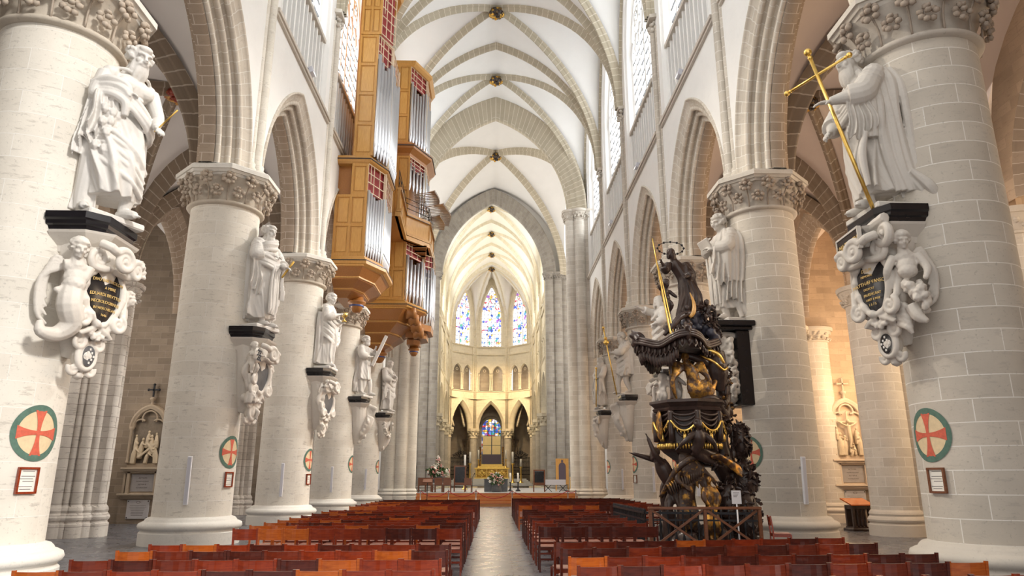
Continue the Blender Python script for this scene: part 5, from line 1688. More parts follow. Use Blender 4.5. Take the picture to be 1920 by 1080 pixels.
def console(label, sg, i, z, kind, mats, vox, seed=1):
    cs = 1 if sg < 0 else -1
    t = thing('statue_console', label, 'console', at_pier(sg, i, 0, z), RZ[sg], 'carved consoles under the statues')
    stone_ = M[mats]
    slab_part(t, .72, .66 if sg < 0 else .56)
    nb = MB()
    for z0, z1, k0, k1 in ((-.62, -.30, .46, .66),):
        loft(nb, [[(x, y, zz) for x, y in [(-k, -.2), (k, -.2), (k, .2+k*.3), (k*.6, k*1.15), (-k*.6, k*1.15), (-k, .2+k*.3)]] for zz, k in ((z0, k0), (z0+.1, k0+.02), (z1-.04, k1-.02), (z1, k1))], smooth=False)
    obj('corbel', nb, stone_, t)
    b = MB(); rr = random.Random(seed)
    F = face_frame(cs, .28)
    C = Vector((cs*.10, .52, -1.28))
    X, Y, Nn = F.col[0], F.col[1], F.col[2]
    def on(x, y, n): return tuple(C+X*x+Y*y+Nn*n)
    # backing mass, tapering down the pier
    tube(b, [(0, .10, -.45), (0, .16, -.9), (0, .16, -1.5), (0, .10, -2.0), (0, .04, -2.3)], [.52, .46, .40, .24, .10], 16, 4)
    if kind in ('angel', 'cherub', 'twin', 'oval'):
        # frame of the shield: rolling scroll edge
        P = [on(.37*math.cos(a)*(1+.22*math.sin(a)), .50*math.sin(a), .02+.03*math.cos(3*a)) for a in np.linspace(0, 2*PI, 25)]
        tube(b, P, [.065+.02*math.sin(3*k) for k in range(25)], 9, 2)
        P = [on(.50*math.cos(a)*(1+.2*math.sin(a)), .63*math.sin(a), -.10+.05*math.cos(5*a)) for a in np.linspace(0, 2*PI, 25)]
        tube(b, P, [.085+.03*math.sin(2.3*k) for k in range(25)], 9, 2)
        for q in (-1, 1):
            volute(b, on(q*.30, .56, .12), X*q, Y, .17, 1.5, .06, -1.2, ext=[on(q*.02, .46, .10), on(q*.2, .40, .14)])
            volute(b, on(q*.34, -.42, .06), X*q, -Y, .15, 1.4, .055, -1.0, ext=[on(q*.48, .0, -.02), on(q*.46, -.25, .02)])
        volute(b, (cs*.22, .86, -.72), Vector((cs, -.3, 0)), Vector((0, 0, 1)), .20, 1.6, .075, 0.6, ext=[(cs*.55, .62, -.5), (cs*.50, .78, -.56)])
        volute(b, (-cs*.30, .80, -.74), Vector((-cs, .1, 0)), Vector((0, 0, 1)), .18, 1.6, .07, .6, ext=[(-cs*.55, .5, -.5)])
        # pendant with a little shield
        for q in (-1, 1):
            volute(b, on(q*.20, -.78, -.12), X*q, Y, .13, 1.3, .05, 2.2, ext=[on(q*.05, -.55, 0), on(q*.3, -.66, -.02)])
        tube(b, [on(.17*math.cos(a), -1.0+.21*math.sin(a), -.14) for a in np.linspace(0, 2*PI, 15)], .05, 8, 2)
        ell(b, on(0, -1.0, -.22), (.20, .16, .22), None, 2)
        for q in (-1, 1): volute(b, on(q*.16, -1.22, -.2), X*q, -Y, .10, 1.2, .045, -.5)
        ell(b, on(0, -1.30, -.25), (.10, .10, .09), None, 1)
        for k in range(9): ell(b, on(rr.uniform(-.12, .12), -.68+rr.uniform(-.05, .05), .0), (.05, .05, .05), None, 1)
    pb = MB()
    if kind == 'angel':
        putto(pb, (cs*.62, .34, -1.12), -.9*cs if cs > 0 else .9, 1.05, cs, False, seed, arm_to=on(-.10*cs, .60, .10), arm2=(cs*.80, .20, -1.35))
        tube(pb, [(cs*.62, .32, -1.25), (cs*.66, .34, -1.55), (cs*.52, .34, -1.82), (cs*.62, .20, -2.02), (cs*.86, .10, -2.02), (cs*.88, .08, -1.86)], [.17, .19, .17, .13, .09, .05], 10, 4)
        # shell and a second small head on the far side
        for k in range(9):
            a = PI*k/8
            tube(pb, [(-cs*.42, .74, -.78), (-cs*.42-cs*.2*math.cos(a), .80, -.78+.26*math.sin(a)+.02)], [.03, .05], 6, 1)
        head(pb, (-cs*.52, .62, -1.12), yaw=.5, s=.62, hair='curly', seed=9, neck=(-cs*.5, .4, -1.3))
        tube(pb, [(-cs*.5, .45, -1.2), (-cs*.55, .5, -1.5), (-cs*.4, .5, -1.75)], [.14, .13, .08], 9, 3)
    elif kind == 'cherub':
        putto(pb, (cs*.68, .26, -1.10), -1.1*cs, .95, cs, False, seed, arm_to=on(-.36*cs, .0, .08), arm2=(cs*.92, .12, -1.35))
        volute(pb, (cs*.62, .52, -.50), Vector((cs, 0, 0)), Vector((0, 0, 1)), .26, 1.5, .09, 1.2, ext=[(cs*.2, .62, -.62), (cs*.3, .6, -.35)])
        wreath(pb, [(cs*.70, .22, -1.45), (cs*.82, .16, -1.62), (cs*.72, .18, -1.80)], .15, 4, 4)
        tube(pb, [(cs*.62, .24, -1.75), (cs*.70, .2, -1.95), (cs*.80, .12, -2.05)], [.11, .10, .04], 8, 3)
        for k in range(5): tube(pb, [(cs*.35, .34, -2.0+.08*k), (cs*.52, .30, -2.08+.09*k), (cs*.55, .24, -2.2+.09*k)], [.05, .06, .03], 7, 3)
    elif kind == 'twin':
        putto(pb, (cs*.55, .42, -.86), -.6*cs, .72, False, True, seed, arm_to=(cs*.50, .72, -.80), arm2=(cs*.80, .45, -.8))
        ell(pb, (cs*.72, .58, -.82), (.20, .07, .22), None, 2)
        volute(pb, (cs*.52, .50, -1.42), Vector((cs, 0, 0)), Vector((0, 0, 1)), .17, 1.5, .06, 1.5)
        head(pb, (cs*.45, .44, -1.85), yaw=-.5*cs, s=.75, hair='long', seed=5, neck=(cs*.3, .2, -1.9))
        putto(pb, (-cs*.05, .36, -2.10), .3, .62, False, True, seed+2)
        head(pb, (-cs*.45, .60, -1.0), yaw=.4, s=.6, hair='curly', seed=6, neck=(-cs*.4, .4, -1.2))
    elif kind == 'oval':
        for q in (-1, 1): putto(pb, (q*.42, .50, -.80), -.5*q, .62, True, False, seed+q)
        for q in (-1, 1): putto(pb, (q*.20, .34, -2.0), -.3*q, .6, False, True, seed+q+4)
    elif kind == 'volute':
        volute(pb, (cs*.05, .82, -.72), Vector((0, 1, 0)), Vector((0, 0, 1)), .27, 1.7, .10, .4, ext=[(cs*.05, .3, -.5), (cs*.05, .7, -.42)])
        volute(pb, (-cs*.4, .74, -.70), Vector((0, 1, 0)), Vector((0, 0, 1)), .24, 1.7, .09, .4, ext=[(-cs*.4, .3, -.5)])
        tube(pb, [(cs*.05, .80, -.95), (cs*.05, .62, -1.35), (cs*.02, .36, -1.85), (0, .22, -2.15)], [.22, .28, .20, .10], 12, 4)
        for k in range(4):
            tube(pb, [(cs*(.24-.03*k), .66-.1*k, -1.0-.2*k), (cs*(.34-.03*k), .72-.1*k, -1.2-.2*k), (cs*(.24-.03*k), .62-.1*k, -1.42-.2*k)], [.04, .08, .03], 7, 3)
        head(pb, (cs*.05, .52, -1.88), yaw=-.4*cs, s=.6, hair='curly', seed=3, neck=(0, .2, -1.8))
        ell(pb, (0, .26, -2.2), (.12, .12, .12), None, 1)
        wreath(pb, [(-cs*.42, .5, -1.0), (-cs*.5, .4, -1.5), (-cs*.2, .4, -1.9)], .12, seed, 5)
    elif kind == 'swag':
        volute(pb, (cs*.1, .76, -.85), Vector((cs, .2, 0)), Vector((0, 0, 1)), .26, 1.8, .07, .4)
        wreath(pb, [(cs*.62, .30, -.6), (cs*.60, .40, -1.1), (cs*.20, .55, -1.45), (-cs*.3, .5, -1.2), (-cs*.55, .4, -.7)], .14, seed, 5)
        tube(pb, [(0, .4, -1.3), (cs*.02, .42, -1.7), (cs*.06, .25, -2.05), (cs*.12, .12, -2.2)], [.28, .2, .12, .06], 12, 4)
        volute(pb, (cs*.14, .28, -2.1), Vector((cs, 0, 0)), Vector((0, 0, 1)), .12, 1.3, .05, 3.0)
    elif kind == 'mask':
        volute(pb, (cs*.5, .55, -.62), Vector((cs, .3, 0)), Vector((0, 0, 1)), .22, 1.6, .08, 1.0, ext=[(cs*.1, .75, -.55)])
        volute(pb, (-cs*.5, .65, -.62), Vector((-cs, .3, 0)), Vector((0, 0, 1)), .22, 1.6, .08, 1.0, ext=[(-cs*.1, .75, -.55)])
        tube(pb, [(cs*.1, .7, -.75), (cs*.12, .56, -1.3), (cs*.05, .30, -1.9), (0, .16, -2.2)], [.22, .20, .16, .10], 10, 4)
        putto(pb, (cs*.1, .6, -1.25), -.3*cs, .6, True, True, seed)
        volute(pb, (cs*.18, .3, -2.05), Vector((cs, 0, 0)), Vector((0, 0, 1)), .14, 1.4, .06, .5)
    obj('cartouche', fuse('cartouche', b, vox, 2), stone_, t)
    if pb.v: obj('carved_putto' if kind in ('angel', 'cherub', 'twin', 'oval') else 'scrollwork', fuse('scroll', pb, vox, 2), stone_, t)
    if kind in ('angel', 'cherub'):
        pl = obj('inscription_plate', plaque_disc(on(0, 0, .03), F, .33, .46, .05), M['black'], t, label='black oval plate with gold lettering')
        L = [('DIVO BARTHOLOM', 0, .25, .072), ('A MERE', .06, .13, .068), ('EDUARDI BRVTTEN', 0, .01, .076), ('NECROLOGIENSIS', 0, -.11, .070), ('IN WERCHELAN', 0, -.22, .062), ('1646', 0, -.33, .06)] if kind == 'angel' else \
            [('D.O.M.', -.04, .28, .08), ('MEMORIÆ', -.06, .18, .055), ('MATTHÆI·VANSON', 0, .06, .088), ('DEDICAT', -.04, -.05, .055), ('PRÆDICANT', .02, -.15, .066), ('OBIIT 6 MAII', .02, -.24, .056), ('1 6 7 5', 0, -.33, .06)]
        inscription(pl, L, on(0, 0, .03), F, M['goldp'], .052, curve=.25)
        sm = plaque_disc(on(0, -1.0, -.085), F, .12, .17, .015, pear=.1)
        sp_ = obj('small_shield', sm, M['black'] if kind == 'cherub' else M['slate'], t)
        c2 = MB()
        for a in range(-2, 3):
            for b_ in range(-2, 3):
                if (a+b_) % 2 == 0 and abs(a)+abs(b_) < 4:
                    obox(c2, frame_mat(Vector(on(a*.04, -1.0+b_*.055, -.068)), X, Y, Nn), .014, .018, .006)
        obj('shield_marks', c2, M['marble'], sp_)
    elif kind in ('twin', 'oval'):
        obj('slate_plate', plaque_disc(on(0, 0, .03), F, .32, .46, .04), M['slate'], t, label='plain grey oval plate')
    if kind == 'twin':
        c2 = MB()
        for a in range(-2, 3):
            for b_ in range(-2, 3):
                if (a+b_) % 2 == 0: obox(c2, Matrix.Translation((cs*.72+a*.055, .655, -.82+b_*.06)), .022, .012, .025)
        obj('shield_marks', c2, M['slate'], t)
    if kind == 'cherub':
        F2 = face_frame(cs, -.05)
        cc = Vector((0, .80, -.50))
        tb = MB(); X2, Y2, N2 = F2.col[0], F2.col[1], F2.col[2]
        obox(tb, frame_mat(cc, X2, Y2, N2), .40, .17, .03)
        tp = obj('name_tablet', tb, M['black'], t, label='small black tablet lettered in gold')
        fr = MB()
        for a, b_, hx, hy in ((0, .18, .43, .018), (0, -.18, .43, .018), (-.415, 0, .018, .18), (.415, 0, .018, .18)):
            obox(fr, frame_mat(cc+X2*a+Y2*b_+N2*.01, X2, Y2, N2), hx, hy, .034)
        obj('tablet_frame', fr, stone_, tp)
        inscription(tp, [('S.MATTHÆVS', 0, 0, .145)], cc, F2, M['goldp'], .032)
    return t

def garland_console(label, sg, i, z):
    cs = 1 if sg < 0 else -1
    t = thing('statue_console', label, 'console', at_pier(sg, i, 0, z), RZ[sg], 'carved consoles under the statues')
    mb = MB()
    box(mb, -.72, .72, -.30, .86, -.16, 0, bev=.03); box(mb, -.62, .62, -.30, .74, -.26, -.16, bev=.02)
    obj('slab', mb, M['black'], t)
    bp = MB(); box(bp, -.52, .52, -.25, .22, -2.35, -.26, bev=.02)
    obj('back_plate', bp, M['black'], t, label='tall black marble back plate')
    b = MB()
    for q in (-1, 1):
        volute(b, (q*.34, .66, -.62), Vector((0, 1, 0)), Vector((0, 0, 1)), .22, 1.7, .085, .5, ext=[(q*.34, .1, -.42), (q*.34, .5, -.34)])
        tube(b, [(q*.34, .60, -.84), (q*.30, .50, -1.1), (q*.26, .32, -1.35)], [.14, .16, .10], 10, 4)
    volute(b, (cs*.48, .40, -.70), Vector((cs, 0, 0)), Vector((0, 0, 1)), .20, 1.7, .075, .8, ext=[(cs*.1, .5, -.62)])
    volute(b, (cs*.50, .40, -1.05), Vector((cs, 0, 0)), Vector((0, 0, 1)), .17, 1.7, .06, .8, ext=[(cs*.2, .6, -.9)])
    tube(b, [(0, .3, -.3), (0, .55, -.6), (0, .58, -.9), (0, .42, -1.25), (0, .26, -1.5)], [.30, .30, .28, .24, .12], 14, 4)
    obj('scrollwork', fuse('scroll', b, .022, 2), M['marble_g'], t)
    w = MB()
    wreath(w, [(cs*.36, .34, -1.05), (cs*.44, .36, -1.5), (cs*.40, .34, -1.95), (cs*.10, .36, -2.22), (-cs*.26, .36, -2.05), (-cs*.36, .34, -1.6), (-cs*.30, .3, -1.2)], .145, 7, 6)
    obj('garland', fuse('garland', w, .022, 1), M['cart_g'], t)
    return t

CONS = [(-1, 0, 'angel', 'carved white console with a winged angel and black gold-lettered oval, nearest left pier', .015),
        (-1, 1, 'twin', 'carved white console with checkered shield, putto and grey oval, second left pier', .02),
        (-1, 2, 'oval', 'carved white console of little angels around a grey oval, third left pier', .026),
        (-1, 3, 'volute', 'slender white scroll console with a black slab, fourth left pier', .034),
        (-1, 4, 'swag', 'short white scroll console hung with a leafy swag, fifth left pier', .038),
        (1, 0, 'cherub', 'grey console with a cherub head and black gold-lettered plates, nearest right pier', .015),
        (1, 2, 'oval', 'grey carved console mostly hidden behind the pulpit canopy, third right pier', .034),
        (1, 3, 'volute', 'grey scroll console with a big side volute, fourth right pier', .034),
        (1, 4, 'mask', 'small grey scroll console with a clinging putto, fifth right pier', .038)]
for sg, i, kind, lab, vox in CONS:
    z = [s_[5] for s_ in STAT if s_[0] == sg and s_[1] == i][0]
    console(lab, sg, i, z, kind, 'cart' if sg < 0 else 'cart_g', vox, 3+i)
garland_console('grey console on tall black plate with a thick stone garland, second right pier', 1, 1, 5.95)

# things the statues hold
def loc_of(sg, i, p):
    o = STATUES[(sg, i)]
    m = wmat(o)
    k = [q[7] for q in STAT if q[0] == sg and q[1] == i][0]
    return m @ Vector((p[0]*k, p[1]*k, p[2]*k+.11))
def rod(name, label, cat, a, b, r, mat, knobs=True, extra=None):
    a, b = Vector(a), Vector(b)
    t = thing(name, label, cat, tuple(a))
    m = MB(); tube(m, [tuple(Vector((0, 0, 0))), tuple((b-a)*.5), tuple(b-a)], r, 10, 1)
    obj('shaft', m, mat, t)
    if knobs:
        m = MB()
        d = (b-a).normalized()
        ell(m, tuple(b-a), (r*2.2,)*3, None, 2); ell(m, tuple((b-a)-d*r*4), (r*1.6,)*3, None, 1)
        obj('finial', m, mat, t)
    if extra: extra(t, b-a)
    return t
def cross_bar(t, L):
    m = MB()
    c = L*.845; d = L.normalized()
    x = (RC-d*RC.dot(d)).normalized()
    tube(m, [tuple(c-x*.62), tuple(c), tuple(c+x*.62)], .026, 8, 1)
    for q in (-1, 1):
        ell(m, tuple(c+x*.62*q), (.055,)*3, None, 2); ell(m, tuple(c+x*.55*q), (.04,)*3, None, 1)
    obj('cross_bar', m, M['gold'], t)
RC = Vector((.75, -.9, .42))
rod('processional_cross', 'tall thin golden cross leaning before the cloaked statue on the nearest right pier', 'cross', loc_of(1, 0, (-.36, .34, -.10)), loc_of(1, 0, (-.02, .92, 2.98)), .034, M['gold'], True, cross_bar)
rod('gilt_knife', 'small gilt knife blade held out by the half-nude statue, nearest left pier', 'knife', loc_of(-1, 0, (-.16, .64, 1.46)), loc_of(-1, 0, (-.16, 1.10, 1.74)), .014, M['gold'], False)
rod('gilt_baton', 'short gilt baton in the hand of the cloaked statue, second left pier', 'baton', loc_of(-1, 1, (-.22, .48, 1.46)), loc_of(-1, 1, (-.16, .88, 1.88)), .03, M['gold'], False)
rod('gold_staff', 'long thin golden staff held by the striding statue, fourth right pier', 'staff', loc_of(1, 3, (.0, .52, -.05)), loc_of(1, 3, (-.22, 1.15, 3.2)), .034, M['gold'], True, lambda t, L: obj('gourd', [m_ for m_ in [MB()] if not (ell(m_, tuple(L*.78), (.15,)*3, None, 2), ell(m_, tuple(L*.84), (.09,)*3, None, 2))[0:0]][0], M['gold'], t))
rod('gilt_sword', 'gilt sword held point down by the bearded statue, fifth right pier', 'sword', loc_of(1, 4, (-.18, .55, .12)), loc_of(1, 4, (-.30, .55, 2.3)), .035, M['gold'], True, lambda t, L: obj('guard', [m_ for m_ in [MB()] if not [tube(m_, [tuple(L*.72+Vector((0, -.22, 0))), tuple(L*.72+Vector((0, .22, 0)))], .035, 8, 1)][1:]][0], M['gold'], t))
t = thing('wooden_beam', 'pale slanting beam resting on the shoulder of the tunic statue, fourth left pier', 'beam', tuple(loc_of(-1, 3, (-.2, .46, 1.7))))
m = MB(); a, b = loc_of(-1, 3, (-.10, .42, 1.5)), loc_of(-1, 3, (-.34, 1.02, 3.05)); o_ = Vector(t.location); bar(m, a-o_, b-o_, .30, .14)
obj('beam', m, M['marble'], t)
t = thing('gilt_cup', 'small gilt chalice held by the curly-haired statue, third left pier', 'cup', tuple(loc_of(-1, 2, (0, .66, 1.86))))
m = MB(); lathe(m, [(.0, 0), (.10, 0), (.09, .03), (.03, .07), (.03, .15), (.06, .18), (.11, .24), (.13, .36), (.11, .36), (.0, .2)], n=16); obj('bowl', m, M['gold'], t)
# ------------------------------------------------------------------ swallow's-nest organ on the left wall
organ = thing('pipe_organ', 'tall golden oak pipe organ with silver pipes hanging high on the left nave wall', 'organ', (-7.3, 36.5, 8.5))
def opart(name, mb, mat, parent=None, **k):
    o = obj(name, mb, mat, parent or organ, world=True, **k)
    return o

def flank(x0, x1, z0, z1, nx, nz, y, name='side_panel'):
    """panelled wooden side turned to the west end"""
    m = MB()
    box(m, x0, x1, y, y+.10, z0, z1)
    sx = .10; w = (x1-x0-sx*(nx+1))/nx; h = (z1-z0-sx*1.3*(nz+1))/nz
    for k in range(nx+1): box(m, x0+k*(w+sx), x0+k*(w+sx)+sx, y-.045, y, z0, z1)
    for k in range(nz+1): box(m, x0+.002, x1-.002, y-.04, y, z0+k*(h+sx*1.3), z0+k*(h+sx*1.3)+sx*1.3)
    o = opart(name, m, M['oak'])
    p = MB()
    for i in range(nx):
        for j in range(nz):
            a, b = x0+sx+i*(w+sx), z0+sx*1.3+j*(h+sx*1.3)
            box(p, a+.05, a+w-.05, y-.03, y+.01, b+.06, b+h-.06, bev=.02)
    obj('panel_field', p, M['oakf'], o, world=True)
    return o

def ring_course(plan, lev, mat, name, n=None):
    """moulding: plan polygon pushed out along levels [(z, grow)]; grows away from the wall only"""
    c = (-7.3, sum(p[1] for p in plan)/len(plan))
    m = MB()
    rows = []
    for z, g in lev:
        rows.append([(min(-7.3, c[0]) if abs(p[0]+7.3) < .02 else -7.3+(p[0]+7.3)*(1+g), c[1]+(p[1]-c[1])*(1+g*.8), z) for p in plan])
    loft(m, rows, True, True, smooth=False)
    return opart(name, m, mat)

PIPE = {}
def pipe(x, y, z, L, r, parent=None):
    key = (round(L, 1), round(r, 3))
    if key not in PIPE:
        m = MB()
        lathe(m, [(r*.28, 0), (r*.98, .42*min(1, L/2)), (r, .46*min(1, L/2)), (r, L), (r*.82, L), (r*.82, L-.1)], n=12, cap=False)
        f = .46*min(1, L/2)
        for q in (-1, 1): tube(m, [(r*.93, q*r*.55, f+.02), (r*1.12, q*r*.42, f+.02+r*1.4)], .012, 5, 1)
        box(m, r*.72, r*.97, -r*.6, r*.6, f+.0, f+r*1.3)
        PIPE[key] = m.mesh('organ_pipe')
        PIPE[key].materials.append(M['pipe'])
    o = bpy.data.objects.new('organ_pipe', PIPE[key]); link(o, organ)
    o.matrix_parent_inverse = wmat(organ).inverted()
    o.location = (x, y, z)
    return o

def pipes_along(p0, p1, n, z0, L0, L1, r, face):
    for k in range(n):
        t = (k+.5)/n
        x, y = p0[0]+(p1[0]-p0[0])*t, p0[1]+(p1[1]-p0[1])*t
        L = round(L0+(L1-L0)*abs(2*t-1), 1)
        o = pipe(x, y, z0, L, r); o.rotation_euler.z = face

def lattice(p0, p1, z0, z1, nx, nz, name='lattice'):
    m, bk = MB(), MB()
    p0, p1 = Vector((p0[0], p0[1], 0)), Vector((p1[0], p1[1], 0))
    d = (p1-p0).normalized(); nr = Vector((d.y, -d.x, 0))
    up = Vector((0, 0, 1))
    for k in range(nx+1):
        p = p0.lerp(p1, k/nx)
        bar(m, p+up*z0, p+up*z1, .035, .04)
    for k in range(nz+1):
        z = z0+(z1-z0)*k/nz
        bar(m, p0+up*z, p1+up*z, .04, .035)
    if nx > 2:
        bar(m, p0.lerp(p1, .5/nx)+up*(z0+(z1-z0)*.3), p0.lerp(p1, .5/nx)+up*(z1), .035, .04)
    o = opart(name, m, M['bone'])
    b0, b1 = p0-nr*.12, p1-nr*.12
    bk.add([tuple(b0+up*z0), tuple(b1+up*z0), tuple(b1+up*z1), tuple(b0+up*z1)], [(0, 1, 2, 3)], None, False)
    obj('grille_backing', bk, M['redpipe'], o, world=True)
    return o

PA = [(-7.3, 30.2), (-5.87, 30.2), (-5.28, 31.5), (-5.28, 33.5), (-5.87, 34.8), (-7.3, 34.8)]
PAu = [(-6.62, 30.2), (-5.72, 30.2), (-5.20, 31.4), (-5.20, 33.6), (-5.72, 34.8), (-6.62, 34.8)]
PB = [(-7.3, 38.4), (-5.07, 38.4), (-4.25, 40.1), (-4.25, 42.2), (-5.07, 43.9), (-7.3, 43.5)]
def shrink(P, k): 
    c = (-7.3, sum(p[1] for p in P)/len(P))
    return [(c[0]+(p[0]-c[0])*k, c[1]+(p[1]-c[1])*(k+.06)) for p in P]
def core(P, z0, z1, k=.80, name='case_body'):
    m = MB(); prism(m, shrink(P, k), z0, z1); return opart(name, m, M['oakd'])
# tower nearest the camera, lower and upper storey
core(PA, 11.2, 15.8); core(PAu, 16.1, 27.0)
flank(-7.3, -5.87, 11.25, 14.2, 2, 2, 30.2); flank(-6.62, -5.87, 14.2, 15.75, 1, 1, 30.2)
flank(-6.62, -5.72, 16.15, 22.6, 1, 4, 30.2); flank(-6.60, -5.62, 22.6, 27.0, 2, 3, 30.16)
ring_course(PA, [(10.75, .06), (10.85, .12), (11.0, .12), (11.06, .08), (11.25, .02)], M['oak'], 'cornice')
ring_course(PA, [(10.99, .128), (11.03, .128)], M['trim'], 'inlay_line')
ring_course(PA, [(15.75, .0), (15.85, .06), (16.0, .08), (16.15, .02)], M['oak'], 'cornice')
ring_course(PA, [(15.93, .09), (15.97, .09)], M['trim'], 'inlay_line')
ring_course(PA, [(26.9, .02), (27.1, .08), (27.3, .08)], M['oak'], 'cornice')
for z0, z1, k0, k1 in ((10.35, 10.75, .86, 1.0), (9.98, 10.30, .62, .84), (9.66, 9.93, .36, .58)):
    m = MB()
    rows = [[(x, y, z) for x, y in shrink(PA, k)] for z, k in ((z0, k0), (z0+.03, k0+.01), (z1-.05, k1), (z1, k1))]
    loft(m, rows, True, True, smooth=False); o = opart('pendant_tier', m, M['oakd'])
    m = MB(); loft(m, [[(x, y, z) for x, y in shrink(PA, k)] for z, k in ((z1-.02, k1), (z1, k1+.03), (z1+.06, k1+.03))], True, True, smooth=False)
    obj('gilt_edge', m, M['oakf'], o, world=True)
def knob(x, y, z, r):
    m = MB(); lathe(m, [(0, -r*1.1), (r*.5, -r), (r*.85, -r*.5), (r, 0), (r*.9, .2*r), (r*1.3, .35*r), (r*1.3, .6*r), (r, .7*r), (r*.9, 1.4*r)], (x, y, z), 18)
    o = opart('pendant_knob', m, M['oakd'])
    m = MB(); lathe(m, [(r*1.02, -.12*r), (r*1.06, 0), (r*1.02, .12*r)], (x, y, z-.1*r), 18, cap=False); obj('blue_ring', m, M['bluering'], o, world=True)
M['bluering'] = plain('blue_ring_paint', (.05, .08, .25), .4)
knob(-6.45, 32.2, 9.45, .32)
def front(P, z0, L0, L1, zl0, zl1, r, n=(4, 7, 4)):
    pts = P[1:5]
    for k in range(3):
        a, b = pts[k], pts[k+1]
        ang = [-PI/4, 0, PI/4][k]
        pipes_along(a, b, n[k], z0, L0, L1, r, ang)
        if k < 2: lattice(a, b, zl0, zl1, 3 if k == 0 else 5, 3)
    for a in pts[1:3]:
        m = MB(); box(m, a[0]-.07, a[0]+.05, a[1]-.06, a[1]+.06, z0-.1, zl1+.05); opart('corner_post', m, M['bone'])
front(PA, 11.25, 2.9, 3.3, 14.4, 15.75, .085, (7, 9, 5))
front(PAu, 16.15, 4.8, 5.6, 21.3, 22.6, .12, (5, 6, 3))
lattice((-5.62, 30.2), (-5.1, 31.2), 22.7, 26.8, 3, 8)
# tower in the bay beyond
core(PB, 11.2, 15.4, .82); core(PB, 15.6, 26.0, .80)
flank(-7.2, -5.07, 11.3, 14.9, 3, 2, 38.4); flank(-7.2, -5.05, 15.9, 20.1, 3, 2, 38.4); flank(-7.2, -5.22, 21.0, 26.2, 3, 3, 38.4)
ring_course(PB, [(10.8, .02), (10.9, .08), (11.1, .10), (11.16, .05), (11.3, .0)], M['oak'], 'cornice')
ring_course(PB, [(11.0, .105), (11.04, .105)], M['trim'], 'inlay_line')
ring_course(PB, [(20.1, -.02), (20.3, .0), (20.55, .10), (20.8, .12), (20.95, .04), (21.05, 0)], M['oakd'], 'cornice')
ring_course(PB, [(20.68, .125), (20.73, .125)], M['trim'], 'inlay_line')
ring_course(PB, [(26.1, .0), (26.25, .06), (26.45, .06)], M['oak'], 'cornice')
front(PB, 11.3, 2.3, 2.8, 14.0, 14.9, .10, (5, 9, 5))
front([(p[0]-(.12 if p[0] > -7 else 0), p[1]) for p in PB], 21.0, 3.5, 4.2, 25.0, 26.1, .10, (6, 7, 4))
front([(p[0]-(.05 if p[0] > -7 else 0), p[1]) for p in PB], 18.0, 1.4, 1.8, 19.4, 20.1, .085, (5, 6, 4))
for z0, z1, k0, k1 in ((10.2, 10.8, .84, .99), (9.65, 10.12, .62, .82), (9.15, 9.58, .42, .60), (8.75, 9.08, .24, .40)):
    m = MB()
    loft(m, [[(x, y, z) for x, y in shrink(PB, k)] for z, k in ((z0, k0), (z0+.03, k0+.01), (z1-.05, k1), (z1, k1))], True, True, smooth=False); o = opart('pendant_tier', m, M['oakd'])
    m = MB(); loft(m, [[(x, y, z) for x, y in shrink(PB, k)] for z, k in ((z1-.02, k1), (z1, k1+.025), (z1+.06, k1+.025))], True, True, smooth=False)
    obj('gilt_edge', m, M['oakf'], o, world=True)
knob(-6.7, 40.9, 8.5, .34)
# smaller hanging tower on the outer corner of the far case, with its turned brackets
PC = [(-5.2, 40.2), (-4.4, 40.2), (-3.75, 40.9), (-3.75, 42.5), (-4.4, 43.2), (-5.2, 43.2)]
m = MB(); prism(m, PC, 10.0, 10.35); prism(m, [(-5.1+(x+5.1)*.8, 41.7+(y-41.7)*.8) for x, y in PC], 9.6, 9.95); prism(m, [(-5.1+(x+5.1)*.5, 41.7+(y-41.7)*.5) for x, y in PC], 9.25, 9.55)
opart('pendant_tier', m, M['oakd']); knob(-4.8, 41.7, 8.95, .26)
pipes_along(PC[1], PC[2], 4, 10.4, 3.2, 3.6, .085, -PI/4); pipes_along(PC[2], PC[3], 6, 10.4, 3.2, 3.6, .085, 0)
lattice(PC[1], PC[2], 13.2, 14.6, 3, 4); lattice(PC[2], PC[3], 13.2, 14.6, 4, 4)
for k in range(4):
    m = MB()
    lathe(m, [(.0, 0), (.30, .02), (.34, .15), (.24, .3), (.34, .42), (.30, .56), (0, .6)], (0, 0, 0), 16, rot=Matrix.Rotation(PI/2, 3, 'Y'))
    for i, p in enumerate(m.v): m.v[i] = (p[0]-5.0+.12*k, p[1]+38.9+.32*k, p[2]+10.65-.32*k)
    opart('turned_bracket', m, M['oakd'])
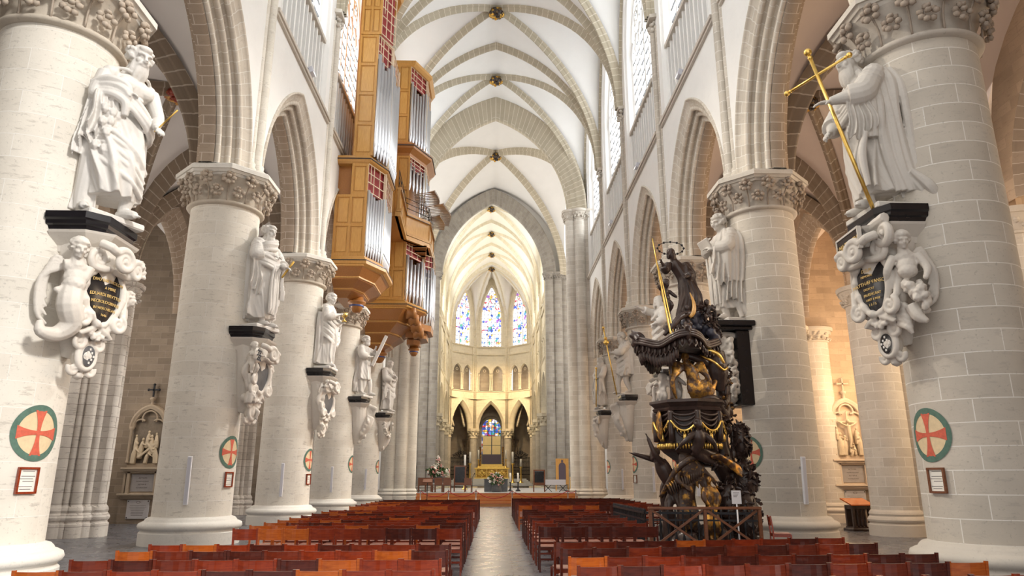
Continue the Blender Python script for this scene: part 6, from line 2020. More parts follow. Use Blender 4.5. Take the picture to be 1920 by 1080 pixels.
# gallery between and around the towers
GP = [(-5.02, 34.2), (-5.15, 37.9), (-3.95, 39.5), (-3.95, 42.5), (-5.1, 43.9)]
for k in range(4):
    a, b = Vector((GP[k][0], GP[k][1], 0)), Vector((GP[k+1][0], GP[k+1][1], 0))
    d = (b-a).normalized(); nr = Vector((d.y, -d.x, 0)); up = Vector((0, 0, 1))
    m = MB()
    bar(m, a+up*15.65, b+up*15.65, .10, 1.10)
    n = max(1, int((b-a).length/1.1))
    o = opart('gallery_parapet', m, M['oakf'])
    m = MB()
    for q in range(n+1):
        p = a.lerp(b, q/n)+nr*.05
        bar(m, p+up*15.1, p+up*16.2, .09, .05)
    bar(m, a+up*16.25+nr*.04, b+up*16.25+nr*.04, .22, .16); bar(m, a+up*15.05+nr*.04, b+up*15.05+nr*.04, .24, .16); bar(m, a+up*14.82+nr*.0, b+up*14.82, .30, .24)
    obj('rail_moulding', m, M['oak'], o, world=True)
    m = MB(); bar(m, a+up*14.93+nr*.125, b+up*14.93+nr*.125, .02, .04); bar(m, a+up*16.15+nr*.15, b+up*16.15+nr*.15, .02, .03); obj('inlay_line', m, M['trim'], o, world=True)
    m = MB()
    for z in (16.65, 16.95, 17.25): tube(m, [tuple(a+up*z), tuple(b+up*z)], .018, 6, 1)
    for q in range(n+1): tube(m, [tuple(a.lerp(b, q/n)+up*16.3), tuple(a.lerp(b, q/n)+up*17.27)], .02, 6, 1)
    opart('iron_railing', m, M['iron'])
m = MB()
m.add([(x, y, 14.7) for x, y in GP]+[(-7.2, 43.9, 14.7), (-7.2, 34.2, 14.7)], [tuple(range(7))], None, False)
opart('gallery_floor', m, M['oakd'])
m = MB()
for k in range(9):
    t = k/9
    box(m, -5.2, -4.0-.06*k, 39.0+.42*k, 39.0+.42*k+.40, 14.68-.17*k-.1, 14.7)
    box(m, -5.25, -3.95-.06*k, 39.0+.42*k, 39.0+.42*k+.06, 14.62-.17*k, 14.72-.17*k)
opart('stepped_underside', m, M['oakd'])
# horizontal trumpets
TR = MB(); lathe(TR, [(.02, 0), (.03, 1.2), (.085, 1.75), (.10, 1.80)], n=10, cap=False)
TRm = TR.mesh('trumpet_pipe'); TRm.materials.append(M['copper'] if 'copper' in M else M['pipe'])
M['copper'] = plain('tarnished_trumpet_metal', (.62, .56, .50), .35, .9); TRm.materials[0] = M['copper']
for gx, gy, gz, n, sc in ((-4.8, 38.9, 17.85, 9, .80), (-4.6, 39.4, 17.2, 14, 1.05), (-4.5, 40.0, 16.75, 9, .78)):
    for k in range(n):
        o = bpy.data.objects.new('trumpet_pipe', TRm); link(o, organ); o.matrix_parent_inverse = wmat(organ).inverted()
        o.location = (gx, gy+.22*k, gz+.004*k); o.rotation_euler = (0, PI/2-.05, -.25+.5*k/n); o.scale = (1, 1, sc*(1-.02*abs(k-n/2)))
# brown oak board behind the near case
m = MB(); box(m, -7.25, -6.65, 34.25, 38.3, 14.8, 21.5); opart('back_board', m, M['oakd'])
# ------------------------------------------------------------------ church chairs in rows
CHAIR_PARTS = {}
def chair_meshes():
    W = .218
    d = {}
    def one(name, f):
        m = MB(); f(m); d[name] = m.mesh(name)
    one('backrest', lambda m: loft(m, [[(x, .175+.03*(1-(x/.2)**2)*1.0+q, z) for q, z in ((0, .60), (.018, .60), (.026, .785), (.008, .785))] for x in np.linspace(-.195, .195, 7)], True, True, smooth=False))
    one('seat', lambda m: box(m, -.195, .195, -.19, .165, .425, .455, bev=.012))
    one('seat_frame', lambda m: [box(m, -.20, .20, -.195, -.165, .375, .425), box(m, -.20, .20, .15, .18, .375, .425), box(m, -.205, -.175, -.18, .17, .375, .425), box(m, .175, .205, -.18, .17, .375, .425)])
    one('stretcher', lambda m: [box(m, -.20, .20, .155, .18, .20, .235), box(m, -.20, -.18, -.18, .16, .16, .19), box(m, .18, .20, -.18, .16, .16, .19)])
    for sx, nm in ((-1, 'a'), (1, 'b')):
        one('rear_leg_'+nm, lambda m: loft(m, [[(sx*.208+a, .165+y+b, z) for a, b in ((-.016, -.016), (.016, -.016), (.016, .016), (-.016, .016))] for z, y in ((0, .03), (.42, 0), (.60, .012), (.80, .035))], True, True, smooth=False))
        one('front_leg_'+nm, lambda m: box(m, sx*.208-.016, sx*.208+.016, -.20, -.168, 0, .43))
    return d
CM = chair_meshes()
WHOLE = MB()
def chair_variant(v):
    out = []
    for nm, me in CM.items():
        c = me.copy(); c.materials.clear(); c.materials.append(M['seat'] if nm == 'seat' else M['ch'][v])
        out.append((nm, c))
    tot = MB()
    for nm, me in CM.items():
        tot.add([q.co[:] for q in me.vertices], [tuple(p.vertices) for p in me.polygons], None, False, 1 if nm == 'seat' else 0)
    w = tot.mesh('chair'); w.materials.append(M['ch'][v]); w.materials.append(M['seat'])
    return out, w
CV = [chair_variant(v) for v in range(4)]
def ordinal(n):
    return {1: 'first', 2: 'second', 3: 'third', 4: 'fourth', 5: 'fifth', 6: 'sixth', 7: 'seventh', 8: 'eighth', 9: 'ninth', 10: 'tenth', 11: 'eleventh', 12: 'twelfth', 13: '13th', 14: '14th', 15: '15th', 16: '16th', 17: '17th', 18: '18th', 19: '19th', 20: '20th', 21: '21st', 22: '22nd', 23: '23rd'}[n]
TONE = ['dark mahogany', 'red', 'orange-brown', 'brown']
ROWS_L = [7.72, 8.66, 9.64, 10.50, 13.63, 14.50, 15.40, 16.32, 17.22, 18.22, 19.25, 20.3, 21.2, 24.05, 25.1, 26.1, 27.1, 28.1, 29.1, 30.1, 31.2]
ROWS_R = [6.98, 7.98, 8.86, 9.86, 10.80, 14.06, 15.1, 16.05, 17.15, 18.2, 19.3, 20.3, 21.5, 24.6, 25.6, 26.6, 27.7, 28.8, 29.9, 31.0, 32.2, 33.4]
places = []
rc = random.Random(12)
for r, Y in enumerate(ROWS_L):
    n = 9 if Y < 23 else 9
    for k in range(n):
        # orange chairs are likelier on the left of the block, darker ones by the aisle
        p = k/8
        v = rc.choices([0, 1, 2, 3], [.05+.30*(1-p), .42, .30*p+.03, .30])[0]
        places.append((-.78-.449*k, Y, 0.0, 'left', r+1, k+1, v))
for r, Y in enumerate(ROWS_R):
    n = 10 if Y < 12 else (5 if Y < 23 else 11)
    for k in range(n):
        v = rc.choices([0, 1, 2, 3], [.45, .18, .05, .32])[0]
        places.append((1.06+.443*k, Y+(.062*.443*k/.44*.5 if Y < 12 else 0)+(.04*k if 9 < Y < 12 else 0), .06 if Y < 12 else 0, 'right', r+1, k+1, v))
places.sort(key=lambda q: q[1])
detail = 150
rest = MB(); nmade = 0
for (x, y, rz, side, r, k, v) in places:
    # rows stand with their backs to the camera
    jx, jz = rc.uniform(-.006, .006), rc.uniform(-.012, .012)
    if nmade >= 300:
        Mx = Matrix.Translation((x+jx, y-.19, 0)) @ Matrix.Rotation(PI+rz+jz, 4, 'Z')
        for nm, me in CM.items():
            rest.add([tuple(Mx @ q.co) for q in me.vertices], [tuple(p.vertices) for p in me.polygons], None, False, 1 if nm == 'seat' else 0)
        continue
    lab = '%s wooden chair, %s from the aisle, %s row of the %s block' % (TONE[v], ordinal(k), ordinal(r), side)
    parts, whole = CV[v]
    if nmade < detail:
        t = thing('church_chair', lab, 'chair', (x+jx, y-.19, 0), PI+rz+jz, 'rows of church chairs')
        for nm, me in parts:
            o = bpy.data.objects.new('leg' if 'leg' in nm else nm, me); link(o, t)
    else:
        o = bpy.data.objects.new('church_chair', whole); link(o)
        o.location = (x+jx, y-.19, 0); o.rotation_euler = (0, 0, PI+rz+jz)
        tag(o, lab, 'chair', 'rows of church chairs')
    nmade += 1
if rest.v:
    o = obj('distant_chairs', rest, [M['ch'][0], M['seat']])
    tag(o, 'farthest rows of dark mahogany chairs before the stage', 'chairs', kind='stuff')
# ------------------------------------------------------------------ things fixed to the piers
def on_pier(sg, i, ang, r=.978):
    c = Vector((sg*8.0, PY[i], 0))
    n = Vector((math.cos(ang), math.sin(ang), 0))
    return c+n*r, n
for sg, i, a in ((-1, 0, -.30), (-1, 1, -.25), (-1, 2, -.15), (-1, 3, -.10), (-1, 4, -.08), (1, 0, PI+.16), (1, 1, PI+.26), (1, 2, PI+.2), (1, 3, PI+.15), (1, 4, PI+.1)):
    cross_disc(PIERS[(sg, i)], a, .980, 2.33, .41, .43)

def framed_notice(label, sg, i, ang, z, w=.30, h=.36):
    p, n = on_pier(sg, i, ang, .982)
    p.z = z
    x = Vector((0, 0, 1)).cross(n); y = Vector((0, 0, 1))
    t = thing('framed_notice', label, 'notice', tuple(p), 0, 'framed notices on the piers')
    Mx = frame_mat((0, 0, 0), x, y, n)
    m = MB()
    for a, b, hx, hy in ((0, h/2, w/2+.015, .016), (0, -h/2, w/2+.015, .016), (w/2, 0, .016, h/2), (-w/2, 0, .016, h/2)):
        obox(m, Mx @ Matrix.Translation((a, b, .02)), hx, hy, .02)
    obj('frame', m, M['ch'][1] if sg < 0 else M['bwood'], t)
    m = MB(); obox(m, Mx @ Matrix.Translation((0, 0, .006)), w/2, h/2, .008); s = obj('sheet', m, M['paper'], t)
    m = MB()
    rr = random.Random(i+5)
    for k in range(8):
        L = rr.uniform(.5, .9)*w*.42
        if k in (1, 5): continue
        obox(m, Mx @ Matrix.Translation((rr.uniform(-.02, .02), h*.38-k*h*.105, .0146)), L, .0045, .0006)
    obj('printed_lines', m, M['ink'], s)
for sg, i, a in ((-1, 0, -.36), (-1, 1, -.26), (-1, 2, -.2), (1, 0, PI+.22), (1, 1, PI+.26), (1, 2, PI+.55), (1, 3, PI+.3)):
    framed_notice('small framed paper notice below the painted cross, %s %s pier' % (ORD[i], 'left' if sg < 0 else 'right'), sg, i, a, 1.62)

def line_speaker(label, sg, i, ang):
    p, n = on_pier(sg, i, ang, .98)
    t = thing('column_speaker', label, 'loudspeaker', (p.x, p.y, 1.0), 0, 'white column loudspeakers')
    x = Vector((0, 0, 1)).cross(n)
    Mx = frame_mat((0, 0, 0), x, n, Vector((0, 0, 1)))
    m = MB(); obox(m, Mx @ Matrix.Translation((0, .12, .60)) @ Matrix.Rotation(-.06, 4, 'X'), .055, .05, .60, bev=.012); b = obj('body', m, M['white'], t)
    m = MB(); obox(m, Mx @ Matrix.Translation((0, .172, .60)) @ Matrix.Rotation(-.06, 4, 'X'), .042, .004, .57); obj('grille', m, M['spk'], b)
    m = MB()
    for z in (.22, .92): obox(m, Mx @ Matrix.Translation((0, .04, z)), .03, .06, .03)
    obj('bracket', m, M['steel'], t)
M['spk'] = plain('grey_speaker_grille', (.62, .62, .68), .5)
for sg, i, a in ((-1, 1, -1.36), (-1, 2, -1.36), (-1, 3, -1.36), (-1, 4, -1.2), (1, 1, -1.50), (1, 2, -1.9), (1, 3, -1.75), (1, 4, -1.8), (1, 0, -1.20)):
    line_speaker('slim white column loudspeaker standing out from the %s %s pier' % (ORD[i], 'left' if sg < 0 else 'right'), sg, i, a)

def floodlight(label, sg, Y):
    t = thing('floodlight', label, 'lamp', (sg*(WX-.02), Y, ZS), 0, 'floodlights on the string courses')
    m = MB(); obox(m, Matrix.Translation((-sg*.12, 0, .20)) @ Matrix.Rotation(sg*.35, 4, 'Y'), .10, .20, .13, bev=.02); h = obj('housing', m, M['spk'], t)
    m = MB(); obox(m, Matrix.Translation((-sg*.225, 0, .165)) @ Matrix.Rotation(sg*.35, 4, 'Y'), .008, .17, .10); obj('lens', m, M['lens'], h)
    m = MB(); box(m, -.05, .05, -.22, -.20, 0, .22); box(m, -.05, .05, .20, .22, 0, .22); box(m, -.05, .05, -.22, .22, -.01, .02); obj('bracket', m, M['iron'], t)
M['lens'] = emit('floodlight_lens', (1, .97, .9), 1.2)
for sg, Y, w in ((-1, 24.4, 'near'), (-1, 33.6, 'far'), (1, 24.2, 'near'), (1, 32.6, 'middle'), (1, 40.8, 'far')):
    floodlight('small grey floodlight on the %s string course above the %s arch' % ('left' if sg < 0 else 'right', w), sg, Y)

# ------------------------------------------------------------------ wall monuments in the chapels
def monument(label, cx, dz, rel, warm):
    Y = 36.02
    st_ = M['mon_r'] if warm else M['mon_l']
    t = thing('wall_monument', label, 'monument', (cx, Y, STEP))
    def P(nm, mb, mt, par=None, **k): return obj(nm, mb, mt, par or t, world=True, **k)
    z = lambda q: q+dz
    m = MB(); box(m, cx-1.0, cx+1.0, Y-.10, Y+.1, STEP, z(1.25)); P('lower_panel', m, M['chapel'])
    m = MB(); box(m, cx-.56, cx+.50, Y-.16, Y-.10, z(.19), z(1.07), bev=.01); pl = P('marble_plaque', m, M['plaque'], label='white marble plaque with engraved lines')
    m = MB()
    rr = random.Random(int(cx*10))
    for k in range(7):
        L = rr.uniform(.26, .42); box(m, cx-.03-L, cx-.03+L, Y-.163, Y-.16, z(.80-.075*k), z(.815-.075*k))
    tube(m, [(cx-.03+.09*math.cos(a), Y-.162, z(.96)+.05*math.sin(a)) for a in np.linspace(0, 2*PI, 13)], .008, 5, 1)
    P('engraving', m, M['ink'], pl)
    m = MB()
    for a in (-.50, .44):
        for b in (.25, 1.01): ell(m, (cx+a, Y-.165, z(b)), (.03, .015, .03), None, 1)
    P('bolts', m, M['black'], pl)
    for zz, w in ((1.27, 1.04), (2.48, 1.02)):
        m = MB(); box(m, cx-w, cx+w, Y-.36, Y+.05, z(zz), z(zz+.10), bev=.02); box(m, cx-w+.06, cx+w-.06, Y-.28, Y+.05, z(zz-.08), z(zz)); box(m, cx-w+.12, cx+w-.12, Y-.2, Y+.05, z(zz-.16), z(zz-.08)); P('ledge', m, st_)
    m = MB(); box(m, cx-.72, cx+.72, Y-.06, Y+.05, z(1.37), z(2.33)); P('middle_panel', m, st_)
    m = MB(); box(m, cx-.56, cx+.56, Y-.09, Y-.05, z(1.45), z(2.27), bev=.01); pq = P('grey_tablet', m, M['tablet'], label='grey tablet engraved with two short texts')
    tx = MB()
    for k, (s, h) in enumerate((('ACTVVM', .10), ('VADVM FLOCQVET', .07), ('ALTVM R', .10), ('VOTVMQVE PIVM', .07))):
        q = text_mesh(s, h, .002)
        tx.merge(q, frame_mat((cx, Y-.092, z(2.08-.15*k)), (1, 0, 0), (0, 0, 1), (0, -1, 0)))
    P('engraved_text', tx, M['ink'], pq)
    m = MB()
    for q in (-1, 1):
        box(m, cx+q*.66-.07, cx+q*.66+.07, Y-.2, Y+.05, z(1.37), z(2.40)); box(m, cx+q*.86-.05, cx+q*.86+.05, Y-.14, Y+.05, z(1.37), z(2.40))
    P('pilasters', m, st_)
    # relief niche
    m = MB(); box(m, cx-.84, cx+.84, Y-.12, Y+.05, z(2.58), z(2.78)); P('relief_sill', m, st_)
    m = MB(); box(m, cx-.76, cx+.76, Y-.02, Y+.06, z(2.7), z(5.0)); P('niche_back', m, M['niche'] if not warm else M['mon_r'])
    m = MB()
    for q in (-1, 1):
        lathe(m, [(.10, 0), (.10, .08), (.065, .14), (.065, 1.55), (.10, 1.62), (.12, 1.74)], (cx+q*.82, Y-.18, z(2.78)), 10)
    arch_sweep(m, .86, 1.05, [(-.10, .02), (-.08, -.22), (.02, -.26), (.06, -.2), (.10, -.24), (.16, -.18), (.16, .02)], lambda s, zz, d: (cx+s, Y+d, z(4.5)+zz), 10)
    for a0, cx2, cz, r in ((-.4, -.42, 4.55, .34), (0, .0, 4.95, .36), (.4, .42, 4.55, .34)):
        pts = [(cx+cx2+r*math.cos(b), Y-.14, z(cz)+r*math.sin(b)) for b in (np.linspace(.9, PI+.4, 10) if a0 < 0 else (np.linspace(-.4, PI-.9, 10) if a0 > 0 else np.linspace(-.5, PI+.5, 12)))]
        tube(m, pts, .05, 6, 2)
    lathe(m, [(.10, 0), (.07, .12), (.05, .3), (.13, .36), (.15, .44), (.06, .50)], (cx, Y-.12, z(5.5)), 10)
    P('gabled_frame', m, st_)
    m = MB()
    bar(m, (cx, Y-.12, z(5.98)), (cx, Y-.12, z(6.62)), .07, .07); bar(m, (cx-.25, Y-.12, z(6.36)), (cx+.25, Y-.12, z(6.36)), .07, .07)
    for a, b in ((0, 6.62), (-.26, 6.36), (.26, 6.36)): ell(m, (cx+a, Y-.12, z(b)), (.075, .05, .075), None, 1)
    P('stone_cross', m, M['iron'] if not warm else st_)
    # carved scene
    b = MB(); rr = random.Random(rel)
    def small(x, zf, h, lean=0.0, yaw=0.0, arm=None):
        top = (x+lean*h, Y-.20, zf+h)
        tube(b, [(x, Y-.16, zf), (x+.2*lean*h, Y-.19, zf+.35*h), (x+.6*lean*h, Y-.2, zf+.62*h), (x+.85*lean*h, Y-.19, zf+.82*h)], [.11*h, .135*h, .115*h, .07*h], 10, 4)
        for k in range(4): tube(b, [(x+(-.08+.05*k)*h, Y-.26, zf+.02), (x+(-.06+.045*k)*h+.4*lean*h, Y-.29, zf+.5*h)], .03*h, 6, 1)
        ell(b, (top[0], Y-.22, zf+.92*h), (.07*h, .075*h, .085*h), None, 2)
        if arm: tube(b, [(x+.8*lean*h, Y-.22, zf+.78*h), ((x+arm[0])/2, Y-.32, (zf+.78*h+arm[1])/2), (arm[0], Y-.26, arm[1])], [.04*h, .038*h, .025*h], 7, 3)
    if rel == 1:      # carrying the cross
        bar(b, (cx-.25, Y-.30, z(3.05)), (cx+.5, Y-.24, z(3.75)), .12, .10); bar(b, (cx+.1, Y-.28, z(3.72)), (cx+.42, Y-.28, z(3.3)), .10, .09)
        small(cx-.55, z(2.76), 1.05, .12, arm=(cx-.15, z(3.2))); small(cx+.55, z(2.76), .95, -.15, arm=(cx+.3, z(3.4))); small(cx-.25, z(3.0), 1.0, .1, arm=(cx+.1, z(3.6)))
        small(cx+.05, z(2.76), .75, .25, arm=(cx+.4, z(3.1))); small(cx+.3, z(3.2), .95, -.05, arm=(cx+.1, z(3.9))); small(cx-.5, z(3.45), .7, 0); small(cx+.05, z(3.5), .85, .05); small(cx+.5, z(3.5), .75, -.05)
    else:             # crucifixion group
        bar(b, (cx-.02, Y-.18, z(2.9)), (cx-.02, Y-.18, z(4.95)), .09, .08); bar(b, (cx-.52, Y-.18, z(4.42)), (cx+.48, Y-.18, z(4.42)), .09, .08)
        tube(b, [(cx-.04, Y-.30, z(3.15)), (cx, Y-.32, z(3.5)), (cx-.02, Y-.30, z(3.85)), (cx-.02, Y-.28, z(4.25))], [.05, .075, .10, .10], 10, 3)
        for q in (-1, 1): tube(b, [(cx+q*.10, Y-.28, z(4.22)), (cx+q*.28, Y-.26, z(4.30)), (cx+q*.46, Y-.25, z(4.42))], [.05, .042, .03], 8, 2)
        ell(b, (cx-.02, Y-.30, z(4.45)), (.075, .08, .095), None, 2)
        small(cx-.52, z(2.76), 1.15, .04, arm=(cx-.3, z(3.6))); small(cx-.30, z(2.76), 1.0, .06, arm=(cx-.1, z(3.5))); small(cx+.22, z(2.76), .62, -.1, arm=(cx, z(3.2)))
        small(cx+.52, z(2.76), 1.15, -.06, arm=(cx+.3, z(3.55))); small(cx+.38, z(3.3), .85, 0); small(cx-.62, z(3.5), .7, 0); small(cx+.02, z(2.72), .5, .3, arm=(cx+.3, z(3.0)))
    P('carved_relief', fuse('relief', b, .02, 1), M['relief'], None, label='pale carved relief of many figures')
    return t
M['mon_l'] = stone('brown_monument_stone', (.42, .345, .265), .1, None, dark=.4, darkc=(.2, .15, .11))
M['mon_r'] = stone('beige_monument_stone', (.60, .50, .40), .1, None, dark=.3, darkc=(.35, .27, .2))
M['niche'] = plain('dark_niche_stone', (.20, .165, .13), .8, var=.2)
M['relief'] = stone('pale_relief_stone', (.62, .52, .38), .08, None, dark=.25, darkc=(.5, .4, .28), rough=.6)
M['plaque'] = plain('grey_white_marble', (.52, .51, .53), .4, var=.06)
M['tablet'] = plain('grey_tablet_stone', (.33, .315, .32), .6, var=.08)
monument('brown wall monument with a gilt-lit carved relief and two tablets, dark left chapel', -17.05, -.42, 1, False)
monument('beige wall monument with a crucifixion relief and tall stone cross, warm right chapel', 17.95, 0, 2, True)

def gilt_strip(x, y, z0, z1, label):
    m = MB(); box(m, x-.07, x+.07, y-.06, y+.06, z0, z1, bev=.015)
    o = obj('gilded_strip', m, M['gold']); tag(o, label, 'frame')
gilt_strip(-15.75, 35.95, 2.6, 4.6, 'narrow gilded frame edge beside the left chapel monument')

# offering stand in the right aisle
t = thing('reading_desk', 'dark carved wooden stand with a sloping orange-brown top in the right aisle', 'desk', (15.3, 30.6, STEP), .12)
m = MB(); box(m, -.52, .52, -.36, .36, 0, .10, bev=.02); box(m, -.44, .44, -.28, .28, .10, .16); obj('base', m, M['dwood'], t)
m = MB()
for q in (-1, 1):
    for w in (-1, 1): box(m, q*.36-.05, q*.36+.05, w*.22-.05, w*.22+.05, .16, 1.02)
box(m, -.40, .40, -.26, .26, .86, 1.02); box(m, -.40, .40, .18, .24, .16, .9)
for q in (-.16, 0, .16): lathe(m, [(.05, 0), (.03, .1), (.05, .3), (.03, .6), (.05, .7)], (q, -.22, .16), 8)
obj('carved_body', m, M['dwood'], t)
m = MB(); v_ = [(-.52, -.42, 1.0), (.52, -.42, 1.0), (.52, .36, 1.24), (-.52, .36, 1.24)]
m.add(v_+[(x, y, z_+.05) for x, y, z_ in v_], [(3, 2, 1, 0), (4, 5, 6, 7), (0, 1, 5, 4), (1, 2, 6, 5), (2, 3, 7, 6), (3, 0, 4, 7)], None, False)
obj('sloping_top', m, M['ch'][2], t)

# confessional-like dark wooden piece and prayer chair in the left aisle
t = thing('dark_bench', 'dark wooden bench end standing behind the base of the nearest left pier', 'bench', (-10.15, 15.2, STEP+.12), -.2)
m = MB(); box(m, -.05, .05, -.6, .6, 0, 1.1, bev=.03); obj('end_panel', m, M['bwood'], t)
m = MB(); box(m, -.55, .0, -.55, .55, .40, .47); obj('seat', m, M['bwood'], t)
m = MB(); box(m, -.52, -.46, -.5, -.42, 0, .40); box(m, -.52, -.46, .42, .5, 0, .40); obj('legs', m, M['bwood'], t)
t = thing('prayer_stool', 'small red cushioned stool beside the left chapel monument', 'stool', (-14.3, 33.0, STEP), .1)
m = MB(); box(m, -.35, .35, -.25, .25, .30, .40, bev=.03); obj('cushion', m, M['rope'], t)
m = MB()
for q in (-1, 1):
    for w in (-1, 1): box(m, q*.30-.03, q*.30+.03, w*.2-.03, w*.2+.03, 0, .30)
box(m, -.33, .33, .17, .23, .40, 1.3); box(m, -.36, .36, .10, .30, 1.3, 1.36); obj('frame', m, M['ch'][2], t)
# ------------------------------------------------------------------ carved oak pulpit by the right arcade
PX, PYY = 5.05, 18.4
pul = thing('pulpit', 'huge dark carved oak pulpit with gilded figures, canopy and a Madonna on top', 'pulpit', (PX, PYY, 0))
def pp(name, mb, mat, parent=None, **k): return obj(name, mb, mat, parent or pul, **k)
rp = random.Random(21)
# rocky base with roots
b = MB()
for k in range(34):
    a = rp.uniform(0, 2*PI); r = rp.uniform(.1, .95)
    ell(b, (r*math.cos(a)+.1, r*.7*math.sin(a), rp.uniform(.0, .35)), (rp.uniform(.15, .32), rp.uniform(.15, .3), rp.uniform(.12, .3)), Euler((rp.uniform(0, 3), 0, rp.uniform(0, 3))), 1)
box(b, -1.05, 1.35, -.75, .9, 0, .14)
pp('rocky_base', fuse('rock', b, .04, 1), M['dwood'])
# tree trunks
b = MB()
tube(b, [(.95, .2, .0), (.92, .15, .8), (.98, .1, 1.7), (.80, .05, 2.6), (.98, .1, 3.4), (.98, .1, 4.2), (.85, .1, 4.9)], [.34, .26, .22, .21, .19, .20, .26], 12, 5)
tube(b, [(.95, .1, 1.6), (.6, -.1, 2.05), (.2, -.2, 2.2)], [.2, .2, .3], 10, 4)
tube(b, [(-.1, .2, .1), (-.15, .2, 1.0), (-.05, .15, 1.8), (.0, .1, 2.3)], [.35, .24, .26, .5], 12, 5)
tube(b, [(-.62, .1, .1), (-.66, .15, .8), (-.72, .1, 1.35), (-.60, .0, 1.62)], [.16, .13, .11, .14], 10, 4)
tube(b, [(1.0, .0, 3.1), (.7, -.3, 3.5), (.5, -.45, 3.62), (.2, -.5, 3.56)], [.10, .13, .11, .07], 9, 4)
tube(b, [(1.0, .1, 4.2), (.6, -.2, 4.5), (.1, -.3, 4.72), (-.4, -.2, 4.78)], [.14, .12, .1, .06], 9, 4)
for k in range(30):
    a = rp.uniform(0, 2*PI); z = rp.uniform(.2, 4.6)
    ell(b, (.95+.2*math.cos(a), .1+.2*math.sin(a), z), (.08, .08, .14), None, 1)
pp('tree_trunk', fuse('trunk', b, .03, 1), M['dwood'])
def leaf_mass(name, spots, n, s, mat, seed, par=None):
    m = MB(); rr = random.Random(seed)
    for k in range(n):
        c, r = spots[k % len(spots)]
        d = Vector((rr.gauss(0, 1), rr.gauss(0, 1), rr.gauss(0, 1))).normalized()*rr.uniform(.75, 1.0)
        p = Vector((c[0]+d.x*r[0], c[1]+d.y*r[1], c[2]+d.z*r[2]))
        R = Euler((rr.uniform(0, 6), rr.uniform(0, 6), rr.uniform(0, 6))).to_matrix()
        L = s*rr.uniform(.7, 1.4)
        pts = [(0, -L, 0), (L*.55, -L*.3, L*.12), (L*.35, L*.25, 0), (L*.5, L*.5, L*.1), (0, L, -L*.15), (-L*.5, L*.5, L*.1), (-L*.35, L*.25, 0), (-L*.55, -L*.3, L*.12)]
        top = [tuple(p+R @ Vector(q)) for q in pts]; bot = [tuple(p+R @ (Vector(q)*.9+Vector((0, 0, -.018)))) for q in pts]
        m.add(top+bot, [tuple(range(8)), tuple(range(15, 7, -1))]+[(i, 8+i, 8+(i+1) % 8, (i+1) % 8) for i in range(8)], None, False)
    return pp(name, m, mat, par)
b = MB()
for c, r in (((1.25, -.05, .75), (.36, .40, .75)), ((1.30, .0, 1.55), (.30, .35, .55)), ((.82, -.25, 1.05), (.30, .32, .55)), ((1.35, .1, 2.6), (.22, .25, .5))):
    ell(b, c, r, None, 2)
bush = pp('thorn_bush', fuse('bush', b, .05, 1), M['dwood'])
leaf_mass('carved_leaves', [((1.25, -.05, .8), (.44, .48, .8)), ((1.30, .0, 1.6), (.38, .42, .58)), ((.82, -.25, 1.1), (.38, .40, .60)), ((1.36, .1, 2.6), (.26, .30, .52))], 620, .085, M['dwood'], 3, bush)
leaf_mass('branch_leaves', [((.98, .0, 3.4), (.26, .3, .5)), ((1.0, .05, 4.3), (.24, .3, .4)), ((.75, -.2, 3.0), (.25, .2, .3)), ((.6, -.2, 2.1), (.5, .3, .2))], 170, .08, M['dwoodg'], 4)
# tub
b = MB()
lathe(b, [(.10, 1.95), (.45, 2.1), (.70, 2.28), (.80, 2.40), (.84, 2.48), (.80, 2.56), (.79, 2.8), (.80, 3.2), (.84, 3.30)], (0, 0, 0), 8, smooth=False)
for i, q in enumerate(b.v): pass
tub = pp('tub', b, M['dwood'])
m = MB(); lathe(m, [(.80, 3.28), (.90, 3.30), (.93, 3.36), (.88, 3.40), (.94, 3.46), (1.0, 3.50), (1.0, 3.56), (.92, 3.58), (.78, 3.56)], (0, 0, 0), 8, smooth=False, cap=False); obj('tub_rim', m, M['dwood'], tub)
m = MB()
for k in range(8):
    a0, a1 = 2*PI*k/8, 2*PI*(k+1)/8
    for q in range(5):
        sag = .10+.10*q
        pts = []
        for t in np.linspace(0, 1, 7):
            x = (math.cos(a0)*(1-t)+math.cos(a1)*t); y = (math.sin(a0)*(1-t)+math.sin(a1)*t)
            rr_ = .86+.06*math.sin(PI*t)-.01*q
            pts.append((x*rr_, y*rr_, 3.26-.04*q-sag*4*t*(1-t)*.9))
        tube(m, pts, .035, 6, 2)
    tube(m, [(math.cos(a0)*.84, math.sin(a0)*.84, 3.28), (math.cos(a0)*.87, math.sin(a0)*.87, 3.1), (math.cos(a0)*.85, math.sin(a0)*.85, 2.55)], [.09, .07, .085], 8, 3)
obj('draped_cloth', m, M['dwood'], tub)
m = MB()
for k in range(8):
    a0, a1 = 2*PI*k/8, 2*PI*(k+1)/8
    pts = []
    for t in np.linspace(.04, .96, 9):
        x = (math.cos(a0)*(1-t)+math.cos(a1)*t); y = (math.sin(a0)*(1-t)+math.sin(a1)*t)
        pts.append((x*(.92+.06*math.sin(PI*t)), y*(.92+.06*math.sin(PI*t)), 3.10-.50*4*t*(1-t)*.62))
    tube(m, pts, .03, 6, 2)
    for p in pts[1:-1]: tube(m, [p, (p[0], p[1], p[2]-.09)], [.022, .012], 5, 1)
    am = (a0+a1)/2
    tube(m, [(math.cos(am)*.83, math.sin(am)*.83, 2.78), (math.cos(am)*.84, math.sin(am)*.84, 2.70), (math.cos(am)*.84, math.sin(am)*.84, 2.55)], [.018, .05, .06], 8, 2)
    for q in range(9):
        t = (q+.5)/9
        x = (math.cos(a0)*(1-t)+math.cos(a1)*t)*.84; y = (math.sin(a0)*(1-t)+math.sin(a1)*t)*.84
        tube(m, [(x, y, 2.50), (x, y, 2.36)], [.03, .022], 5, 1)
obj('gold_fringe', m, M['gold'], tub)
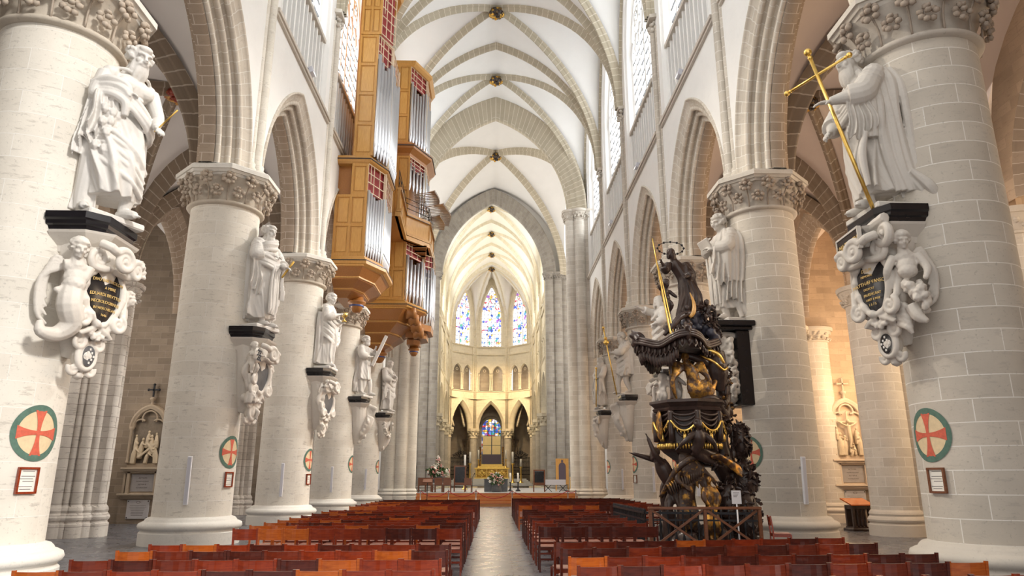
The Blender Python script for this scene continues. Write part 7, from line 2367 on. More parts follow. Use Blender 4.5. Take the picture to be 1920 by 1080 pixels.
m = MB(); lathe(m, [(0, .04), (.20, .03), (.24, .0), (.26, -.03)], (0, 0, 0), 20, sy=1.5, rot=None)
Mx = frame_mat((-.84, -.25, 2.95), (0, -1, 0), (0, 0, 1), (-1, 0, 0))
m2 = MB(); m2.merge(m, Mx); obj('oval_medallion', m2, M['goldwood'], tub)
# figures under the tub
def dark_fig(name, pts_body, rad, hd, arms, legs, mat, vox=.026, hair='curly', extra=None, yaw=PI, hs=.62, beard=0):
    b = MB()
    tube(b, pts_body, rad, 14, 4)
    head(b, hd, yaw=yaw, s=hs, hair=hair, seed=len(name), beard=beard, neck=pts_body[-1])
    for a in arms:
        tube(b, a[:3], [.085, .07, .045], 9, 4)
        d = Vector(a[2])-Vector(a[1]); hand(b, a[2], d, (0, -.2, 1), .75, .5)
    for l in legs:
        tube(b, l[:3], [.14, .11, .06], 10, 4)
        foot(b, l[2][0], l[2][1], l[2][2]-.08, PI, .75)
    if extra: extra(b)
    return pp(name, fuse(name, b, vox, 1), mat)
dark_fig('reaching_man', [(-.55, -.25, 1.25), (-.62, -.28, 1.5), (-.78, -.30, 1.85), (-.88, -.32, 2.08)], [.15, .165, .20, .15], (-1.02, -.40, 2.30),
         [((-.86, -.42, 2.02), (-1.05, -.55, 2.25), (-1.20, -.55, 2.62)), ((-.80, -.18, 2.05), (-1.15, -.2, 2.15), (-1.52, -.25, 2.25))],
         [((-.55, -.2, 1.3), (-.72, -.32, .95), (-.50, -.22, .52)), ((-.50, -.3, 1.3), (-.42, -.45, .9), (-.55, -.30, .48))], M['dwood'], yaw=PI/2, hair='curly', beard=.12)
def eve_hair(b):
    rr = random.Random(2)
    for k in range(26):
        x = rr.uniform(-.14, .16)
        tube(b, [(-.28+x*.6, -.48, 2.32), (-.26+x*1.3, -.62+abs(x)*.4, 2.1), (-.12+x*2.0, -.62, 1.8), (.05+x*2.6+rr.uniform(-.06, .06), -.58, 1.45+rr.uniform(-.1, .2))], [.04, .045, .04, .015], 6, 3)
dark_fig('long_haired_woman', [(-.30, -.40, .95), (-.30, -.44, 1.25), (-.28, -.46, 1.6), (-.28, -.44, 1.95)], [.23, .22, .18, .16], (-.28, -.46, 2.22),
         [((-.42, -.46, 1.92), (-.55, -.62, 1.62), (-.36, -.68, 1.45)), ((-.14, -.46, 1.92), (.12, -.55, 1.7), (.18, -.6, 1.40))],
         [((-.38, -.40, 1.0), (-.42, -.52, .72), (-.40, -.44, .46)), ((-.22, -.40, 1.0), (-.18, -.50, .7), (-.16, -.42, .46))], M['dwoodg'], yaw=PI-.3, hair='long',
         extra=lambda b: (eve_hair(b), [tube(b, [(-.45+.06*k, -.52, 1.25), (-.48+.07*k, -.60, .8), (-.5+.08*k, -.54, .45)], [.05, .06, .05], 7, 3) for k in range(6)]))
dark_fig('gilded_skeleton_figure', [(.24, -.55, .75), (.25, -.56, 1.0), (.24, -.56, 1.25), (.24, -.54, 1.45)], [.13, .12, .14, .11], (.24, -.58, 1.66),
         [((.14, -.56, 1.42), (.06, -.7, 1.2), (.16, -.74, 1.02)), ((.34, -.56, 1.42), (.44, -.66, 1.2), (.36, -.70, .95))],
         [((.20, -.55, .8), (.16, -.66, .55), (.20, -.58, .30)), ((.30, -.55, .8), (.36, -.66, .55), (.34, -.58, .30))], M['goldwood'], hair='bald', hs=.5)
dark_fig('flying_angel', [(-.10, -.72, 2.30), (-.02, -.80, 2.45), (.0, -.84, 2.62), (.02, -.84, 2.76)], [.14, .14, .16, .12], (-.02, -.92, 2.98),
         [((-.1, -.86, 2.72), (-.35, -.95, 2.55), (-.52, -.9, 2.40)), ((.12, -.84, 2.72), (.32, -.88, 2.52), (.42, -.8, 2.35))],
         [((-.05, -.70, 2.35), (.25, -.62, 2.25), (.55, -.5, 2.20)), ((-.12, -.70, 2.32), (.15, -.66, 2.12), (.45, -.55, 2.02))], M['dwood'], yaw=PI+.4)
b = MB()
for k in range(10):
    tube(b, [(.3+.02*k, -.7, 2.15), (.5+.06*k, -.75+.03*k, 2.2-.03*k), (.62+.05*k, -.6, 2.02-.04*k)], [.05, .06, .02], 6, 3)
pp('gilded_drapery', fuse('gd', b, .03, 1), M['goldwood'])
b = MB(); tube(b, [(-.9, -.3, 1.2), (-.7, -.5, 1.6), (-.5, -.6, 1.9), (-.1, -.6, 2.15), (.4, -.5, 2.2)], [.05, .07, .08, .10, .08], 8, 5)
for k in range(16):
    tube(b, [(-.8+.06*k, -.35, 1.45+.03*k), (-.78+.06*k, -.6, 1.5+.03*k), (-.70+.05*k, -.65, 1.25+.03*k)], [.03, .035, .012], 5, 3)
pp('rays_and_branches', b, M['dwoodg'])
# canopy
def can_edge(u):      # outline of the canopy in plan, u along the edge
    a = 2*PI*u
    r = 1.18+.16*math.cos(4*a)
    return r*.80*math.cos(a)-.18, r*.88*math.sin(a)
m = MB(); n = 96
rows = []
for k, (sc, z) in enumerate(((.05, 5.06), (.6, 5.08), (.92, 5.12), (1.0, 5.18), (1.05, 5.16), (1.06, 5.08), (1.02, 5.02), (.98, 4.98), (.92, 4.96), (.5, 4.98), (.05, 5.0))):
    rows.append([(can_edge(q/n)[0]*sc, can_edge(q/n)[1]*sc, z+.10*math.cos(8*PI*q/n)*min(1, sc)) for q in range(n)])
loft(m, rows, True, True)
for j in range(3):
    pts = [(can_edge(q/48)[0]*(1.05+.015*j), can_edge(q/48)[1]*(1.05+.015*j), 5.14-.06*j+.10*math.cos(8*PI*q/48)) for q in range(49)]
    tube(m, pts, .05, 7, 2)
can = pp('canopy', m, M['dwood'])
m = MB()
N_ = 40
for q in range(N_):
    u = q/N_
    x0, y0 = can_edge(u-.48/N_); x1, y1 = can_edge(u+.48/N_); xm, ym = can_edge(u)
    zz = 5.0+.10*math.cos(8*PI*u)
    poly = [(x0, y0, zz), (x0*1.02, y0*1.02, zz-.16), (xm*1.03, ym*1.03, zz-.26), (x1*1.02, y1*1.02, zz-.16), (x1, y1, zz)]
    back = [(p[0]*.965, p[1]*.965, p[2]) for p in poly]
    m.add(poly+back, [(0, 1, 2, 3, 4), (9, 8, 7, 6, 5), (0, 5, 6, 1), (1, 6, 7, 2), (2, 7, 8, 3), (3, 8, 9, 4)], None, False)
    tube(m, [(xm*1.02, ym*1.02, zz-.02), (xm*1.05, ym*1.05, zz-.12), (xm*1.04, ym*1.04, zz-.2)], [.02, .035, .015], 6, 2)
obj('scalloped_fringe', m, M['dwood'], can)
m = MB()
for q in range(30):
    u = .30+.40*q/29
    x, y = can_edge(u); zz = 4.78+.10*math.cos(8*PI*u)
    tube(m, [(x*.9, y*.9, zz+.1), (x*.93, y*.93, zz-.1), (x*.9, y*.9, zz-.28-.06*math.sin(q))], [.05, .06, .03], 7, 2)
obj('shadowed_valance', m, M['dwood'], can)
m = MB()
for sx, sy in ((-1.18, -.10), (-.18, -1.10)):
    volute(m, (sx*1.06, sy*1.06, 5.16), Vector((sx, sy, 0)), Vector((0, 0, 1)), .20, 1.4, .09, .5)
    for k in range(6): tube(m, [(sx*.98, sy*.98, 5.1), (sx*(1.05+.02*k), sy*(1.05)+.05*(k-3), 5.25+.04*k), (sx*(1.16), sy*1.16+.07*(k-3), 5.12+.06*k)], [.05, .05, .02], 6, 3)
    ell(m, (sx*1.02, sy*1.02, 5.12), (.15, .13, .13), None, 2)
obj('curled_corner', fuse('curl', m, .03, 1), M['dwood'], can)
# eagle-like gilded angel under the canopy
b = MB()
tube(b, [(.10, -.3, 3.75), (.12, -.35, 4.0), (.05, -.38, 4.3), (-.05, -.36, 4.55)], [.16, .17, .16, .10], 12, 4)
head(b, (-.10, -.42, 4.72), yaw=PI, s=.55, hair='curly', seed=2, neck=(-.05, -.36, 4.5))
for q in (-1, 1):
    for k in range(8):
        tube(b, [(q*.12+.05, -.3, 4.45), (q*(.35+.02*k), -.35-.02*k, 4.55-.07*k), (q*(.48-.02*k), -.38, 4.20-.10*k)], [.05, .06, .02], 6, 3)
for k in range(9): tube(b, [(-.05+.05*k, -.42, 4.1), (-.08+.06*k, -.5, 3.85), (.02+.05*k, -.42, 3.62)], [.045, .05, .03], 6, 3)
tube(b, [(.2, -.3, 3.8), (.45, -.4, 3.7), (.6, -.35, 3.95), (.78, -.2, 4.2)], [.10, .10, .08, .05], 8, 4)
pp('gilded_angel', fuse('ga', b, .025, 1), M['goldwood'])
b = MB()
putto(b, (-.35, -.05, 4.05), PI+.3, .75, True, True, 5); putto(b, (-.62, .05, 3.95), PI-.3, .62, True, True, 6)
pp('pale_putti', fuse('putti', b, .026, 1), M['putti'])
M_ = MB(); lathe(M_, [(.06, 0), (.045, .1), (.045, 1.3), (.06, 1.42)], (-.50, -.42, 3.56), 10); pp('thin_post', M_, M['dwoodg'])
b = MB()
tube(b, [(.3, -.4, 4.75), (.6, -.55, 4.55), (.85, -.5, 4.35), (1.02, -.35, 4.45)], [.03, .035, .03, .02], 6, 4)
tube(b, [(.35, -.5, 4.9), (.7, -.6, 4.75), (.85, -.6, 4.5)], [.05, .05, .03], 6, 4)
pp('gold_ribbon', b, M['gold'])
b = MB()
for k in range(18):
    a = rp.uniform(0, 2*PI)
    tube(b, [(.72+.1*math.cos(a), -.12, 4.9), (.76+.2*math.cos(a), -.2-.15*abs(math.sin(a)), 4.5), (.8+.2*math.cos(a), -.18, 4.0+rp.uniform(-.2, .2))], [.10, .10, .04], 7, 3)
pp('dark_drapery', fuse('dd', b, .03, 1), M['dwood'])
# clouds, cherubs and the Madonna on top
b = MB()
for k in range(60):
    a = rp.uniform(0, 2*PI); z = rp.uniform(5.15, 6.15); r = (1-(z-5.1)/1.5)*.62*rp.uniform(.5, 1)
    ell(b, (.28+r*math.cos(a), r*.8*math.sin(a)-.05, z), (rp.uniform(.10, .2),)*3, None, 1)
cl = pp('cloud_mound', fuse('cloud', b, .035, 1), M['dcloud'])
b = MB()
for k, (x, y, z) in enumerate(((.62, -.30, 5.95), (.0, -.45, 5.75), (.78, -.1, 5.6), (-.15, -.25, 5.45))):
    putto(b, (x, y, z), PI+rp.uniform(-.8, .8), .52, True, True, k+11)
obj('cherubs', fuse('cherubs', b, .026, 1), M['dwood'], cl)
leaf_mass('rose_leaves', [((.72, -.1, 5.75), (.28, .3, .4)), ((.82, .0, 5.35), (.2, .3, .22)), ((.35, -.2, 6.05), (.3, .3, .2))], 150, .075, M['dwood'], 9)
b = MB()
robe(b, [(0, .15, 0), (.5, .18, .05), (1.0, .06, .08), (1.4, -.14, .08), (1.55, -.2, .1), (1.62, -.22, .1)], [(0, .36, .30), (.4, .32, .28), (.8, .25, .22), (1.0, .20, .18), (1.25, .22, .18), (1.42, .20, .16), (1.55, .10, .10), (1.62, .08, .08)], 0, 1.6, 10, .12, 5, .5, n=80, m=40, top_amp=.4)
head(b, (-.30, .16, 1.78), yaw=.5, pitch=-.3, s=.62, hair='long', seed=3, neck=(-.2, .1, 1.5))
arm(b, (-.38, .1, 1.42), (-.50, .30, 1.20), (-.62, .45, 1.36), (.085, .07, .05), .6, left=True, hs=.7); arm(b, (.02, .1, 1.40), (.22, .16, 1.12), (.0, .4, 1.0), (.085, .07, .05), .6, hs=.7)
drape(b, [(.0, -.1, 1.5), (.25, -.2, 1.2), (.36, -.22, .7), (.40, -.2, .2)], .06, 4, .08, seed=4, axis=(.3, 1, 0))
for k in range(6): tube(b, [(.05, -.08, 1.48), (.25+.03*k, -.2, 1.55-.05*k), (.42, -.28, 1.38-.08*k)], [.05, .06, .03], 6, 3)
for i, q in enumerate(b.v): b.v[i] = (-q[0]*-1.0+.05, -q[1]-.05, q[2]+5.85)
mad = pp('crowned_woman', fuse('mad', b, .022, 1), M['dwood'])
m = MB()
hx, hy, hz = -.25, -.21, 7.66
for k in range(12):
    a = 2*PI*k/12; ell(m, (hx+.36*math.cos(a), hy-.02, hz+.36*math.sin(a)*.5+.06), (.035, .035, .035), None, 1)
tube(m, [(hx+.36*math.cos(a), hy-.02, hz+.06+.18*math.sin(a)) for a in np.linspace(0, 2*PI, 17)], .010, 5, 1)
obj('star_ring', m, M['iron'], mad)
b = MB(); putto(b, (-.50, -.35, 6.35), PI+.5, .72, False, True, 31, arm_to=(-.72, -.6, 6.55)); pp('standing_child', fuse('child', b, .022, 1), M['dwood'])
m = MB(); tube(m, [(-.48, -.75, 4.95), (-.62, -.62, 6.2), (-.80, -.5, 7.9)], [.028, .024, .016], 8, 3); tube(m, [(-.40, -.7, 5.0), (-.60, -.6, 6.5), (-.70, -.5, 7.2)], [.02, .018, .012], 8, 3); pp('golden_lance', m, M['gold'])
m = MB(); tube(m, [(.05, -.55, 5.72), (.16, -.56, 5.85), (.20, -.52, 6.1), (.12, -.5, 6.4)], [.05, .06, .045, .01], 9, 4); pp('gilded_horn', m, M['oakf'])
b = MB(); tube(b, [(.1, -.5, 5.85), (-.2, -.6, 5.72), (-.45, -.65, 5.45), (-.66, -.6, 5.22)], [.08, .09, .08, .05], 9, 4); tube(b, [(-.5, -.6, 5.5), (-.58, -.55, 5.35)], .12, 8, 1); pp('serpent_coil', fuse('serp', b, .03, 1), M['dwood'])

# railings and barrier round the pulpit
def iron_rail(label, pts, zt):
    t = thing('iron_railing', label, 'railing', (pts[0][0], pts[0][1], 0))
    o0 = Vector((pts[0][0], pts[0][1], 0))
    m = MB()
    for a, b_ in zip(pts[:-1], pts[1:]):
        a3, b3 = Vector((a[0], a[1], 0))-o0, Vector((b_[0], b_[1], 0))-o0
        bar(m, a3+Vector((0, 0, zt)), b3+Vector((0, 0, zt)), .07, .05); bar(m, a3+Vector((0, 0, .12)), b3+Vector((0, 0, .12)), .07, .05); bar(m, a3+Vector((0, 0, zt-.16)), b3+Vector((0, 0, zt-.16)), .04, .04)
    obj('rails', m, M['iron'], t)
    bal = None
    for a, b_ in zip(pts[:-1], pts[1:]):
        L = math.dist(a, b_); n = int(L/.17)
        for k in range(n+1):
            p = Vector((a[0]+(b_[0]-a[0])*k/n, a[1]+(b_[1]-a[1])*k/n, 0))-o0
            if bal is None:
                q = MB(); lathe(q, [(.03, 0), (.03, .12), (.018, .16), (.038, .28), (.018, .38), (.018, .48), (.04, .58), (.018, .68), (.018, zt), (.03, zt+.05), (.0, zt+.11)], n=8)
                bal = q.mesh('baluster'); bal.materials.append(M['iron'])
            o = bpy.data.objects.new('baluster', bal); link(o, t); o.location = p
iron_rail('black iron railing with knobbed balusters around the pulpit', [(3.55, 21.6), (3.62, 17.5), (6.2, 17.0)], .86)
t = thing('wooden_barrier', 'low brown wooden barrier with crossed braces in front of the pulpit', 'barrier', (3.54, 16.55, 0))
X1 = 2.48
for x in (0.0, X1/2, X1):
    m = MB(); box(m, x-.035, x+.035, -.035, .035, 0, 1.0); obj('post', m, M['bwood'], t)
m = MB(); box(m, -.05, X1+.05, -.045, .045, .97, 1.03, bev=.008); obj('top_rail', m, M['bwood'], t)
m = MB(); box(m, 0, X1, -.025, .025, .10, .16); obj('bottom_rail', m, M['bwood'], t)
for x0, x1 in ((.04, X1/2-.04), (X1/2+.04, X1-.04)):
    m = MB(); bar(m, (x0, -.03, .95), (x1, -.03, .16), .05, .03, up=(0, 1, 0)); obj('brace', m, M['bwood'], t)
    m = MB(); bar(m, (x0, .03, .16), (x1, .03, .95), .05, .03, up=(0, 1, 0)); obj('brace', m, M['bwood'], t)
t = thing('info_sign', 'small white paper sign on a thin post before the pulpit', 'sign', (5.62, 16.85, 0))
m = MB(); tube(m, [(0, 0, 0), (0, 0, 1.12)], .018, 8, 1); lathe(m, [(.14, 0), (.14, .02), (.02, .03)], n=14); obj('post', m, M['white'], t)
m = MB(); box(m, -.11, .11, -.02, -.01, 1.08, 1.38); s_ = obj('sheet', m, M['spaper'], t)
m = MB()
for k in range(4): box(m, -.07, .07-.02*k, -.0215, -.0205, 1.325-.03*k, 1.335-.03*k)
obj('printed_lines', m, M['ink'], s_)
# folded chair backs leaning by the second right pier
t = thing('side_chair', 'upright dark red chair turned sideways beside the second right pier', 'chair', (6.45, 16.55, 0), 1.35)
for nm, me in CV[1][0]:
    o = bpy.data.objects.new('leg' if 'leg' in nm else nm, me); link(o, t); o.scale = (1.05,)*3
# ------------------------------------------------------------------ wooden stage, altar and choir furnishings
SX0, SX1, SZ = -4.75, 5.2, .76
t = thing('stage_platform', 'low orange-brown wooden stage with steps across the crossing', 'stage', (.2, 45.5, 0))
for k in range(4):
    m = MB(); z1 = SZ*(k+1)/4
    box(m, -4.95, 5.0, -.95+.32*k, -.62+.32*k+(8 if k == 3 else .03), 0 if k == 3 else z1-.19, z1)
    obj('step', m, M['stagew'], t)
    m = MB(); box(m, -4.97, 5.02, -.97+.32*k, -.93+.32*k, z1-.035, z1+.004); obj('step_nosing', m, M['ch'][2], t)
m = MB(); box(m, -4.9, 4.95, .1, 26, SZ, SZ+.012); obj('grey_top', m, M['carpet'], t)
m = MB(); box(m, -4.95, 5.0, 7.6, 26, 0, SZ); obj('platform_body', m, M['stagew'], t)
st = MB()
for k, (y, z) in enumerate(((84, .95), (86.5, 1.12), (88.5, 1.29), (90.5, 1.46), (92.5, 1.62))):
    box(st, -5.6+.12*k, 4.7-.12*k, y, 100, z-.17, z)
o = obj('altar_steps', st, M['stepw']); tag(o, 'pale marble steps rising to the gilded high altar', 'steps', kind='thing')

def at(px_, Y): return (px_-925)*Y/1367.0
# dark block altar with a bouquet
t = thing('block_altar', 'plain dark slate block altar on the stage behind the white bouquet', 'altar', (.18, 50.4, SZ+.012))
m = MB(); box(m, -.80, .80, -.45, .45, 0, .80, bev=.01); obj('block', m, M['slate'], t)
m = MB(); box(m, -.84, .84, -.48, .48, .80, .86, bev=.008); obj('table_top', m, M['slate'], t)
def bouquet(label, x, y, z, rad, hgt, n, seed, spire=False, pot=True, cat='flowers'):
    t = thing('flower_arrangement', label, cat, (x, y, z))
    rr = random.Random(seed)
    if pot:
        m = MB(); lathe(m, [(.0, 0), (rad*.55, 0), (rad*.62, .06), (rad*.55, hgt*.38), (rad*.48, hgt*.40), (0, hgt*.3)], n=18); obj('pot', m, M['slate'], t)
    L, F, P_ = MB(), MB(), MB()
    zc = hgt*.62
    for k in range(n):
        d = Vector((rr.gauss(0, 1), rr.gauss(0, 1), rr.gauss(0, 1))).normalized()*rr.uniform(.5, 1)
        p = Vector((d.x*rad, d.y*rad*.8, zc+d.z*hgt*.38))
        if spire and k % 5 == 0:
            q = rr.random(); p = Vector((rr.uniform(-.1, .1)*(1-q), rr.uniform(-.1, .1)*(1-q), hgt*(.9+q*.55)))
        R = Euler((rr.uniform(0, 6), rr.uniform(0, 6), rr.uniform(0, 6))).to_matrix()
        s = rr.uniform(.07, .13)*rad/.45
        if k % 3:
            pts = [(0, -s, 0), (s*.4, 0, s*.1), (0, s, 0), (-s*.4, 0, s*.1)]
            L.add([tuple(p+R @ Vector(q)) for q in pts]+[tuple(p+R @ Vector((q[0], q[1], q[2]-.012))) for q in pts], [(0, 1, 2, 3), (7, 6, 5, 4), (0, 4, 5, 1), (1, 5, 6, 2), (2, 6, 7, 3), (3, 7, 4, 0)], None, False)
        else:
            M_ = F if k % 2 else P_
            for q in range(5):
                a = 2*PI*q/5
                ell(M_, tuple(p*1.04+R @ Vector((s*.38*math.cos(a), s*.38*math.sin(a), 0))), (s*.34, s*.34, s*.2), R, 1)
    tube(L, [(0, 0, hgt*.2), (0, 0, hgt*.8)], rad*.25, 7, 1)
    obj('leaves', L, M['leaf'], t); obj('white_blooms', F, M['flower'], t); obj('pink_blooms', P_, M['pink'], t)
    return t
bouquet('round white flower bouquet in a dark pot before the slate altar', .22, 49.2, SZ+.012, .55, 1.25, 260, 4)
tb = thing('flower_table', 'small table with turned legs under the tall left flower arrangement', 'table', (-3.85, 50.6, SZ+.012))
m = MB(); box(m, -.5, .5, -.35, .35, .52, .58); obj('table_top', m, M['white'], tb)
for q in (-1, 1):
    for w in (-1, 1):
        m = MB(); box(m, q*.42-.03, q*.42+.03, w*.28-.03, w*.28+.03, 0, .52); obj('leg', m, M['bwood'], tb)
bouquet('tall pink and white flower arrangement with a pointed spray, left side of the stage', -3.85, 50.6, SZ+.592, .80, 1.15, 420, 6, spire=True)

# gilded high altar with retable
t = thing('high_altar', 'gilded high altar with three diamond panels and gold retable in the apse', 'altar', (-.2, 96.0, 1.62))
def hp(nm, mb, mt, par=None, **k): return obj(nm, mb, mt, par or t, **k)
m = MB(); box(m, -2.15, 2.15, -.55, .6, .12, 1.20); hp('altar_body', m, M['golda'])
m = MB(); box(m, -2.3, 2.3, -.65, .7, 0, .14); box(m, -2.3, 2.3, -.68, .7, 1.20, 1.36, bev=.02); hp('mensa', m, M['goldb'])
for q in (-1.32, 0, 1.32):
    m = MB()
    for k in range(4):
        a = PI/2*k
        bar(m, (q+.52*math.cos(a), -.58, .68+.44*math.sin(a)), (q+.52*math.cos(a+PI/2), -.58, .68+.44*math.sin(a+PI/2)), .06, .06)
        lathe(m, [(.16, -.02), (.13, .03)], (q+.24*math.cos(a), -.57, .68+.2*math.sin(a)), 10, rot=Matrix.Rotation(PI/2, 3, 'X'))
    f = hp('diamond_panel', m, M['goldb'])
    b = MB(); rr = random.Random(int(q*10))
    for k in range(14): ell(b, (q+rr.uniform(-.22, .22), -.57, .68+rr.uniform(-.2, .2)), (.06, .05, .08), None, 1)
    obj('relief', b, M['goldb'], f)
    b = MB(); b.add([(q+.5, -.556, .68), (q, -.556, 1.1), (q-.5, -.556, .68), (q, -.556, .26)], [(0, 1, 2, 3)], None, False); obj('panel_ground', b, M['goldwood'], f)
for q in (-2.05, -.66, .66, 2.05):
    m = MB(); box(m, q-.05, q+.05, -.62, -.54, .14, 1.2); hp('pilaster', m, M['goldb'])
m = MB(); box(m, -1.9, 1.9, .1, .55, 1.36, 1.62); box(m, -1.45, 1.45, .2, .5, 1.62, 1.85); hp('predella', m, M['goldb'])
for a, b_ in ((-.62, 2), (.62, 2)):
    for r_ in range(2):
        m = MB(); box(m, -.05+a-.56, -.05+a+.56, .30, .36, 3.12+r_*1.2, 3.12+r_*1.2+1.14, bev=.01); hp('gold_square', m, M['goldflat'], label='flat pale gold square panel')
m = MB(); box(m, -1.24, 1.14, .30, .36, 1.86, 3.06); hp('violet_panel', m, M['purple'], label='dark violet panel')
m = MB(); box(m, -1.30, 1.20, .33, .40, 1.8, 5.52); hp('back_frame', m, M['slate'])
for q in (-1, 1):
    m = MB(); lathe(m, [(.16, 0), (.16, .3), (.09, .4), (.09, 2.2), (.15, 2.35), (.15, 2.5)], (q*1.48-.05, .35, 1.6), 12); hp('gilt_column', m, M['goldwood'])
def candlestick(label, x, y, z, hs, hc, r=.05, mat='gold'):
    t = thing('candlestick', label, 'candlestick', (x, y, z), 0, 'candlesticks on the stage and altar steps')
    m = MB(); lathe(m, [(0, 0), (r*3.2, 0), (r*3, .05), (r*1.2, .15), (r*.8, hs*.4), (r*1.2, hs*.45), (r*.7, hs*.5), (r*.7, hs*.9), (r*1.6, hs*.96), (r*1.8, hs), (0, hs)], n=14); obj('stand', m, M[mat], t)
    m = MB(); lathe(m, [(r*1.05, hs), (r*1.05, hs+hc), (0, hs+hc+.02)], n=12); obj('candle', m, M['candle'], t)
candlestick('tall brass candlestick with white candle left of the high altar steps', -2.85, 88.4, 1.12, 2.3, 1.35, .12)
candlestick('tall brass candlestick with a thick violet-white candle behind the left wooden chair', -2.35, 60, SZ+.012, 1.75, 1.0, .08)
candlestick('candlestick standing on the left end of the high altar', -2.0, 96.1, 2.98, 1.1, 1.2, .09)
candlestick('candlestick standing on the right end of the high altar', 1.65, 96.1, 2.98, 1.1, 1.2, .09)
candlestick('tall brass candlestick with white candle just right of the high altar steps', 2.35, 88.4, 1.12, 2.3, 1.35, .12)
candlestick('tall brass candlestick with white candle farther right of the high altar steps', 3.35, 88.4, 1.12, 1.9, .9, .11)
candlestick('short white altar candle on an iron stand, beside the slate altar', 1.2, 51.5, SZ+.012, .62, .62, .055, 'iron')
candlestick('thick white candle on an iron stand, second right of the slate altar', 1.75, 51.7, SZ+.012, .62, .62, .06, 'iron')

def armchair(name, label, x, y, w, h, mat, back, seat='bwood', rz=PI, cat='chair', group=None, arch=False):
    t = thing(name, label, cat, (x, y, SZ+.012), rz, group)
    for q in (-1, 1):
        for s in (-1, 1):
            m = MB(); box(m, q*(w/2-.03)-.03, q*(w/2-.03)+.03, s*.22-.03, s*.22+.03, 0, .45 if s < 0 else .62); obj('leg', m, M[mat], t)
        m = MB(); box(m, q*(w/2-.03)-.035, q*(w/2-.03)+.035, -.26, .24, .62, .68); obj('armrest', m, M[mat], t)
    m = MB(); box(m, -w/2, w/2, -.25, .25, .42, .50, bev=.02); obj('seat', m, M[seat], t)
    m = MB(); box(m, -w/2, w/2, .20, .27, .45, h); bk = obj('backrest', m, M[mat], t)
    if back:
        m = MB()
        if arch:
            pts = [(-w*.28, .60)]+[(-w*.28*math.cos(a), h-.55+w*.28*math.sin(a)) for a in np.linspace(0, PI, 9)]+[(w*.28, .60)]
            for yy in (.285,): m.add([(px_, yy, pz) for px_, pz in pts]+[(px_, yy-.1, pz) for px_, pz in pts], [tuple(range(len(pts)))[::-1]]+[(i, (i+1) % len(pts), len(pts)+(i+1) % len(pts), len(pts)+i) for i in range(len(pts))], None, False)
            box(m, -.07, .07, .27, .295, h-.28, h-.10)
        else: box(m, -w*.40, w*.40, .15, .285, .6, h-.08, bev=.02)
        obj('back_panel', m, M[back], bk)
    return t
armchair('tall_chair', 'tall plain wooden chair with dark back at the left of the stage', at(864, 52), 51.0, .85, 1.75, 'bwood', 'black')
armchair('presider_seat', 'tall golden oak seat with an arched dark back panel, right of the stage', at(1054, 54), 54.0, .95, 2.3, 'oakf', 'purple', arch=True)
armchair('leather_chair', 'wooden armchair with a dark leather back on the right of the stage', at(1010, 50), 49.6, .80, 1.45, 'bwood', 'black')
for k, px_ in enumerate((793, 806, 824, 840)):
    armchair('stage_stool', 'low brown wooden armchair, %s from the left end of the stage' % ordinal(k+1), at(px_, 49), 48.8-.1*k, .52, .92, 'bwood', None, group='low chairs along the stage edge')
armchair('side_stool', 'low brown wooden chair next to the tall plain chair', at(878, 49), 48.9, .5, .9, 'bwood', None)
t = thing('golden_panel', 'upright pale gold panel with a red ornament at the right end of the stage', 'screen', (at(1074, 54), 53.6, SZ+.012))
m = MB(); box(m, -.26, .26, -.03, .03, 0, 1.0); obj('panel', m, M['goldflat'], t)
m = MB(); tube(m, [(-.22, -.035, .7), (-.05, -.035, .85), (.12, -.035, .75)], .02, 6, 3); obj('red_ornament', m, M['rope'], t)
t = thing('keyboard_instrument', 'grey curved keyboard instrument on thin black legs, right of the stage', 'instrument', (at(1040, 50), 49.4, SZ+.012))
m = MB(); prism(m, [(-.68, -.25), (.68, -.25), (.70, .1), (.45, .35), (-.1, .42), (-.6, .38), (-.72, .1)], .45, .80); obj('case', m, M['spk'], t)
for q in (-.5, .5):
    m = MB(); bar(m, (q-.25, 0, 0), (q+.2, 0, .45), .04); bar(m, (q+.25, 0, 0), (q-.2, 0, .45), .04); obj('crossed_legs', m, M['iron'], t)
t = thing('music_stand', 'brown lectern top on a thin black pole before the left stage', 'lectern', (at(803, 44.2), 43.9, 0))
m = MB(); tube(m, [(0, 0, 0), (0, 0, 1.45)], .022, 8, 1); lathe(m, [(.2, 0), (.2, .02), (.03, .05)], n=14); obj('pole', m, M['iron'], t)
m = MB(); obox(m, Matrix.Translation((0, 0, 1.5)) @ Matrix.Rotation(.45, 4, 'X'), .27, .2, .025); obj('desk_top', m, M['bwood'], t)
t = thing('microphone_stand', 'thin black microphone stand left of the slate altar', 'microphone', (at(886, 48), 47.8, SZ+.012))
m = MB(); tube(m, [(0, 0, 0), (0, 0, .95), (.12, -.1, 1.15)], .014, 7, 1); lathe(m, [(.16, 0), (.16, .02), (.02, .03)], n=12); obj('pole', m, M['iron'], t)
m = MB(); ell(m, (.14, -.12, 1.17), (.03, .03, .05), None, 1); obj('microphone_head', m, M['black'], t)

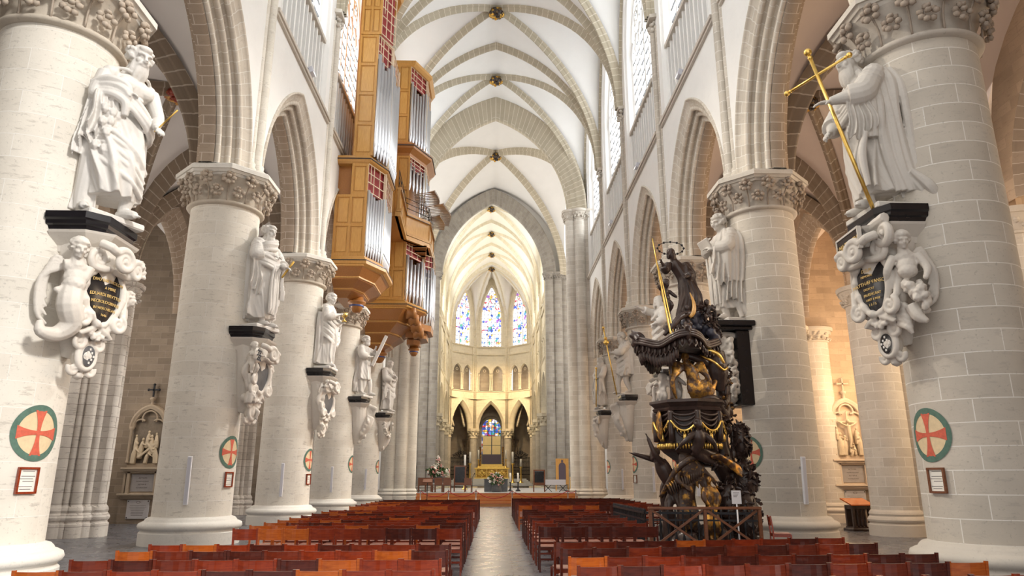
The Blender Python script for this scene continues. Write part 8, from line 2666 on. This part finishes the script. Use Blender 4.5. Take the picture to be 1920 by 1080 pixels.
# rope barrier
posts = [(at(790, 44.3), 44.2), (at(842, 44.3), 44.2), (at(893, 44.3), 44.2), (at(960, 43.6), 43.4), (at(1064, 44.3), 44.2), (at(1079, 44.3), 44.2)]
WHERE = ['outermost left', 'second from the left', 'third from the left', 'beside the end of the centre aisle', 'second from the right', 'outermost right']
for (x, y), w in zip(posts, WHERE):
    t = thing('rope_post', 'slim steel barrier post before the stage, ' + w, 'post', (x, y, 0), 0, 'barrier posts before the stage')
    m = MB(); lathe(m, [(.17, 0), (.17, .02), (.035, .04), (.03, .95), (.045, .96), (.045, 1.0), (0, 1.02)], n=14); obj('pole', m, M['steel'], t)
for k, w in ((0, 'leftmost span'), (1, 'second span from the left'), (2, 'long span up to the centre aisle'), (3, 'long span right of the centre aisle'), (4, 'short span at the right end')):
    a, b_ = Vector((*posts[k], .92)), Vector((*posts[k+1], .92))
    m = MB(); P = []
    for s in np.linspace(0, 1, 11):
        p = a.lerp(b_, s); p.z -= .42*4*s*(1-s)*min(1, (b_-a).length/2.2); P.append(tuple(p))
    tube(m, P, .022, 7, 2)
    o = obj('barrier_rope', m, M['rope']); tag(o, 'drooping red barrier rope before the stage, ' + w, 'rope', 'barrier ropes')

# wrought iron gates in the ambulatory arches
for sg, w in ((-1, 'left'), (1, 'right')):
    c = Vector((CHX+sg*4.3, 105.6, 0)); d = Vector((.70, -sg*.70, 0)) if sg > 0 else Vector((.70, .70, 0))
    t = thing('iron_gate', 'black wrought iron gate with scrolled crest in the arch %s of the high altar' % w, 'gate', tuple(c))
    m = MB()
    for k in range(23):
        p = d*(-1.9+3.8*k/22); tube(m, [(p.x, p.y, 0), (p.x, p.y, 4.6)], .035, 6, 1)
    for z in (.1, 2.2, 3.2, 4.5): bar(m, d*-1.95+Vector((0, 0, z)), d*1.95+Vector((0, 0, z)), .10, .10)
    obj('bars', m, M['iron'], t)
    m = MB(); up = Vector((0, 0, 1))
    for q in (-1, 1):
        for k in range(3):
            volute(m, d*(q*(.3+.5*k))+up*(5.25-.22*k), d*q, up, .30, 1.5, .045, .3, ext=[d*(q*.1)+up*4.6])
        for r_ in range(5): volute(m, d*(q*(.35+.33*r_))+up*2.7, d*q, up, .16, 1.4, .03)
        for r_ in range(5): volute(m, d*(q*(.35+.33*r_))+up*3.9, d*q, up, .2, 1.4, .03)
    tube(m, [tuple(up*5.0), tuple(up*6.0)], .05, 6, 1)
    obj('scrolled_crest', m, M['iron'], t)
# ------------------------------------------------------------------ camera, light, view
cam = bpy.data.cameras.new('camera')
F_PX, VXP, HYP = 1320.0, 925.0, 897.0
cam.sensor_width = 36.0; cam.lens = 36.0*F_PX/1920.0
cam.clip_end = 400; cam.clip_start = .05
co = bpy.data.objects.new('camera', cam); COL.objects.link(co)
pitch = math.atan((HYP-540)/F_PX)
yaw = math.atan((960-VXP)/math.hypot(F_PX, HYP-540))
co.location = (0, 0, 1.65)
co.rotation_euler = (PI/2+pitch, 0, -yaw)
SC.camera = co

wd = bpy.data.worlds.new('sky'); SC.world = wd; wd.use_nodes = True
wd.node_tree.nodes['Background'].inputs[0].default_value = (1.0, .97, .93, 1)
wd.node_tree.nodes['Background'].inputs[1].default_value = .85

def spot(name, loc, target, power, size=60, blend=.6, col=(1, 1, 1), r=.25):
    l = bpy.data.lights.new(name, 'SPOT'); l.energy = power; l.spot_size = math.radians(size); l.spot_blend = blend; l.color = col; l.shadow_soft_size = r
    o = bpy.data.objects.new(name, l); COL.objects.link(o); o.location = loc
    o.rotation_euler = (Vector(target)-Vector(loc)).to_track_quat('-Z', 'Y').to_euler()
    return o
def point(name, loc, power, col=(1, 1, 1), r=.3):
    l = bpy.data.lights.new(name, 'POINT'); l.energy = power; l.color = col; l.shadow_soft_size = r
    o = bpy.data.objects.new(name, l); COL.objects.link(o); o.location = loc
    return o
WARM = (1.0, .72, .40)
for k, (x, y) in enumerate(((-3.5, 97), (3.0, 97))):
    spot('choir_spot', (x, y, 17.5), (CHX, 106, 8), 2100, 110, .8, WARM)
spot('added_stage_fill', (-3, 47, 20), (0, 49, 0), 3500, 60, .7, (1, .88, .70))  # fill light added over the stage, no lamp hangs here
spot('added_stage_fill', (3, 47, 20), (0, 52, 0), 3500, 60, .7, (1, .88, .70))
point('choir_lamp', (CHX, 88, 13), 700, (1, .82, .55))

sl = bpy.data.lights.new('sunlight', 'SUN'); sl.energy = 1.8; sl.angle = math.radians(7); sl.color = (1, .96, .90)
so = bpy.data.objects.new('sunlight', sl); COL.objects.link(so)
so.rotation_euler = Vector((-.74, .62, -.52)).to_track_quat('-Z', 'Y').to_euler()
for i in range(1, 5):
    Y = YS[i]+BAY/2
    point('added_aisle_fill', (-12.2, Y, 9.0), 150, (1, .90, .80), .5)  # added fill in each aisle bay, stands for no real lamp
    point('added_aisle_fill', (12.2, Y, 8.2), 230, (1, .78, .60), .5)
for Y in (24.2, 32.6, 40.8):
    spot('floodlight_beam', (6.85, Y, 16.9), (-7.0, Y-4.0, 4.0), 4600, 75, .8, (1, .96, .90), .2)
for Y in (16.2, 24.4, 33.6):  # the nearest beam is added fill, no floodlight stands there
    spot('floodlight_beam', (-6.85, Y, 16.9), (7.0, Y-4.0, 4.5), 2900, 75, .8, (1, .90, .76), .2)
spot('chapel_spot', (-17.0, 31.5, 8.5), (-17.05, 36, 3.2), 150, 40, .7, (1, .80, .52))
spot('chapel_spot', (17.9, 31.5, 8.5), (17.95, 36, 3.2), 240, 50, .7, (1, .80, .55))
point('warm_chapel_lamp', (18.2, 33.0, 6.0), 230, (1, .62, .30), .4)
vs_ = SC.view_settings
SC.display_settings.display_device = 'sRGB'
vs_.view_transform = 'Standard'; vs_.look = 'None'; vs_.gamma = 1; vs_.use_curve_mapping = False
vs_.exposure = 0.50
SC.cycles.max_bounces = 6; SC.cycles.diffuse_bounces = 4; SC.cycles.glossy_bounces = 3; SC.cycles.transmission_bounces = 2; SC.cycles.transparent_max_bounces = 4
SC.cycles.caustics_reflective = False; SC.cycles.caustics_refractive = False
SC.cycles.sample_clamp_indirect = 8.0
